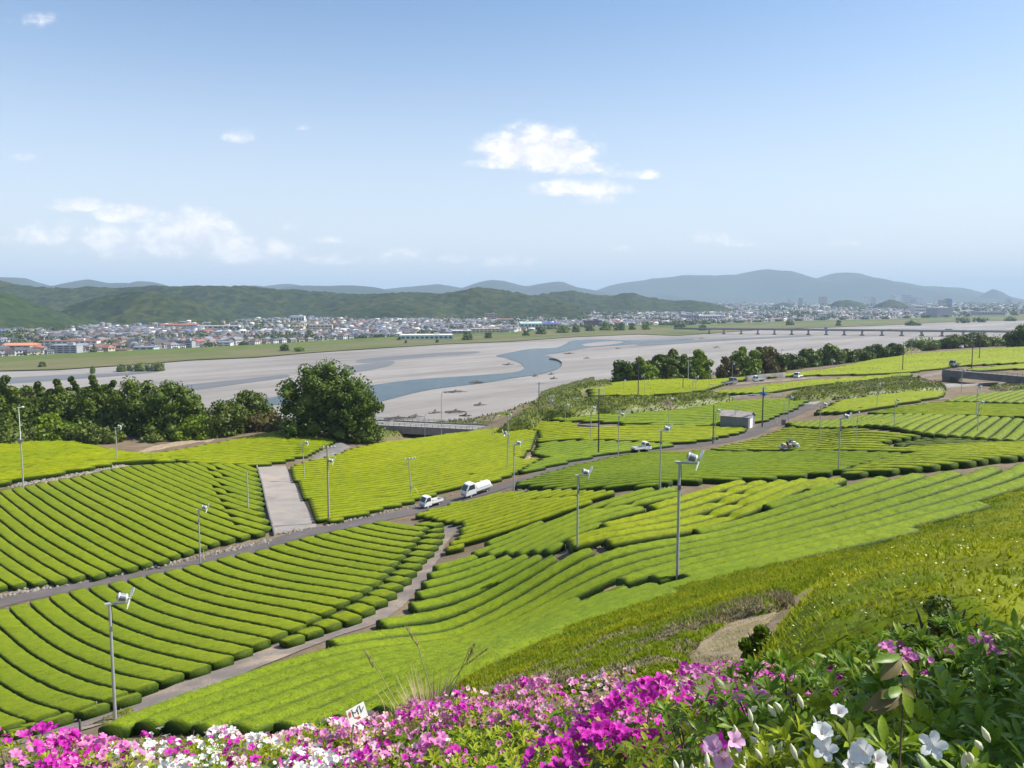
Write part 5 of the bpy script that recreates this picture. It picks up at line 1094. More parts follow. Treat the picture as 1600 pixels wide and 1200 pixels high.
for f in [(1058,905,710,'tall near frost fan pole at the bare notch in the pale hedges',-.15),(180,1118,932,'frost fan pole standing at the footpath corner nearest the azaleas',.5),(902,860,735,'frost fan pole at the end of the dark hedge row',.2),
 (1310,738,648,'frost fan pole right of the tea harvester at the bright hedge ends',0),(313,878,791,'frost fan pole at the edge of the grey road on the left',.3),(1031,762,667,'leaning-footed frost fan pole at the corner of the dark green field',.1),
 (803,765,690,'frost fan pole at the roadside behind the white tank truck',.2),(792,735,675,'slightly leaning fan pole with a round head above the tank truck',2.6,-.05),(476,750,690,'frost fan pole between the gravel lot and the concrete slope',.2,-.03),
 (183,722,665,'short frost fan pole by the brown bank of the left field',.4),(966,708,646,'frost fan pole in the pale field right of the dark wooden pole',.1),(923,686,636,'frost fan pole just left of the dark wooden pole',.4),
 (883,672,632,'frost fan pole below the white rail at its left part',.2),(794,688,647,'frost fan pole at the top edge of the central bright field',.6),(1117,690,640,'frost fan pole beside the dark pole left of the shed',.2),
 (1280,697,630,'frost fan pole left of the tea harvester hedge in the bright field',0),(1338,692,645,'thin fan pole in front of the replanted patch',.8),(1397,668,624,'frost fan pole at the left of the slanting terrace rows',.2),
 (1527,678,627,'frost fan pole among the slanting terrace rows',.1),(1525,652,604,'frost fan pole on the straight terrace behind another pole',.4),(1370,637,600,'thin pale fan pole below the bushy bank',.5),(1045,662,622,'frost fan pole in the field below the white rail',.2),
 (1232,660,620,'frost fan pole at the edge of the grey road past the shed',0),(1082,622,594,'frost fan pole in the terrace field near the spreading tree',.2),(1087,619,588,'frost fan pole just behind its neighbour near the spreading tree',.5),(1007,617,586,'frost fan pole in front of the first clump of trees',2.9),
 (974,617,594,'short fan pole left of the tall thin dark pole',.3),(1144,590,568,'far fan pole in front of the second clump of trees',.2),(1165,586,570,'small far fan pole under the large bright tree',.3),(1220,576,545,'tall far fan pole before the dark trees of the plateau',.2),
 (1184,606,581,'far fan pole beside the parked white pickups',.1),(1300,586,564,'far fan pole standing on the plateau field edge',.2),(1424,556,530,'far fan pole against the gravel bed by the tall pole',.2),(1502,611,578,'fan pole in front of the dark overpass',.2),
 (1583,560,546,'farthest fan pole near the right photo edge',.2),(1108,612,584,'far fan pole near the path to the parked trucks',.2),(1089,584,570,'far fan pole under the tall bright tree by the gap',.2)]:
    fan(*f)
GU = 'utility poles along the farm roads'
def utility(u, vb, vt, label, mat='pole_conc', arms=1, transformer=None, lean=0.0, rad=.15, fanhead=False, guard=False):
    p = hit(u, vb, .2); z = float(ground(p[0], p[1])[0]); H = at(u, vt, p[1])[2] - z
    r = empty('utility_pole', (p[0], p[1], z)); r.rotation_euler = (0, lean, .3); tag(r, label, 'utility pole', GU)
    MB().tube([(0, 0, -1), (0, 0, H)], [rad * 1.15, rad * .75], 10).build('pole', M[mat], r)
    for k in range(arms):
        zz = H - .25 - k * .9; a = MB().box((.25, 0, zz), (1.8, .1, .12)).build('crossarm', M['galv'], r)
        for x in (-.5, .1, .6, 1.05): MB().tube([(x, 0, zz + .05), (x, 0, zz + .14), (x, 0, zz + .28)], [.05, .08, .04], 8).build('insulator', M['white'], a)
    if transformer: MB().tube([(.32, 0, H - 1.9), (.32, 0, H - 1.1)], .3, 12).box((-.25, .1, H - 1.3), (.35, .35, .5)).build('transformer', M[transformer], r)
    if fanhead:
        for ch in FP.children:
            if ch.name.split('.')[0] in ('motor', 'hub', 'fan_blade', 'mount'):
                c = copy_tree(ch, r); c.location = (-.25, -.1, H - 2.35 - 7.0)
    if guard:
        MB().tube([(0, 0, H * .45), (1.4, -.2, 0)], .012, 5).build('stay_wire', M['galv'], r)
        MB().tube([(.62, -.09, H * .25), (1.36, -.19, .05)], .05, 8).build('guard_sleeve', M['yellow'], r)
        MB().box((.12, -.1, H * .28), (.26, .26, .4)).build('switch_box', M['galv'], r)
    return r
utility(514, 815, 697, 'thick concrete pole with fan head beside the gravel lot', fanhead=True)
utility(643, 776, 715, 'leaning pale pole with yellow stay guard above the small pickup', 'galv', lean=-.06, rad=.1, guard=True)
utility(935, 711, 607, 'tall dark wooden pole standing at the middle road', 'pole_dark', arms=2, rad=.13)
utility(997, 623, 556, 'tall thin dark pole before the first clump of trees', 'pole_dark', arms=0, rad=.13)
utility(842, 655, 597, 'dark pole with crossarm at the blue board', 'pole_dark', rad=.12)
utility(1191, 666, 605, 'concrete pole with a blue transformer box behind the shed', 'pole_dark', transformer='blue_paint')
utility(1114, 692, 632, 'short dark pole without arms left of the shed', 'pole_dark', arms=0, rad=.12)
utility(1410, 580, 534, 'dark pole at the front edge of the plateau field', 'pole_dark', rad=.14)
utility(1518, 578, 524, 'tallest dark pole beside the overpass', 'pole_dark', rad=.16, arms=2)
utility(1530, 562, 522, 'dark pole behind the tallest one near the overpass', 'pole_dark', rad=.15)
utility(1118, 590, 560, 'grey pole near the gap in the trees', 'galv', rad=.12)
utility(1075, 597, 563, 'grey pole in front of the tall dark evergreens', 'galv', rad=.12)
utility(860, 642, 618, 'pole with bulky transformers among the bank scrub', 'galv', transformer='galv', rad=.1)
utility(1067, 609, 589, 'short dark post in the terrace field', 'pole_dark', arms=0, rad=.12)
utility(388, 798, 738, 'bare white post with a meter box left of the gravel lot', 'galv', arms=0, rad=.11)
def mast():
    p = hit(37, 766, .3); z = float(ground(p[0], p[1])[0]); H = at(37, 635, p[1])[2] - z; r = empty('tall_mast', (p[0], p[1], z), .3); tag(r, 'tall slim white mast with a dark box halfway, at the left field corner', 'mast')
    MB().tube([(0, 0, -1), (0, 0, H * .6)], [.13, .11], 10).build('pole', M['galv'], r); MB().tube([(0, 0, H * .6), (0, 0, H - .3)], [.07, .06], 8).build('extension', M['white'], r)
    MB().box((.1, 0, H * .6), (.55, .4, .45)).tube([(-.25, 0, H * .57), (-.25, 0, H * .63)], .2, 10).build('junction_box', M['grille'], r); MB().box((.2, 0, H - .2), (.8, .12, .12)).tube([(.5, 0, H - .15), (.8, 0, H - .1)], .16, 8).build('lamp_head', M['white'], r)
mast()
def street_lamp(u, vb, vt, label, arm=1.2, base_z=None, d=None):
    p = at(u, vb, d) if d else hit(u, vb, 0); z = float(ground(p[0], p[1])[0]) if base_z is None else base_z; H = at(u, vt, p[1])[2] - z
    r = empty('street_lamp', (p[0], p[1], z)); tag(r, label, 'street lamp', 'pale lamp posts along the lower road')
    MB().tube([(0, 0, -1), (0, 0, H * .85), (arm * .25, 0, H * .96), (arm, 0, H)], [.09, .065, .05, .04], 8).build('post', M['galv'], r); MB().box((arm + .25, 0, H - .02), (.6, .22, .12)).build('lamp_head', M['white'], r)
for l in [(893,648,622,'curved white street lamp at the end of the white rail'),(587,692,655,'pale post at the left end of the river-side overpass'),(603,692,658,'second pale post near the left end of the overpass'),(664,686,645,'pale lamp post in front of the overpass middle'),(690,684,609,'tallest pale lamp post above the overpass'),(769,686,650,'pale post right of the overpass'),(733,680,660,'thin short post at the right part of the overpass')]: street_lamp(*l)
# small posts
def post(u, vb, H, label, mat='pole_conc', r_=.05, lean=0.0):
    p = hit(u, vb, 0); z = float(ground(p[0], p[1])[0]); o = MB().tube([(0, 0, -.2), (0, 0, H * .95), (0, 0, H)], [r_, r_ * .9, r_ * .3], 7).build('marker_post', M[mat], loc=(p[0], p[1], z)); o.rotation_euler = (0, lean, 0); tag(o, label, 'post')
post(149,1117,.95,'leaning grey stake beside the footpath by the near fan pole', lean=.12); post(126,1152,1.1,'short dark post at the bend of the footpath', 'pole_dark', .07); post(320,876,1.4,'short yellowish stake next to the roadside fan pole', 'yellow', .03, -.1)
post(1214,663,1.0,'white stake at the grey road beyond the shed', 'white', .05); post(1157,668,1.3,'leaning white stake in front of the shed', 'white', .05, -.2)
def meter_box():
    p = hit(1224, 664, 0); z = float(ground(p[0], p[1])[0]); r = empty('meter_stand', (p[0], p[1], z)); tag(r, 'roadside meter stand with a thin pole and box', 'meter stand'); MB().tube([(0, 0, -.3), (0, 0, 5.2)], .06, 8).build('pole', M['galv'], r); MB().box((0, 0, .6), (.8, .5, 1.2)).build('box', M['grille'], r)
    p = hit(1149, 670, 0); z = float(ground(p[0], p[1])[0]); r = empty('meter_stand', (p[0], p[1], z)); tag(r, 'slim pole with a tan meter box in front of the shed', 'meter stand'); MB().tube([(0, 0, -.3), (0, 0, 4.6)], .07, 8).build('pole', M['galv'], r); MB().box((.15, -.1, .9), (.5, .35, .8)).build('box', M['pole_conc'], r)
meter_box()

# ---------------------------------------------------------------- vehicles
def wheel(parent, x, y, r=.27, w=.17):
    t = MB().tube([(x, y - w / 2, r), (x, y + w / 2, r)], r, 16).build('wheel', M['black'], parent); MB().tube([(x, y - w / 2 - .006, r), (x, y + w / 2 + .006, r)], r * .58, 12).build('rim', M['galv'], t)
def bev(o, w=.03):
    m = o.modifiers.new('bevel', 'BEVEL'); m.width = w; m.segments = 2; m.limit_method = 'ANGLE'; return o
def pickup(name, label, L=3.4, W=1.48, H=1.78, load=None, paint='white', group=None):
    r = empty(name); tag(r, label, 'truck', group); k = L / 3.4; h = H / 1.78; f = L / 2; cx = f - 1.32 * k
    P = [(f, .36 * h), (f, .86 * h), (f - .06, 1.0 * h), (f - .52 * k, 1.68 * h), (f - .62 * k, 1.75 * h), (cx + .06, 1.77 * h), (cx, 1.70 * h), (cx, .36 * h)]
    bev(MB().prism(P, -W / 2, W / 2, 'y').build('cab', M[paint], r), .04)
    a, b = Vector((f - .075, 0, 1.03 * h)), Vector((f - .50 * k, 0, 1.65 * h)); n = Vector((.62, 0, .46)).normalized() * .012; y = W * .44
    MB().add([a + n + Vector((0, -y, 0)), a + n + Vector((0, y, 0)), b + n + Vector((0, y * .92, 0)), b + n + Vector((0, -y * .92, 0)), a - n + Vector((0, -y, 0)), a - n + Vector((0, y, 0)), b - n + Vector((0, y * .92, 0)), b - n + Vector((0, -y * .92, 0))], [(0, 1, 2, 3), (7, 6, 5, 4), (0, 4, 5, 1), (1, 5, 6, 2), (2, 6, 7, 3), (3, 7, 4, 0)]).build('windscreen', M['glass'], r)
    for s in (-1, 1):
        q = [(f - .30 * k, 1.04 * h), (f - .62 * k, 1.62 * h), (cx + .14, 1.62 * h), (cx + .12, 1.04 * h)]; MB().prism(q, s * W / 2 - .02, s * (W / 2 + .012), 'y').build('side_window', M['glass'], r)
        MB().prism([(f - .26 * k, .45 * h), (f - .30 * k, 1.0 * h), (cx + .1, 1.0 * h), (cx + .1, .45 * h)], s * W / 2 - .02, s * (W / 2 + .008), 'y').build('door', M[paint], r)
        MB().box((f + .005, s * W * .36, .72 * h), (.05, .26, .17)).build('headlight', M['chrome'], r); MB().box((f - .30 * k, s * (W / 2 + .13), 1.12 * h), (.08, .16, .24)).build('mirror', M['black'], r)
    MB().box((cx - .02, 0, 1.36 * h), (.02, W * .7, .4 * h)).build('rear_window', M['glass'], r)
    MB().box((f + .02, 0, .42 * h), (.08, W * .98, .2)).build('bumper', M['truck_grey'], r); MB().box((f + .012, 0, .60 * h), (.03, W * .4, .08)).build('grille', M['grille'], r)
    bl = L - 1.32 * k - .06; bx = cx - .06 - bl / 2
    MB().box((bx, 0, .56 * h), (bl, W, .10)).build('bed_floor', M['truck_grey'], r); MB().box((0, 0, .38 * h), (L * .86, W * .5, .18)).build('chassis', M['black'], r)
    for s in (-1, 1): MB().box((bx, s * (W / 2 - .015), .76 * h), (bl, .035, .30)).build('bed_side', M[paint], r)
    MB().box((bx - bl / 2 + .018, 0, .76 * h), (.035, W - .07, .30)).build('tailgate', M[paint], r)
    MB().box((cx - .09, 0, 1.25 * h), (.05, W * .92, .06)).box((cx - .09, -W * .42, .95 * h), (.05, .05, .6)).box((cx - .09, W * .42, .95 * h), (.05, .05, .6)).build('guard_frame', M[paint], r)
    for s in (-1, 1): wheel(r, f - .62 * k, s * (W / 2 - .1)); wheel(r, -f + .72 * k, s * (W / 2 - .1))
    if load == 'tank':
        t = MB(); n = 14; V = []
        for x, s in ((-bl / 2 + .1, .75), (-bl / 2 + .3, 1), (bl / 2 - .3, 1), (bl / 2 - .12, .75)): V.append((bx + x, s))
        R_ = []
        for x, s in V: R_ += [(x, math.cos(q * 2 * math.pi / n) * W * .43 * s, 1.12 + math.sin(q * 2 * math.pi / n) * .56 * s) for q in range(n)]
        F_ = [(i * n + q, i * n + (q + 1) % n, (i + 1) * n + (q + 1) % n, (i + 1) * n + q) for i in range(3) for q in range(n)] + [tuple(range(n))[::-1], tuple(3 * n + q for q in range(n))]
        t.add(R_, F_).tube([(bx, 0, 1.6), (bx, 0, 1.78)], .2, 12).build('tank', M['white'], r, smooth=False)
        MB().tube([(bx - bl * .36, -W * .52, .62), (bx - bl * .36, -W * .52, .9), (bx - bl * .34, -W * .5, 1.25)], [.22, .36, .22], 9).tube([(bx - bl * .2, -W * .5, .8), (bx - bl * .22, -W * .5, 1.1)], [.22, .14], 8).build('cloth_bundle', M['pink'], r)
    if load == 'crates':
        for x, y_, z in ((.3, -.3, .76), (.3, .2, .76), (-.2, .1, .72)): MB().box((bx + x, y_, z), (.42, .4, .3)).build('crate', M['wall_cream'], r)
    return r
def park(o, fpx, rpx, off=0.08):
    a, b = hit(*fpx, 0), hit(*rpx, 0); c = (a + b) / 2; d = a - b; z = float(ground(c[0], c[1])[0]) + off
    o.location = (c[0], c[1], z); rz = math.atan2(d[1], d[0]); o.rotation_euler.z = rz; h = 1.2
    za, zb = float(ground(c[0] + math.cos(rz) * h, c[1] + math.sin(rz) * h)[0]), float(ground(c[0] - math.cos(rz) * h, c[1] - math.sin(rz) * h)[0])
    o.rotation_euler = (0, -math.atan2(za - zb, 2 * h), rz)
PK = pickup('pickup_truck', 'small white pickup with an open bed driving down the road', load='crates'); park(PK, (655,796), (694,785))
TK = pickup('tank_truck', 'white tank truck with pink cloth at its rear, behind the small pickup', L=4.7, W=1.75, H=2.1, load='tank'); park(TK, (724,780), (768,765))
def dup_truck(name, label, fpx, rpx, dz=.08):
    o = copy_tree(PK2); o.name = name; tag(o, label, 'truck', 'white pickups parked about the fields'); park(o, fpx, rpx, dz); return o
PK2 = pickup('pickup_truck', 'white flatbed pickup half hidden behind the hedge on the middle road', group='white pickups parked about the fields'); park(PK2, (1021,704), (984,708), .1)
dup_truck('pickup_truck', 'white pickup facing the trees on the far field road', (1178,597), (1193,596)); dup_truck('pickup_truck', 'white pickup with pale bed under the plateau hedge', (1238,592), (1256,590))
dup_truck('pickup_truck', 'white pickup half sunk behind the scrub near the long rail', (1113,624), (1098,625), .1); dup_truck('pickup_truck', 'white pickup far out on the plateau beside pale willows', (1444,547), (1457,546), .3); dup_truck('pickup_truck', 'white pickup far out on the plateau left of the tall poles', (1507,544), (1497,545), .3); dup_truck('pickup_truck', 'tiny white pickup at the far plateau edge near the big dark tree', (1560,541), (1552,542), .3)
FT = pickup('flatbed_truck', 'grey flatbed truck with a long pale load beside the dark hedge', L=4.9, W=1.8, H=2.1, paint='truck_grey'); park(FT, (1152,600), (1128,603))
_p = hit(1119, 604, 0); tag(MB().box((0, 0, .45), (5.2, 1.4, .5), rz=.25).box((0.3, 0, .75), (4.6, 1.1, .12), rz=.25).build('pipe_stack', M['concrete'], loc=(_p[0], _p[1], float(ground(_p[0], _p[1])[0]))), 'low pale concrete stack lying behind the grey flatbed', 'concrete stack')
_p = hit(1492, 574, 0)
DT = pickup('box_truck', 'small dark grey truck standing on the approach of the overpass', L=4.0, W=1.7, H=2.3, paint='truck_grey'); park(DT, (1484,575), (1499,574), .5)
for i, (t, y, paint, lab) in enumerate([(.43, -1.8, 'blue_paint', 'blue lorry crossing the long bridge'), (.75, -1.8, 'truck_grey', 'dark long lorry on the right part of the long bridge'), (.955, -1.8, 'pole_conc', 'brown lorry near the right end of the long bridge'), (.80, -1.8, 'white', 'small white van on the long bridge'), (.66, 1.8, 'white', 'white van in the middle of the long bridge'), (.60, -1.8, 'truck_grey', 'dark small van on the long bridge')]):
    L = (6.5, 12, 8, 4.5, 4.5, 4.5)[i]; Hh = (2.9, 2.8, 3.4, 1.9, 1.9, 1.7)[i]; r = empty('lorry'); tag(r, lab, 'lorry'); rz = BR.rotation_euler.z; t *= BRL
    r.location = (BR.location.x + math.cos(rz) * t - math.sin(rz) * y, BR.location.y + math.sin(rz) * t + math.cos(rz) * y, 9.62); r.rotation_euler.z = rz
    bev(MB().box((0, 0, .5 + Hh / 2 - .25), (L * .74, 2.2, Hh - .6)).build('cargo_body', M[paint], r), .08); MB().prism([(L / 2, .45), (L / 2, 1.3), (L / 2 - .5, min(2.3, Hh)), (L * .38, min(2.3, Hh)), (L * .38, .45)], -1.05, 1.05, 'y').build('cab', M['white' if i != 1 else 'truck_grey'], r)
    for x in (-.3, .33):
        for s in (-1, 1): wheel(r, x * L, s * .95, .45, .25)
def harvester():
    p = hit(1233, 702, .6); z = float(ground(p[0], p[1])[0]); r = empty('tea_harvester', (p[0], p[1], z + .75), .15); tag(r, 'ride-on tea harvester loaded with pale sacks on the bright hedges', 'tea harvester')
    for s in (-1, 1):
        a = MB().prism([(-1.0, -.75), (1.0, -.75), (1.2, -.5), (.9, -.15), (-.9, -.15), (-1.2, -.5)], s * .95 - .17, s * .95 + .17, 'y').build('crawler_track', M['black'], r)
    MB().box((0, 0, .12), (2.7, 2.2, .14)).box((0, -.95, -.1), (1.6, .12, .4)).box((0, .95, -.1), (1.6, .12, .4)).build('frame', M['galv'], r)
    MB().box((1.45, 0, .0), (.35, 2.2, .22)).tube([(1.5, -1.0, .0), (1.5, 1.0, .0)], .13, 8).build('cutter_bar', M['grille'], r)
    MB().box((.35, .1, .5), (.8, .8, .6)).build('engine_cover', M['teal'], r); MB().box((-.15, .1, .55), (.4, .5, .12)).box((-.36, .1, .85), (.08, .5, .5)).build('seat', M['black'], r)
    MB().tube([(.9, .1, .5), (.65, .1, 1.05)], .03, 6).tube([(.62, -.1, 1.06), (.62, .3, 1.06)], .03, 6).build('steering', M['black'], r)
    for i, (x, y, zz, s, m) in enumerate([(-1.0, -.5, .55, .42, 'wall_cream'), (-.75, .55, .5, .40, 'wall_tan'), (-.25, -.75, .55, .42, 'wall_tan'), (1.0, -.55, .58, .46, 'white'), (1.15, .5, .55, .42, 'white'), (.5, -.65, .95, .4, 'white')]):
        MB().tube([(x, y, zz - s), (x, y, zz - s * .6), (x + .03, y, zz), (x, y, zz + s * .55), (x + .05, y, zz + s * .8)], [s * .5, s * .95, s, s * .7, s * .2], 9).build('tea_sack', M[m], r, smooth=True)
    MB().tube([(.1, -.05, .9), (.1, -.05, 1.35)], [.28, .22], 9).box((.1, -.05, 1.45), (.6, .5, .12)).build('blower', M['grille'], r)
harvester()

# ---------------------------------------------------------------- shed, rails, overpasses, walls
def corr(name, col):
    m, nt, N, L, b = nodes(name); n = tex(N, L, scale=.9, detail=5, stretch=(1, 1, .4)); r = ramp(N, [(.3, tuple(c * .7 for c in col)), (.7, col)]); L.new(n.outputs['Fac'], r.inputs[0]); L.new(r.outputs[0], b.inputs['Base Color']); b.inputs['Roughness'].default_value = .55; b.inputs['Metallic'].default_value = .2; return m
M['corr'] = corr('weathered_tin', (.27, .28, .29)); M['tin_roof'] = corr('rusty_grey_roofing', (.40, .35, .31))
def shed():
    c = hit(1169, 671, 0); rz = R(-33); L, D, Hs, Hr = 6.1, 4.6, 2.55, 3.5; ex = Vector((math.cos(rz), math.sin(rz))); ey = Vector((-ex.y, ex.x))
    o = Vector(c[:2]) - ex * L / 2 + ey * D / 2; z = float(ground(c[0], c[1])[0]) - .05; r = empty('shed', (o.x, o.y, z), rz); tag(r, 'grey tin shed with a shallow gabled roof and a white shutter at its end', 'shed')
    prof = [(-D / 2, -.4), (D / 2, -.4), (D / 2, Hs), (0, Hr - .08), (-D / 2, Hs)]; MB().prism(prof, -L / 2, L / 2).build('wall', M['corr'], r)
    n = 26; q = MB()
    for i in range(n): q.box((-L / 2 + (i + .5) * L / n, -D / 2 - .02, Hs / 2), (L / n * .5, .05, Hs - .06))
    tag(q.build('cladding_ribs', M['corr'], r), kind='stuff')
    for zz in (.75, 1.6): MB().box((0, -D / 2 - .05, zz), (L, .05, .06)).build('rail_band', M['grille'], r)
    for s in (-1, 1):
        a = math.atan2(Hr - Hs, D / 2); ln = math.hypot(Hr - Hs, D / 2) + .3; mb = MB(); cy = s * (D / 4 + .1); cz = (Hs + Hr) / 2 + .02
        mb.box((0, cy, cz), (L + .5, ln, .07), rx=-s * a); mb.build('roof', M['tin_roof'], r)
    MB().box((L / 2 + .03, -.55, 1.15), (.06, 2.2, 2.35)).build('shutter', M['white'], r); MB().box((L / 2 + .05, -.55, 2.42), (.16, 2.4, .18)).build('shutter_box', M['galv'], r)
    return r
shed()
def rail_run(name, label, px, H, step, mat, rails=(.45, .85), pr=.04, off=0.0, cat='guard rail', pts=None):
    C = centre_line(px, step) if pts is None else pts; r = empty(name, (C[0][0], C[0][1], float(ground(C[0][0], C[0][1])[0]))); tag(r, label, cat); zs = ground(C[:, 0], C[:, 1]) + off if C.shape[1] == 2 else C[:, 2]; L0 = Vector(r.location)
    me = MB().box((0, 0, H / 2), (pr * 2, pr * 2, H)).mesh('post', M[mat]); P = [Vector((a, b, c)) - L0 for (a, b), c in zip(C[:, :2], zs)]
    for p in P: obj('post', me, r, loc=p)
    for f in rails: MB().tube([p + Vector((0, 0, H * f)) for p in P], pr, 6).build('rail', M[mat], r)
    return r
rail_run('guard_rail', 'long white pipe rail between the tea field and the lane', [(858,647),(905,645),(1000,641),(1040,636),(1075,629),(1130,626),(1200,621),(1266,621)], 1.1, 2.6, 'white', pr=.06)
def low_wall(name, label, px, H, w, mat, step=1.5, off=0.0):
    C = centre_line(px, step); T = np.gradient(C, axis=0); T /= np.linalg.norm(T, axis=1)[:, None]; Nn = np.stack([-T[:, 1], T[:, 0]], 1); z = ground(C[:, 0], C[:, 1]) + off; V = []
    for i in range(len(C)): V += [(*(C[i] - Nn[i] * w / 2), z[i] - .5), (*(C[i] - Nn[i] * w / 2), z[i] + H), (*(C[i] + Nn[i] * w / 2), z[i] + H), (*(C[i] + Nn[i] * w / 2), z[i] - .5)]
    q = grid_faces(4, len(C)); e = [[3, 2, 1, 0], [len(V) - 4, len(V) - 3, len(V) - 2, len(V) - 1]]; o = obj(name, mesh_np(name, V, quads=np.concatenate([q, np.array(e)]), mats=[M[mat]])); tag(o, label, 'wall'); return o
low_wall('parapet_wall', 'long pale concrete kerb wall along the upper lane', [(1284,624),(1340,616),(1400,610),(1470,606),(1540,602),(1620,599)], .7, .35, 'concrete')
low_wall('retaining_wall', 'dark low retaining wall along the left side of the gravel lot', [(401,730),(410,761),(418,797),(429,838)], .55, .3, 'concrete_dark', .8)
low_wall('retaining_wall', 'pale stone-faced terrace wall under the field below the white rail', [(848,661),(900,665),(960,669),(1050,671),(1120,670)], .35, .4, 'concrete')
low_wall('retaining_wall', 'concrete wall face at the far road behind the grey flatbed', [(1165,596),(1200,592),(1232,590)], 1.6, .4, 'concrete_dark')
patch('concrete_slope', [(484,716),(506,704),(533,689)], [(490,719),(522,712),(552,700)], .35, M['concrete_dark'], n=10, na=6)
patch('bare_ground', [(486,719),(522,713),(552,702)], [(500,721),(540,712),(566,701)], .12, M['lot'], n=10, na=5)
patch('bare_ground', [(806,727),(820,715),(829,708)], [(814,728),(828,717),(834,710)], .12, M['dirt'], n=8, na=4)
def left_overpass():
    A = at(560, 672, 233); B = at(770, 676, 222); z = EYE - 36.0; d = Vector((B - A)[:2]); L = d.length; rz = math.atan2(d.y, d.x); r = empty('road_overpass', (A[0], A[1], z), rz); tag(r, 'low concrete road overpass with railings in front of the gravel bed', 'overpass')
    MB().box((L / 2, 5, -.25), (L, 10, .5)).build('deck', M['concrete'], r); MB().box((L * .42, .4, -1.1), (L * .8, .6, 1.3)).build('girder', M['concrete'], r); MB().box((L * .12, 4, -2.2), (2.5, 8, 4)).box((L * .86, 4, -2.2), (4, 8, 4)).build('abutment', M['concrete'], r)
    for y in (.25, 9.75):
        q = MB().box((L / 2, y, .18), (L, .3, .36)).build('kerb', M['concrete'], r); n = int(L / 1.6)
        me = MB().box((0, 0, .7), (.09, .09, .9)).mesh('post', M['grille'])
        for i in range(n): obj('post', me, q, loc=((i + .5) * L / n, y, 0))
        for zz in (.75, 1.12): MB().box((L / 2, y, zz), (L, .07, .09)).build('rail', M['grille'], q)
left_overpass()
def right_overpass():
    A = at(1473, 579, 255); B = at(1700, 599, 217); z = A[2]; d = Vector((B - A)[:2]); L = d.length; rz = math.atan2(d.y, d.x); r = empty('road_overpass', (A[0], A[1], z), rz); tag(r, 'dark-sided overpass with a mesh railing at the right edge of the fields', 'overpass')
    dz = (float(ground(B[0], B[1])[0]) - z) * .3
    MB().box((L / 2, 3, -.2), (L, 6.4, .4)).build('deck', M['concrete_dark'], r); MB().box((L / 2, -.12, -1.0), (L, .5, 1.5)).build('girder', M['concrete_dark'], r); MB().box((1.2, 3, -1.7), (2.6, 6, 3.2)).build('abutment', M['concrete_dark'], r)  # shade on the overpass is put into the colour by this darker concrete
    n = int(L / 1.5); q = MB().box((L / 2, -.05, .15), (L, .3, .3)).build('kerb', M['concrete_dark'], r); me = MB().box((0, 0, .6), (.08, .08, .9)).mesh('post', M['grille'])
    for i in range(n): obj('post', me, q, loc=((i + .5) * L / n, -.05, 0))
    for zz in (.55, .8, 1.05): MB().box((L / 2, -.05, zz), (L, .06, .07)).build('rail', M['grille'], q)
right_overpass()
def blue_board():
    p = hit(848, 651, 0); z = at(848, 651, p[1])[2]; r = empty('blue_board', (p[0], p[1], z), -.15); tag(r, 'blue board with white markings at the left end of the white rail', 'sign board')
    MB().box((0, 0, .9), (1.15, .06, 1.2)).build('board', M['blue_paint'], r)
    for x in (-.45, .45): MB().box((x, .06, .3), (.07, .05, 1.4)).build('leg', M['galv'], r)
    MB().box((.05, -.035, 1.05), (.75, .012, .13)).box((.15, -.035, .7), (.5, .012, .10)).box((.42, -.035, 1.3), (.2, .012, .16)).build('white_marks', M['white'], r)
blue_board()
# rubble along the verges
M['stone'] = ground_mat('verge_stones', [(.3, (.12, .105, .09)), (.5, (.22, .195, .165)), (.7, (.36, .33, .28))], scale=1.3, fine=9, bump=.4)
def rubble(label, px, n, spread, size, seed):
    C = centre_line(px, .5); g = np.random.default_rng(seed); i = g.integers(0, len(C), n); x = C[i, 0] + g.normal(0, spread, n); y = C[i, 1] + g.normal(0, spread, n); s = size * g.lognormal(0, .45, n); z = ground(x, y) + .1
    base = np.array([(1, 0, -.2), (.3, .9, -.25), (-.8, .6, -.2), (-.9, -.5, -.25), (.2, -1, -.2), (.5, .1, .55), (-.4, .2, .6), (0, -.45, .5)]); F = np.array([(0, 1, 5), (1, 6, 5), (1, 2, 6), (2, 3, 6), (3, 7, 6), (3, 4, 7), (4, 0, 7), (0, 5, 7), (5, 6, 7)])
    V = np.repeat(base[None], n, 0) * g.uniform(.7, 1.3, (n, 8, 3)); a = g.uniform(0, 6.28, n); c, q = np.cos(a)[:, None], np.sin(a)[:, None]; V = np.stack([V[..., 0] * c - V[..., 1] * q, V[..., 0] * q + V[..., 1] * c, V[..., 2]], -1) * s[:, None, None] + np.stack([x, y, z], 1)[:, None]
    tag(obj('verge_stones', mesh_np('verge_stones', V, tris=F[None] + (np.arange(n) * 8)[:, None, None], mats=[M['stone']])), label, kind='stuff')
rubble('pale rubble stones between the left tea field and the road', [(-60,944),(0,932),(40,924),(120,910),(212,892),(300,873),(418,846)], 700, .4, .13, 1)
rubble('loose stones along the roadside below the central field', [(440,834),(500,823),(570,808),(640,793),(700,777)], 300, .4, .11, 2)
rubble('stones on the bank of the far left field', [(20,760),(110,744),(200,726)], 400, .6, .2, 3)
rubble('stones at the corner of the dark green field', [(785,768),(820,766),(1020,763),(1062,762)], 120, .4, .11, 4)
rubble('dark stones under the tall hedge ends', [(892,860),(960,856),(1040,846)], 120, .3, .09, 5)
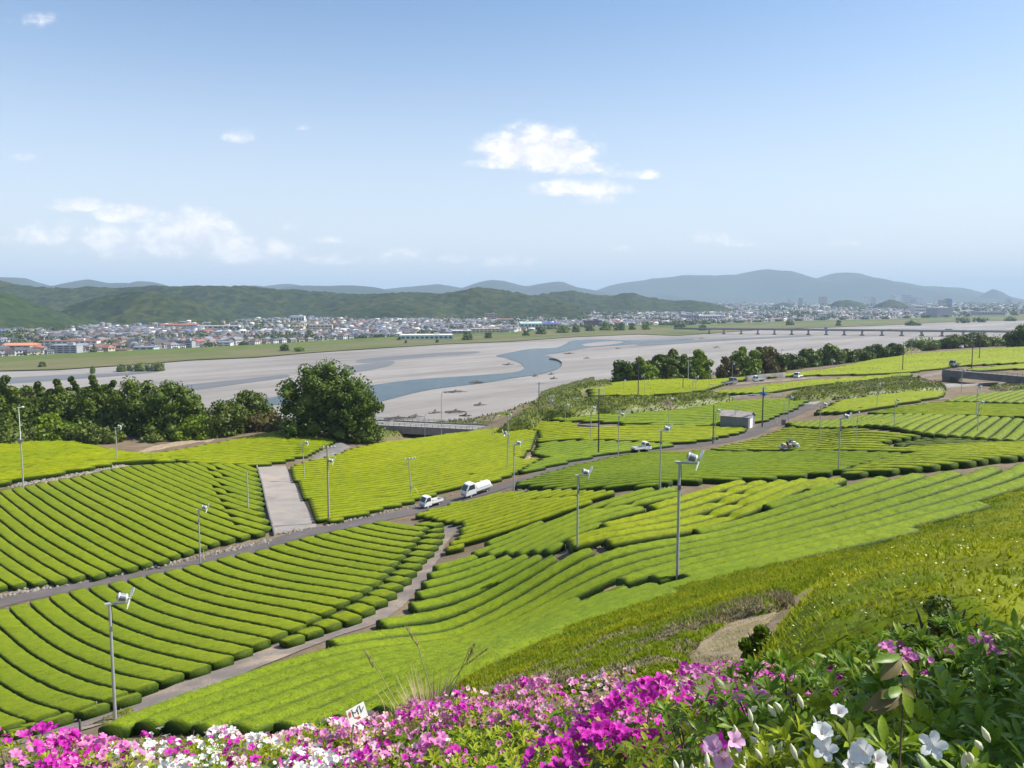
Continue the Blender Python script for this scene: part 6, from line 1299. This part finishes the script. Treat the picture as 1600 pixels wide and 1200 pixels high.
# gaps cut across the rows show as little dark notches: dead shoots standing in them
# ---------------------------------------------------------------- azaleas in the foreground
M['lf_lime'] = leafmat('azalea_leaf_lime', (.27, .34, .012), (.44, .49, .035), scale=9, trans=.42, rough=.45)
M['lf_mid'] = leafmat('azalea_leaf_mid', (.14, .23, .014), (.27, .36, .022), scale=9, trans=.38, rough=.42)
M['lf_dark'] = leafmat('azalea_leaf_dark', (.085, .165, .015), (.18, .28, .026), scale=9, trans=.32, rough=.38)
M['lf_brown'] = leafmat('bronzed_leaf', (.13, .13, .03), (.17, .115, .06), scale=7, trans=.25, rough=.5)
M['lf_ochre'] = leafmat('yellowing_leaf', (.22, .26, .03), (.30, .27, .03), scale=9, trans=.3, rough=.5)
M['pt_magenta'] = leafmat('magenta_petals', (.50, .012, .36), (.66, .05, .50), scale=25, trans=.35, rough=.5)
M['pt_pink'] = leafmat('pink_petals', (.62, .12, .42), (.78, .34, .60), scale=25, trans=.35, rough=.5)
M['pt_pale'] = leafmat('pale_pink_petals', (.70, .40, .48), (.82, .62, .64), scale=25, trans=.35, rough=.5)
M['pt_white'] = leafmat('white_petals', (.74, .74, .68), (.85, .85, .82), scale=20, trans=.3, rough=.5)
M['pt_lilac'] = leafmat('lilac_streaked_petals', (.70, .55, .68), (.78, .30, .55), scale=30, trans=.3, rough=.5)
M['pt_bud'] = leafmat('greenish_white_buds', (.58, .60, .32), (.78, .78, .60), scale=20, trans=.2, rough=.5)
M['pt_fade'] = leafmat('faded_brown_petals', (.30, .16, .09), (.42, .20, .22), scale=25, trans=.2, rough=.7)
M['stamen'] = plain('stamens', (.62, .25, .35), .6)
M['twig'] = plain('azalea_twigs', (.10, .07, .045), .9, var=.3, scale=9)
LEAF_ST = [(0, .015, 0), (.22, .095, .035), (.52, .15, .03), (.80, .10, -.03), (1.0, .0, -.10)]
def leaf_shape():
    V, Q, T = [], [], []
    for x, w, z in LEAF_ST[:-1]: V += [(x, -w, z + w * .35), (x, 0, z), (x, w, z + w * .35)]
    V.append((1.0, 0, -.10))
    for i in range(3):
        a = i * 3; Q += [(a, a + 3, a + 4, a + 1), (a + 1, a + 4, a + 5, a + 2)]
    T += [(9, 12, 10), (10, 12, 11)]; return np.array(V, float), np.array(Q), np.array(T)
LV_, LQ_, LT_ = leaf_shape()
LEAFM = {}
def leaf_mesh(mat):
    if mat not in LEAFM: LEAFM[mat] = mesh_np('leaf', LV_, quads=LQ_, tris=LT_, mats=[M[mat]], smooth=True)
    return LEAFM[mat]
def flower_shape(form):
    """five (or so) petals opening from a throat along +z; form: open, funnel or bud"""
    V, F, mi = [], [], []
    if form == 'bud':
        n = 7; prof = [(0, .03), (.2, .13), (.5, .17), (.78, .10), (1.0, .01)]
        for z, r in prof:
            for k in range(n): a = 2 * math.pi * k / n + z * 1.1; V.append((r * math.cos(a) * (1 + .12 * (k % 2)), r * math.sin(a) * (1 + .12 * (k % 2)), z))
        for i in range(4):
            for k in range(n): F.append((i * n + k, i * n + (k + 1) % n, (i + 1) * n + (k + 1) % n, (i + 1) * n + k))
        return V, F, [0] * len(F)
    op = {'open': 1.0, 'funnel': .68}[form]
    for k in range(5):
        a = 2 * math.pi * k / 5; c, s = math.cos(a), math.sin(a)
        def pt(r, w, z): return (r * c - w * s, r * s + w * c, z)
        b = len(V)
        V += [pt(.03, -.02, 0), pt(.03, .02, 0), pt(.20 * op, -.15, .30), pt(.20 * op, .15, .30), pt(.20 * op, 0, .25), pt(.52 * op, -.33, .55), pt(.52 * op, .33, .55), pt(.52 * op, 0, .46), pt(.82 * op, -.24, .60), pt(.82 * op, .24, .60), pt(.96 * op, 0, .46)]
        F += [(b, b + 4, b + 2), (b, b + 1, b + 4), (b + 1, b + 3, b + 4), (b + 2, b + 4, b + 7, b + 5), (b + 4, b + 3, b + 6, b + 7), (b + 5, b + 7, b + 10, b + 8), (b + 7, b + 6, b + 9, b + 10)]; mi += [0] * 7
    for k in range(5):
        a = 2 * math.pi * k / 5 + .5; b = len(V); V += [(.015, 0, .1), (-.015, 0, .1), (.16 * math.cos(a), .16 * math.sin(a), .75)]; F.append((b, b + 1, b + 2)); mi.append(1)
    return V, F, mi
FLM = {}
def flower_mesh(form, mat):
    if (form, mat) not in FLM:
        V, F, mi = flower_shape(form); me = bpy.data.meshes.new('flower'); me.from_pydata(V, [], F); me.materials.append(M[mat]); me.materials.append(M['stamen']); me.polygons.foreach_set('material_index', mi); me.polygons.foreach_set('use_smooth', [True] * len(F)); me.update(); FLM[(form, mat)] = me
    return FLM[(form, mat)]
def basis(ax, spin):
    """rotation with local z along ax, turned by spin about it"""
    ax = Vector(ax).normalized(); q = ax.to_track_quat('Z', 'Y'); return q.to_matrix() @ Matrix.Rotation(spin, 3, 'Z')
CAMP = np.array([0, 0, EYE]); BUSH = []
def azalea(label, u, v, d, r, h, leaf, leafL, dens, flowers, fdens, fsize, n_leaf, n_fl, seed, group='azalea bushes along the foot of the viewpoint'):
    g = np.random.default_rng(seed); top = at(u, v, d); x0, y0 = top[0], top[1]; zt = top[2]; zg = float(ground(x0, y0)[0]); h = max(h, min(zt - zg, 1.3))
    root = empty('azalea_bush', (x0, y0, zt - h)); tag(root, label, 'azalea bush', group)
    gx = float(ground(x0 + .3, y0)[0] - ground(x0 - .3, y0)[0]) / .6; gy = float(ground(x0, y0 + .3)[0] - ground(x0, y0 - .3)[0]) / .6
    gx, gy = np.clip(gx, -.5, .5) * .7, np.clip(gy, -.6, .5) * .6
    def surf(rr, a):
        f = rr / r; x, y = rr * np.cos(a), rr * np.sin(a); z = h * np.sqrt(np.maximum(0, 1 - f ** 2.8)) + x * gx + y * gy + .09 * (vnoise(x0 + x, y0 + y, .22, seed) - .5) * 2
        return np.stack([x, y, z], -1), np.stack([np.cos(a) * f ** 1.8 * 1.5, np.sin(a) * f ** 1.8 * 1.5, np.ones_like(f)], -1)
    # inner mass of twigs and old leaves
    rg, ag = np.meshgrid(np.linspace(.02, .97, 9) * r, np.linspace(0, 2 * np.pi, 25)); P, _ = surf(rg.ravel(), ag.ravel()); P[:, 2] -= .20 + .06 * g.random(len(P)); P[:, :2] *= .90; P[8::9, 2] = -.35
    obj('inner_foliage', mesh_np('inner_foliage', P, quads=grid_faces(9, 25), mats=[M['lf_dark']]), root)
    m = int(dens * math.pi * r * r * (1.5 if d < 4.6 else 1.1)); rr = r * np.sqrt(g.random(m)) ** .9; a = g.uniform(0, 6.283, m); P, Nn = surf(rr, a); P[:, 2] -= g.uniform(0, .09, m)
    tw = MB(); leaves = []
    for p, n in zip(P, Nn):
        n = n / np.linalg.norm(n) + g.normal(0, .22, 3); k = int(g.integers(5, 8)); L = leafL * g.uniform(.7, 1.2); B = np.array(basis(n, g.uniform(0, 6.28))); yl = g.random()
        for j in range(k):
            az = 2 * math.pi * j / k + g.normal(0, .25); el = g.uniform(.25, 1.05); dv = B @ np.array([math.cos(az) * math.cos(el), math.sin(az) * math.cos(el), math.sin(el)]); nz = B @ np.array([-math.cos(az) * math.sin(el), -math.sin(az) * math.sin(el), math.cos(el)]); sd_ = np.cross(nz, dv)
            leaves.append((p + dv * L * .08, dv, sd_, nz, L * g.uniform(.75, 1.15), yl))
    W = np.array([np.concatenate([l[0], l[1], l[2], l[3], [l[4], l[5]]]) for l in leaves]); base = np.array([x0, y0, zt - h])
    dist = np.linalg.norm(W[:, :3] + base - CAMP, axis=1); order = np.argsort(dist + 0 * W[:, 2]); order = order[np.argsort(-(W[order, 12] / dist[order]))]
    solo = set(order[:n_leaf].tolist()); rest = np.array([i for i in range(len(W)) if i not in solo])
    for i in solo:
        w = W[i]; mt = leaf if w[13] > .16 else ('lf_mid' if leaf != 'lf_mid' else 'lf_dark')
        o = obj('leaf', leaf_mesh(mt), root); o.matrix_local = Matrix(((w[3] * w[12], w[6] * w[12], w[9] * w[12], w[0]), (w[4] * w[12], w[7] * w[12], w[10] * w[12], w[1]), (w[5] * w[12], w[8] * w[12], w[11] * w[12], w[2]), (0, 0, 0, 1)))
    if len(rest):
        w = W[rest]; S_ = w[:, 12][:, None, None]; V = w[:, None, 0:3] + S_ * (LV_[None, :, 0:1] * w[:, None, 3:6] + LV_[None, :, 1:2] * w[:, None, 6:9] + LV_[None, :, 2:3] * w[:, None, 9:12]); b = (np.arange(len(rest)) * 13)[:, None, None]
        mi = np.concatenate([np.repeat((w[:, 13] < .16).astype(int), 6), np.repeat((w[:, 13] < .16).astype(int), 2)])
        o = obj('foliage', mesh_np('foliage', V, quads=LQ_[None] + b, tris=LT_[None] + b, mats=[M[leaf], M['lf_mid' if leaf != 'lf_mid' else 'lf_dark']], smooth=True, mi=mi), root); o['kind'] = 'stuff'
    for k in range(10):
        aa = g.uniform(0, 6.28); q = g.uniform(.3, .8) * r; tw.tube([(0, 0, -.1), (math.cos(aa) * q * .5, math.sin(aa) * q * .5, h * .4), (math.cos(aa) * q, math.sin(aa) * q, h * .8)], [.012, .008, .003], 5)
    tw.build('stems', M['twig'], root)
    if flowers and fdens:
        m = int(fdens * 1.55 * math.pi * r * r); cl = max(2, m // 6); rc = r * np.sqrt(g.random(cl)) * .98; ac = g.uniform(0, 6.283, cl); names = [f for f, _ in flowers]; pr = np.array([w for _, w in flowers], float); pr /= pr.sum(); cm = g.choice(len(names), cl, p=pr)
        which = g.integers(0, cl, m); cx, cy = rc[which] * np.cos(ac[which]) + g.normal(0, r * .10, m), rc[which] * np.sin(ac[which]) + g.normal(0, r * .10, m); rr = np.minimum(np.hypot(cx, cy), r * .985); a = np.arctan2(cy, cx); P, Nn = surf(rr, a); P[:, 2] += g.uniform(-.03, .035, m)
        dd = np.linalg.norm(P + base - CAMP, axis=1); od = np.argsort(dd); V_, F_, I_ = {}, {}, {}
        for t, i in enumerate(od):
            mt = names[cm[which[i]]]; mt = mt if g.random() > .12 else names[int(g.integers(len(names)))]; form = 'bud' if mt == 'pt_bud' else ('open' if g.random() < .55 else 'funnel')
            to_cam = (CAMP - base - P[i]); to_cam /= np.linalg.norm(to_cam); ax = Nn[i] / np.linalg.norm(Nn[i]) + .35 * to_cam + g.normal(0, .5, 3); B = basis(ax, g.uniform(0, 6.28)); s = fsize * .66 * g.uniform(.7, 1.2) * (1.2 if form == 'bud' else 1)
            Mx = Matrix.Translation(Vector(P[i])) @ B.to_4x4() @ Matrix.Scale(s, 4)
            if t < n_fl: o = obj('flower' if form != 'bud' else 'flower_bud', flower_mesh(form, mt), root); o.matrix_local = Mx
            else:
                V, F, _m = flower_shape(form); b = len(V_.setdefault(mt, [])); V_[mt] += [Mx @ Vector(q) for q in V]; F_.setdefault(mt, []).extend([tuple(k + b for k in f) for f in F])
        for mt in V_:
            me = bpy.data.meshes.new('blossom'); me.from_pydata(V_[mt], [], F_[mt]); me.materials.append(M[mt]); me.polygons.foreach_set('use_smooth', [True] * len(F_[mt])); me.update(); o = obj('blossom', me, root); o['kind'] = 'stuff'
    BUSH.append(root); return root
MG, PK_, PP, WH, LI, BD, FD = 'pt_magenta', 'pt_pink', 'pt_pale', 'pt_white', 'pt_lilac', 'pt_bud', 'pt_fade'
for i, b in enumerate([
 ('magenta azalea bush filling the lower left photo corner', 30, 1160, 5.3, .62, .75, 'lf_lime', .045, 120, [(MG, 5), (PK_, 3)], 105, .062, 20, 60),
 ('magenta azalea with lime leaves second from the left corner', 140, 1176, 5.4, .55, .7, 'lf_lime', .045, 120, [(MG, 5), (PK_, 2), (PP, 1)], 95, .062, 20, 60),
 ('low green azalea with few white flowers by the path bend', 255, 1168, 6.0, .78, .8, 'lf_lime', .042, 130, [(WH, 4), (MG, 2)], 75, .055, 10, 50),
 ('white azalea bush left of the handwritten sign', 370, 1160, 6.3, .68, .75, 'lf_lime', .042, 120, [(WH, 6), (PP, 3), (MG, 1)], 110, .055, 0, 70),
 ('mixed white and pink azalea just left of the handwritten sign', 480, 1140, 6.8, .72, .8, 'lf_lime', .042, 120, [(PP, 3), (PK_, 3), (WH, 2), (MG, 1)], 110, .055, 0, 70),
 ('pink azalea bush around the stick of the handwritten sign', 585, 1124, 7.2, .78, .85, 'lf_lime', .042, 110, [(PK_, 4), (PP, 2), (MG, 2), (FD, 1)], 110, .055, 0, 70),
 ('pink azalea bush right of the handwritten sign', 690, 1104, 7.1, .85, .85, 'lf_lime', .042, 110, [(PK_, 4), (MG, 3), (PP, 1), (FD, 1)], 115, .055, 0, 70),
 ('pink-purple azalea in front of the dry grass tuft', 790, 1087, 6.9, .85, .85, 'lf_lime', .042, 110, [(PK_, 5), (MG, 2), (FD, 1)], 115, .055, 0, 70),
 ('pink azalea behind the deep magenta ones', 890, 1076, 6.7, .8, .85, 'lf_lime', .042, 110, [(PK_, 5), (PP, 2), (FD, 1)], 100, .055, 0, 70),
 ('fading pale pink azalea below the bare straw patch', 985, 1063, 6.4, .75, .85, 'lf_lime', .042, 115, [(PP, 4), (PK_, 3), (FD, 2)], 90, .055, 0, 60),
 ('bright pink azalea at the corner of the bare straw patch', 1125, 1046, 6.0, .78, .85, 'lf_mid', .045, 115, [(PK_, 4), (MG, 3)], 100, .055, 0, 60),
 ('white azalea patch at the bottom edge beneath the sign', 330, 1196, 5.2, .55, .7, 'lf_lime', .042, 120, [(WH, 5), (PK_, 2), (PP, 2)], 110, .055, 10, 60),
 ('white and magenta azalea at the bottom edge right below the sign', 500, 1186, 5.2, .58, .7, 'lf_lime', .042, 120, [(WH, 5), (MG, 3), (PP, 1)], 95, .055, 10, 60),
 ('magenta-spotted azalea at the bottom edge beside the lime leaves', 620, 1176, 5.0, .6, .7, 'lf_lime', .045, 120, [(MG, 4), (PK_, 3), (PP, 2)], 100, .058, 20, 60),
 ('lime-leaved azalea almost without flowers at the bottom edge', 735, 1152, 4.5, .62, .75, 'lf_lime', .055, 130, [(PK_, 2), (WH, 1)], 12, .055, 90, 30),
 ('second lime-leaved azalea left of the deep magenta bush', 800, 1196, 3.7, .45, .7, 'lf_lime', .055, 140, [(MG, 3)], 16, .06, 90, 30),
 ('deep magenta azalea bush in full bloom at the bottom edge', 915, 1150, 3.7, .42, .7, 'lf_lime', .05, 110, [(MG, 1)], 170, .065, 60, 80),
 ('deep magenta azalea higher up with a tall flower cluster', 985, 1098, 4.1, .46, .75, 'lf_lime', .05, 110, [(MG, 5), (PK_, 1)], 150, .065, 50, 80),
 ('lime and dark leaved azalea between magenta and lilac flowers', 1045, 1172, 2.95, .38, .7, 'lf_lime', .055, 170, [(MG, 2), (BD, 1)], 14, .06, 110, 20),
 ('leafy azalea with pointed dark leaf whorls in the middle', 1115, 1092, 3.5, .42, .75, 'lf_dark', .085, 85, [(PK_, 2)], 10, .055, 110, 20),
 ('azalea with lilac-streaked flower and white buds', 1160, 1160, 2.6, .34, .65, 'lf_lime', .06, 150, [(BD, 5), (WH, 1)], 60, .05, 120, 30),
 ('dark-leaved azalea in the shade below the green shrub', 1240, 1052, 3.9, .55, .75, 'lf_dark', .085, 85, [(MG, 2), (PK_, 1)], 10, .05, 110, 20),
 ('dark-leaved azalea below the small dark shrub with a few pink flowers', 1370, 1018, 4.2, .60, .75, 'lf_dark', .085, 85, [(PK_, 3), (MG, 2)], 22, .05, 100, 30),
 ('dark-leaved azalea near the round shrub with small pink flowers', 1490, 996, 4.2, .60, .75, 'lf_dark', .085, 85, [(PK_, 3), (MG, 1)], 20, .05, 100, 30),
 ('dark-leaved azalea at the right photo edge', 1600, 990, 3.9, .55, .75, 'lf_dark', .09, 85, [(PK_, 2)], 8, .05, 110, 10),
 ('azalea with large open white flowers at the bottom edge', 1275, 1150, 2.45, .34, .65, 'lf_lime', .065, 140, [(BD, 4), (WH, 2)], 34, .055, 130, 30),
 ('bright-tipped azalea whorls behind the white flowers', 1345, 1088, 2.9, .40, .65, 'lf_lime', .08, 110, [(BD, 1)], 8, .05, 130, 10),
 ('shaded azalea with long dark leaves right of the bronzed sprig', 1475, 1070, 2.8, .42, .7, 'lf_dark', .09, 105, [], 0, .05, 130, 0),
 ('shaded dark azalea against the right photo edge', 1585, 1085, 2.6, .40, .7, 'lf_dark', .09, 105, [], 0, .05, 130, 0),
 ('shaded azalea with a few white flowers and long buds near the corner', 1425, 1165, 2.1, .32, .6, 'lf_mid', .075, 130, [(BD, 4), (WH, 1)], 22, .055, 140, 20),
 ('darkest azalea in the lower right photo corner', 1560, 1175, 2.05, .34, .6, 'lf_dark', .085, 125, [(BD, 2)], 10, .05, 140, 10)]):
    azalea(*b, seed=300 + i)
# single large blooms, buds and yellowed leaves that stand out
def bloom(bush, u, v, d, s, form, mat, ax=(0, -.7, .6), spin=0.0):
    p = at(u, v, d); o = obj('flower' if form != 'bud' else 'flower_bud', flower_mesh(form, mat), bush); B = basis(ax, spin); s = s * (.82 if form == 'open' else .95)
    o.matrix_local = Matrix.Translation(Vector(p) - Vector(bush.location)) @ B.to_4x4() @ Matrix.Scale(s, 4); return o
bw, bl_, bs = BUSH[25], BUSH[20], BUSH[29]
for q in [(bw, 1292, 1172, 2.02, .044, 'open', WH, (-.5, -.6, .6), .3), (bw, 1285, 1150, 2.05, .046, 'funnel', WH, (-.2, -.4, .9), 1.0), (bw, 1330, 1192, 1.98, .042, 'open', WH, (.1, -.8, .4), .6), (bw, 1310, 1118, 2.2, .04, 'funnel', WH, (-.1, -.3, .9), 0), (bw, 1362, 1188, 2.0, .05, 'funnel', WH, (.5, -.6, .3), .9),
          (bs, 1458, 1165, 1.95, .045, 'open', WH, (-.4, -.7, .5), .2), (bs, 1352, 1176, 1.98, .05, 'funnel', WH, (-.5, -.5, .4), .5),
          (bl_, 1118, 1168, 2.3, .05, 'funnel', LI, (-.5, -.5, .6), .3), (bl_, 1145, 1160, 2.32, .042, 'open', LI, (.3, -.6, .6), .8), (bl_, 1130, 1185, 2.3, .05, 'funnel', LI, (-.2, -.8, .1), .2)]: bloom(*q)
for k, (b, u, v, d) in enumerate([(bl_, 1152, 1140, 2.35), (bl_, 1175, 1118, 2.4), (bl_, 1183, 1135, 2.4), (bl_, 1172, 1100, 2.45), (bl_, 1190, 1175, 2.3), (bl_, 1165, 1195, 2.2), (bl_, 1105, 1190, 2.25), (bl_, 1060, 1195, 2.4), (bl_, 1185, 1150, 2.3), (bw, 1212, 1108, 2.3), (bw, 1222, 1100, 2.3), (bw, 1255, 1096, 2.35), (bw, 1245, 1176, 2.1), (bw, 1225, 1195, 2.0), (bw, 1205, 1170, 2.1), (bs, 1535, 1160, 1.95), (bs, 1547, 1148, 1.95), (bs, 1505, 1190, 1.9), (bs, 1518, 1180, 1.9)]):
    g = np.random.default_rng(k); bloom(b, u, v + 12, d, .05, 'bud', BD, (g.normal(-.35, .35), g.normal(-.15, .3), 1), k)
def sprig():
    p0 = at(1412, 1150, 1.9); root = empty('bronzed_sprig', tuple(p0)); tag(root, 'thin sprig of bronzed and yellowing leaves standing above the shaded azaleas', 'leafy sprig', None)
    P = [Vector(at(u, v, 1.9) - p0) for u, v in ((1404, 1200), (1408, 1150), (1411, 1090), (1408, 1030))]; P[0].z -= .15; MB().tube(P, [.003, .0025, .002, .0015], 6).build('stem', M['twig'], root)
    for (bu, bv, tu, tv, mt, w) in [(1409,1028,1378,1062,'lf_brown',1.2),(1409,1030,1427,1058,'lf_ochre',1.1),(1408,1026,1366,1032,'lf_dark',.8),(1409,1034,1398,1058,'lf_ochre',.8),(1410,1075,1380,1090,'lf_dark',1.0),(1410,1078,1350,1108,'lf_brown',1.0),(1410,1078,1366,1114,'lf_brown',1.1),(1410,1076,1425,1122,'lf_mid',1.2),(1410,1074,1428,1090,'lf_brown',1.0),(1410,1080,1390,1110,'lf_brown',.9)]:
        a = Vector(at(bu, bv, 1.9) - p0); b = Vector(at(tu, tv, 1.86) - p0); dv = b - a; L = dv.length; dv.normalize(); nz = Vector((0, -.75, .65)); nz = (nz - dv * nz.dot(dv)).normalized(); sd_ = nz.cross(dv); o = obj('leaf', leaf_mesh(mt), root)
        o.matrix_local = Matrix(((dv.x * L, sd_.x * L * w * 1.15, nz.x * L, a.x), (dv.y * L, sd_.y * L * w * 1.15, nz.y * L, a.y), (dv.z * L, sd_.z * L * w * 1.15, nz.z * L, a.z), (0, 0, 0, 1)))
sprig()
# ---- handwritten sign
def sign():
    d = 6.6; tl, tr, br_, bl = (Vector(at(*q, d)) for q in ((547, 1107), (572, 1100), (569, 1123), (543, 1130))); o = (tl + tr + br_ + bl) / 4; ex = ((tr - tl) + (br_ - bl)); w = ex.length / 2; ex.normalize(); ey = ((tl - bl) + (tr - br_)); h = ey.length / 2; ey = (ey - ex * ey.dot(ex)).normalized(); ez = ex.cross(ey)
    foot = Vector(at(550, 1152, d)); zg = float(ground(foot.x, foot.y)[0]); root = empty('toilet_sign', tuple(o)); root.rotation_mode = 'QUATERNION'; root.rotation_quaternion = Matrix((ex, ey, ez)).transposed().to_quaternion() @ Matrix.Rotation(R(36), 3, 'Y').to_quaternion(); w *= 1.18; tag(root, 'small white handwritten sign with a red arrow on a stick among the azaleas', 'sign')
    MB().box((0, 0, 0), (w, h, .006)).build('board', M['white'], root)
    def strokes(name, segs, t, mat):
        mb = MB()
        for x0, y0, x1, y1 in segs:
            a, b = Vector((x0 * w, y0 * h, .0045)), Vector((x1 * w, y1 * h, .0045)); dv = b - a; mb.box((a + b) / 2, (dv.length + t * w, t * w, .003), rz=math.atan2(dv.y, dv.x))
        mb.build(name, mat, root)
    strokes('lettering', [(-.20, .40, -.20, -.06), (-.20, .22, -.06, .12), (.14, .38, -.02, .16), (.065, .28, .065, -.06), (.22, .40, .22, -.04), (.22, -.04, .40, .20)], .034, M['black'])
    rd = plain('red_marker_ink', (.62, .06, .04), .6); strokes('red_marks', [(-.38, .34, -.40, .02), (-.31, .36, -.33, .04), (-.42, .20, -.28, .24)], .03, rd); strokes('red_arrow', [(-.16, -.16, .08, -.32), (.08, -.32, -.02, -.33), (.08, -.32, .05, -.20)], .05, rd)
    Mi = root.rotation_quaternion.to_matrix().transposed(); f = Mi @ (foot - o); f2 = Mi @ (Vector((foot.x, foot.y, zg - .1)) - o); MB().tube([(0, h * .3, -.012), tuple(f), tuple(f2)], [.009, .009, .009], 6).build('stick', M['pole_conc'], root)
sign()
_p = at(578, 1117, 8.4); tag(MB().tube([(0, 0, -1.2), (0, 0, -.05), (0, 0, .03)], [.07, .08, .05], 9).build('wooden_stump', M['pole_dark'], loc=tuple(_p)), 'dark round post top just right of the handwritten sign', 'post')
# the tree beside the viewpoint that shades the right-hand azaleas
tree('shade_tree', 'broadleaf tree beside the viewpoint whose shade falls on the dark azaleas', 'tree', 8.7, 3.4, float(ground(8.7, 3.4)[0]) + 9.2, 3.7, 'leaf_dark', 'round', trunk=.95, seed=900, per=36)

# ---------------------------------------------------------------- haze
def haze():
    m = bpy.data.materials.new('haze'); m.use_nodes = True; nt = m.node_tree; nt.nodes.remove(nt.nodes['Principled BSDF']); v = nt.nodes.new('ShaderNodeVolumePrincipled')
    v.inputs['Color'].default_value = (.64, .82, 1.0, 1); v.inputs['Density'].default_value = HAZE; v.inputs['Anisotropy'].default_value = .0; nt.links.new(v.outputs[0], nt.nodes['Material Output'].inputs['Volume'])
    o = MB().box((0, 15300, 314), (54000, 31400, 652)).build('haze', m); tag(o, kind='stuff'); o['label'] = 'thin blue-white haze lying over the plain and the mountains'
HAZE = 8.2e-5
haze()
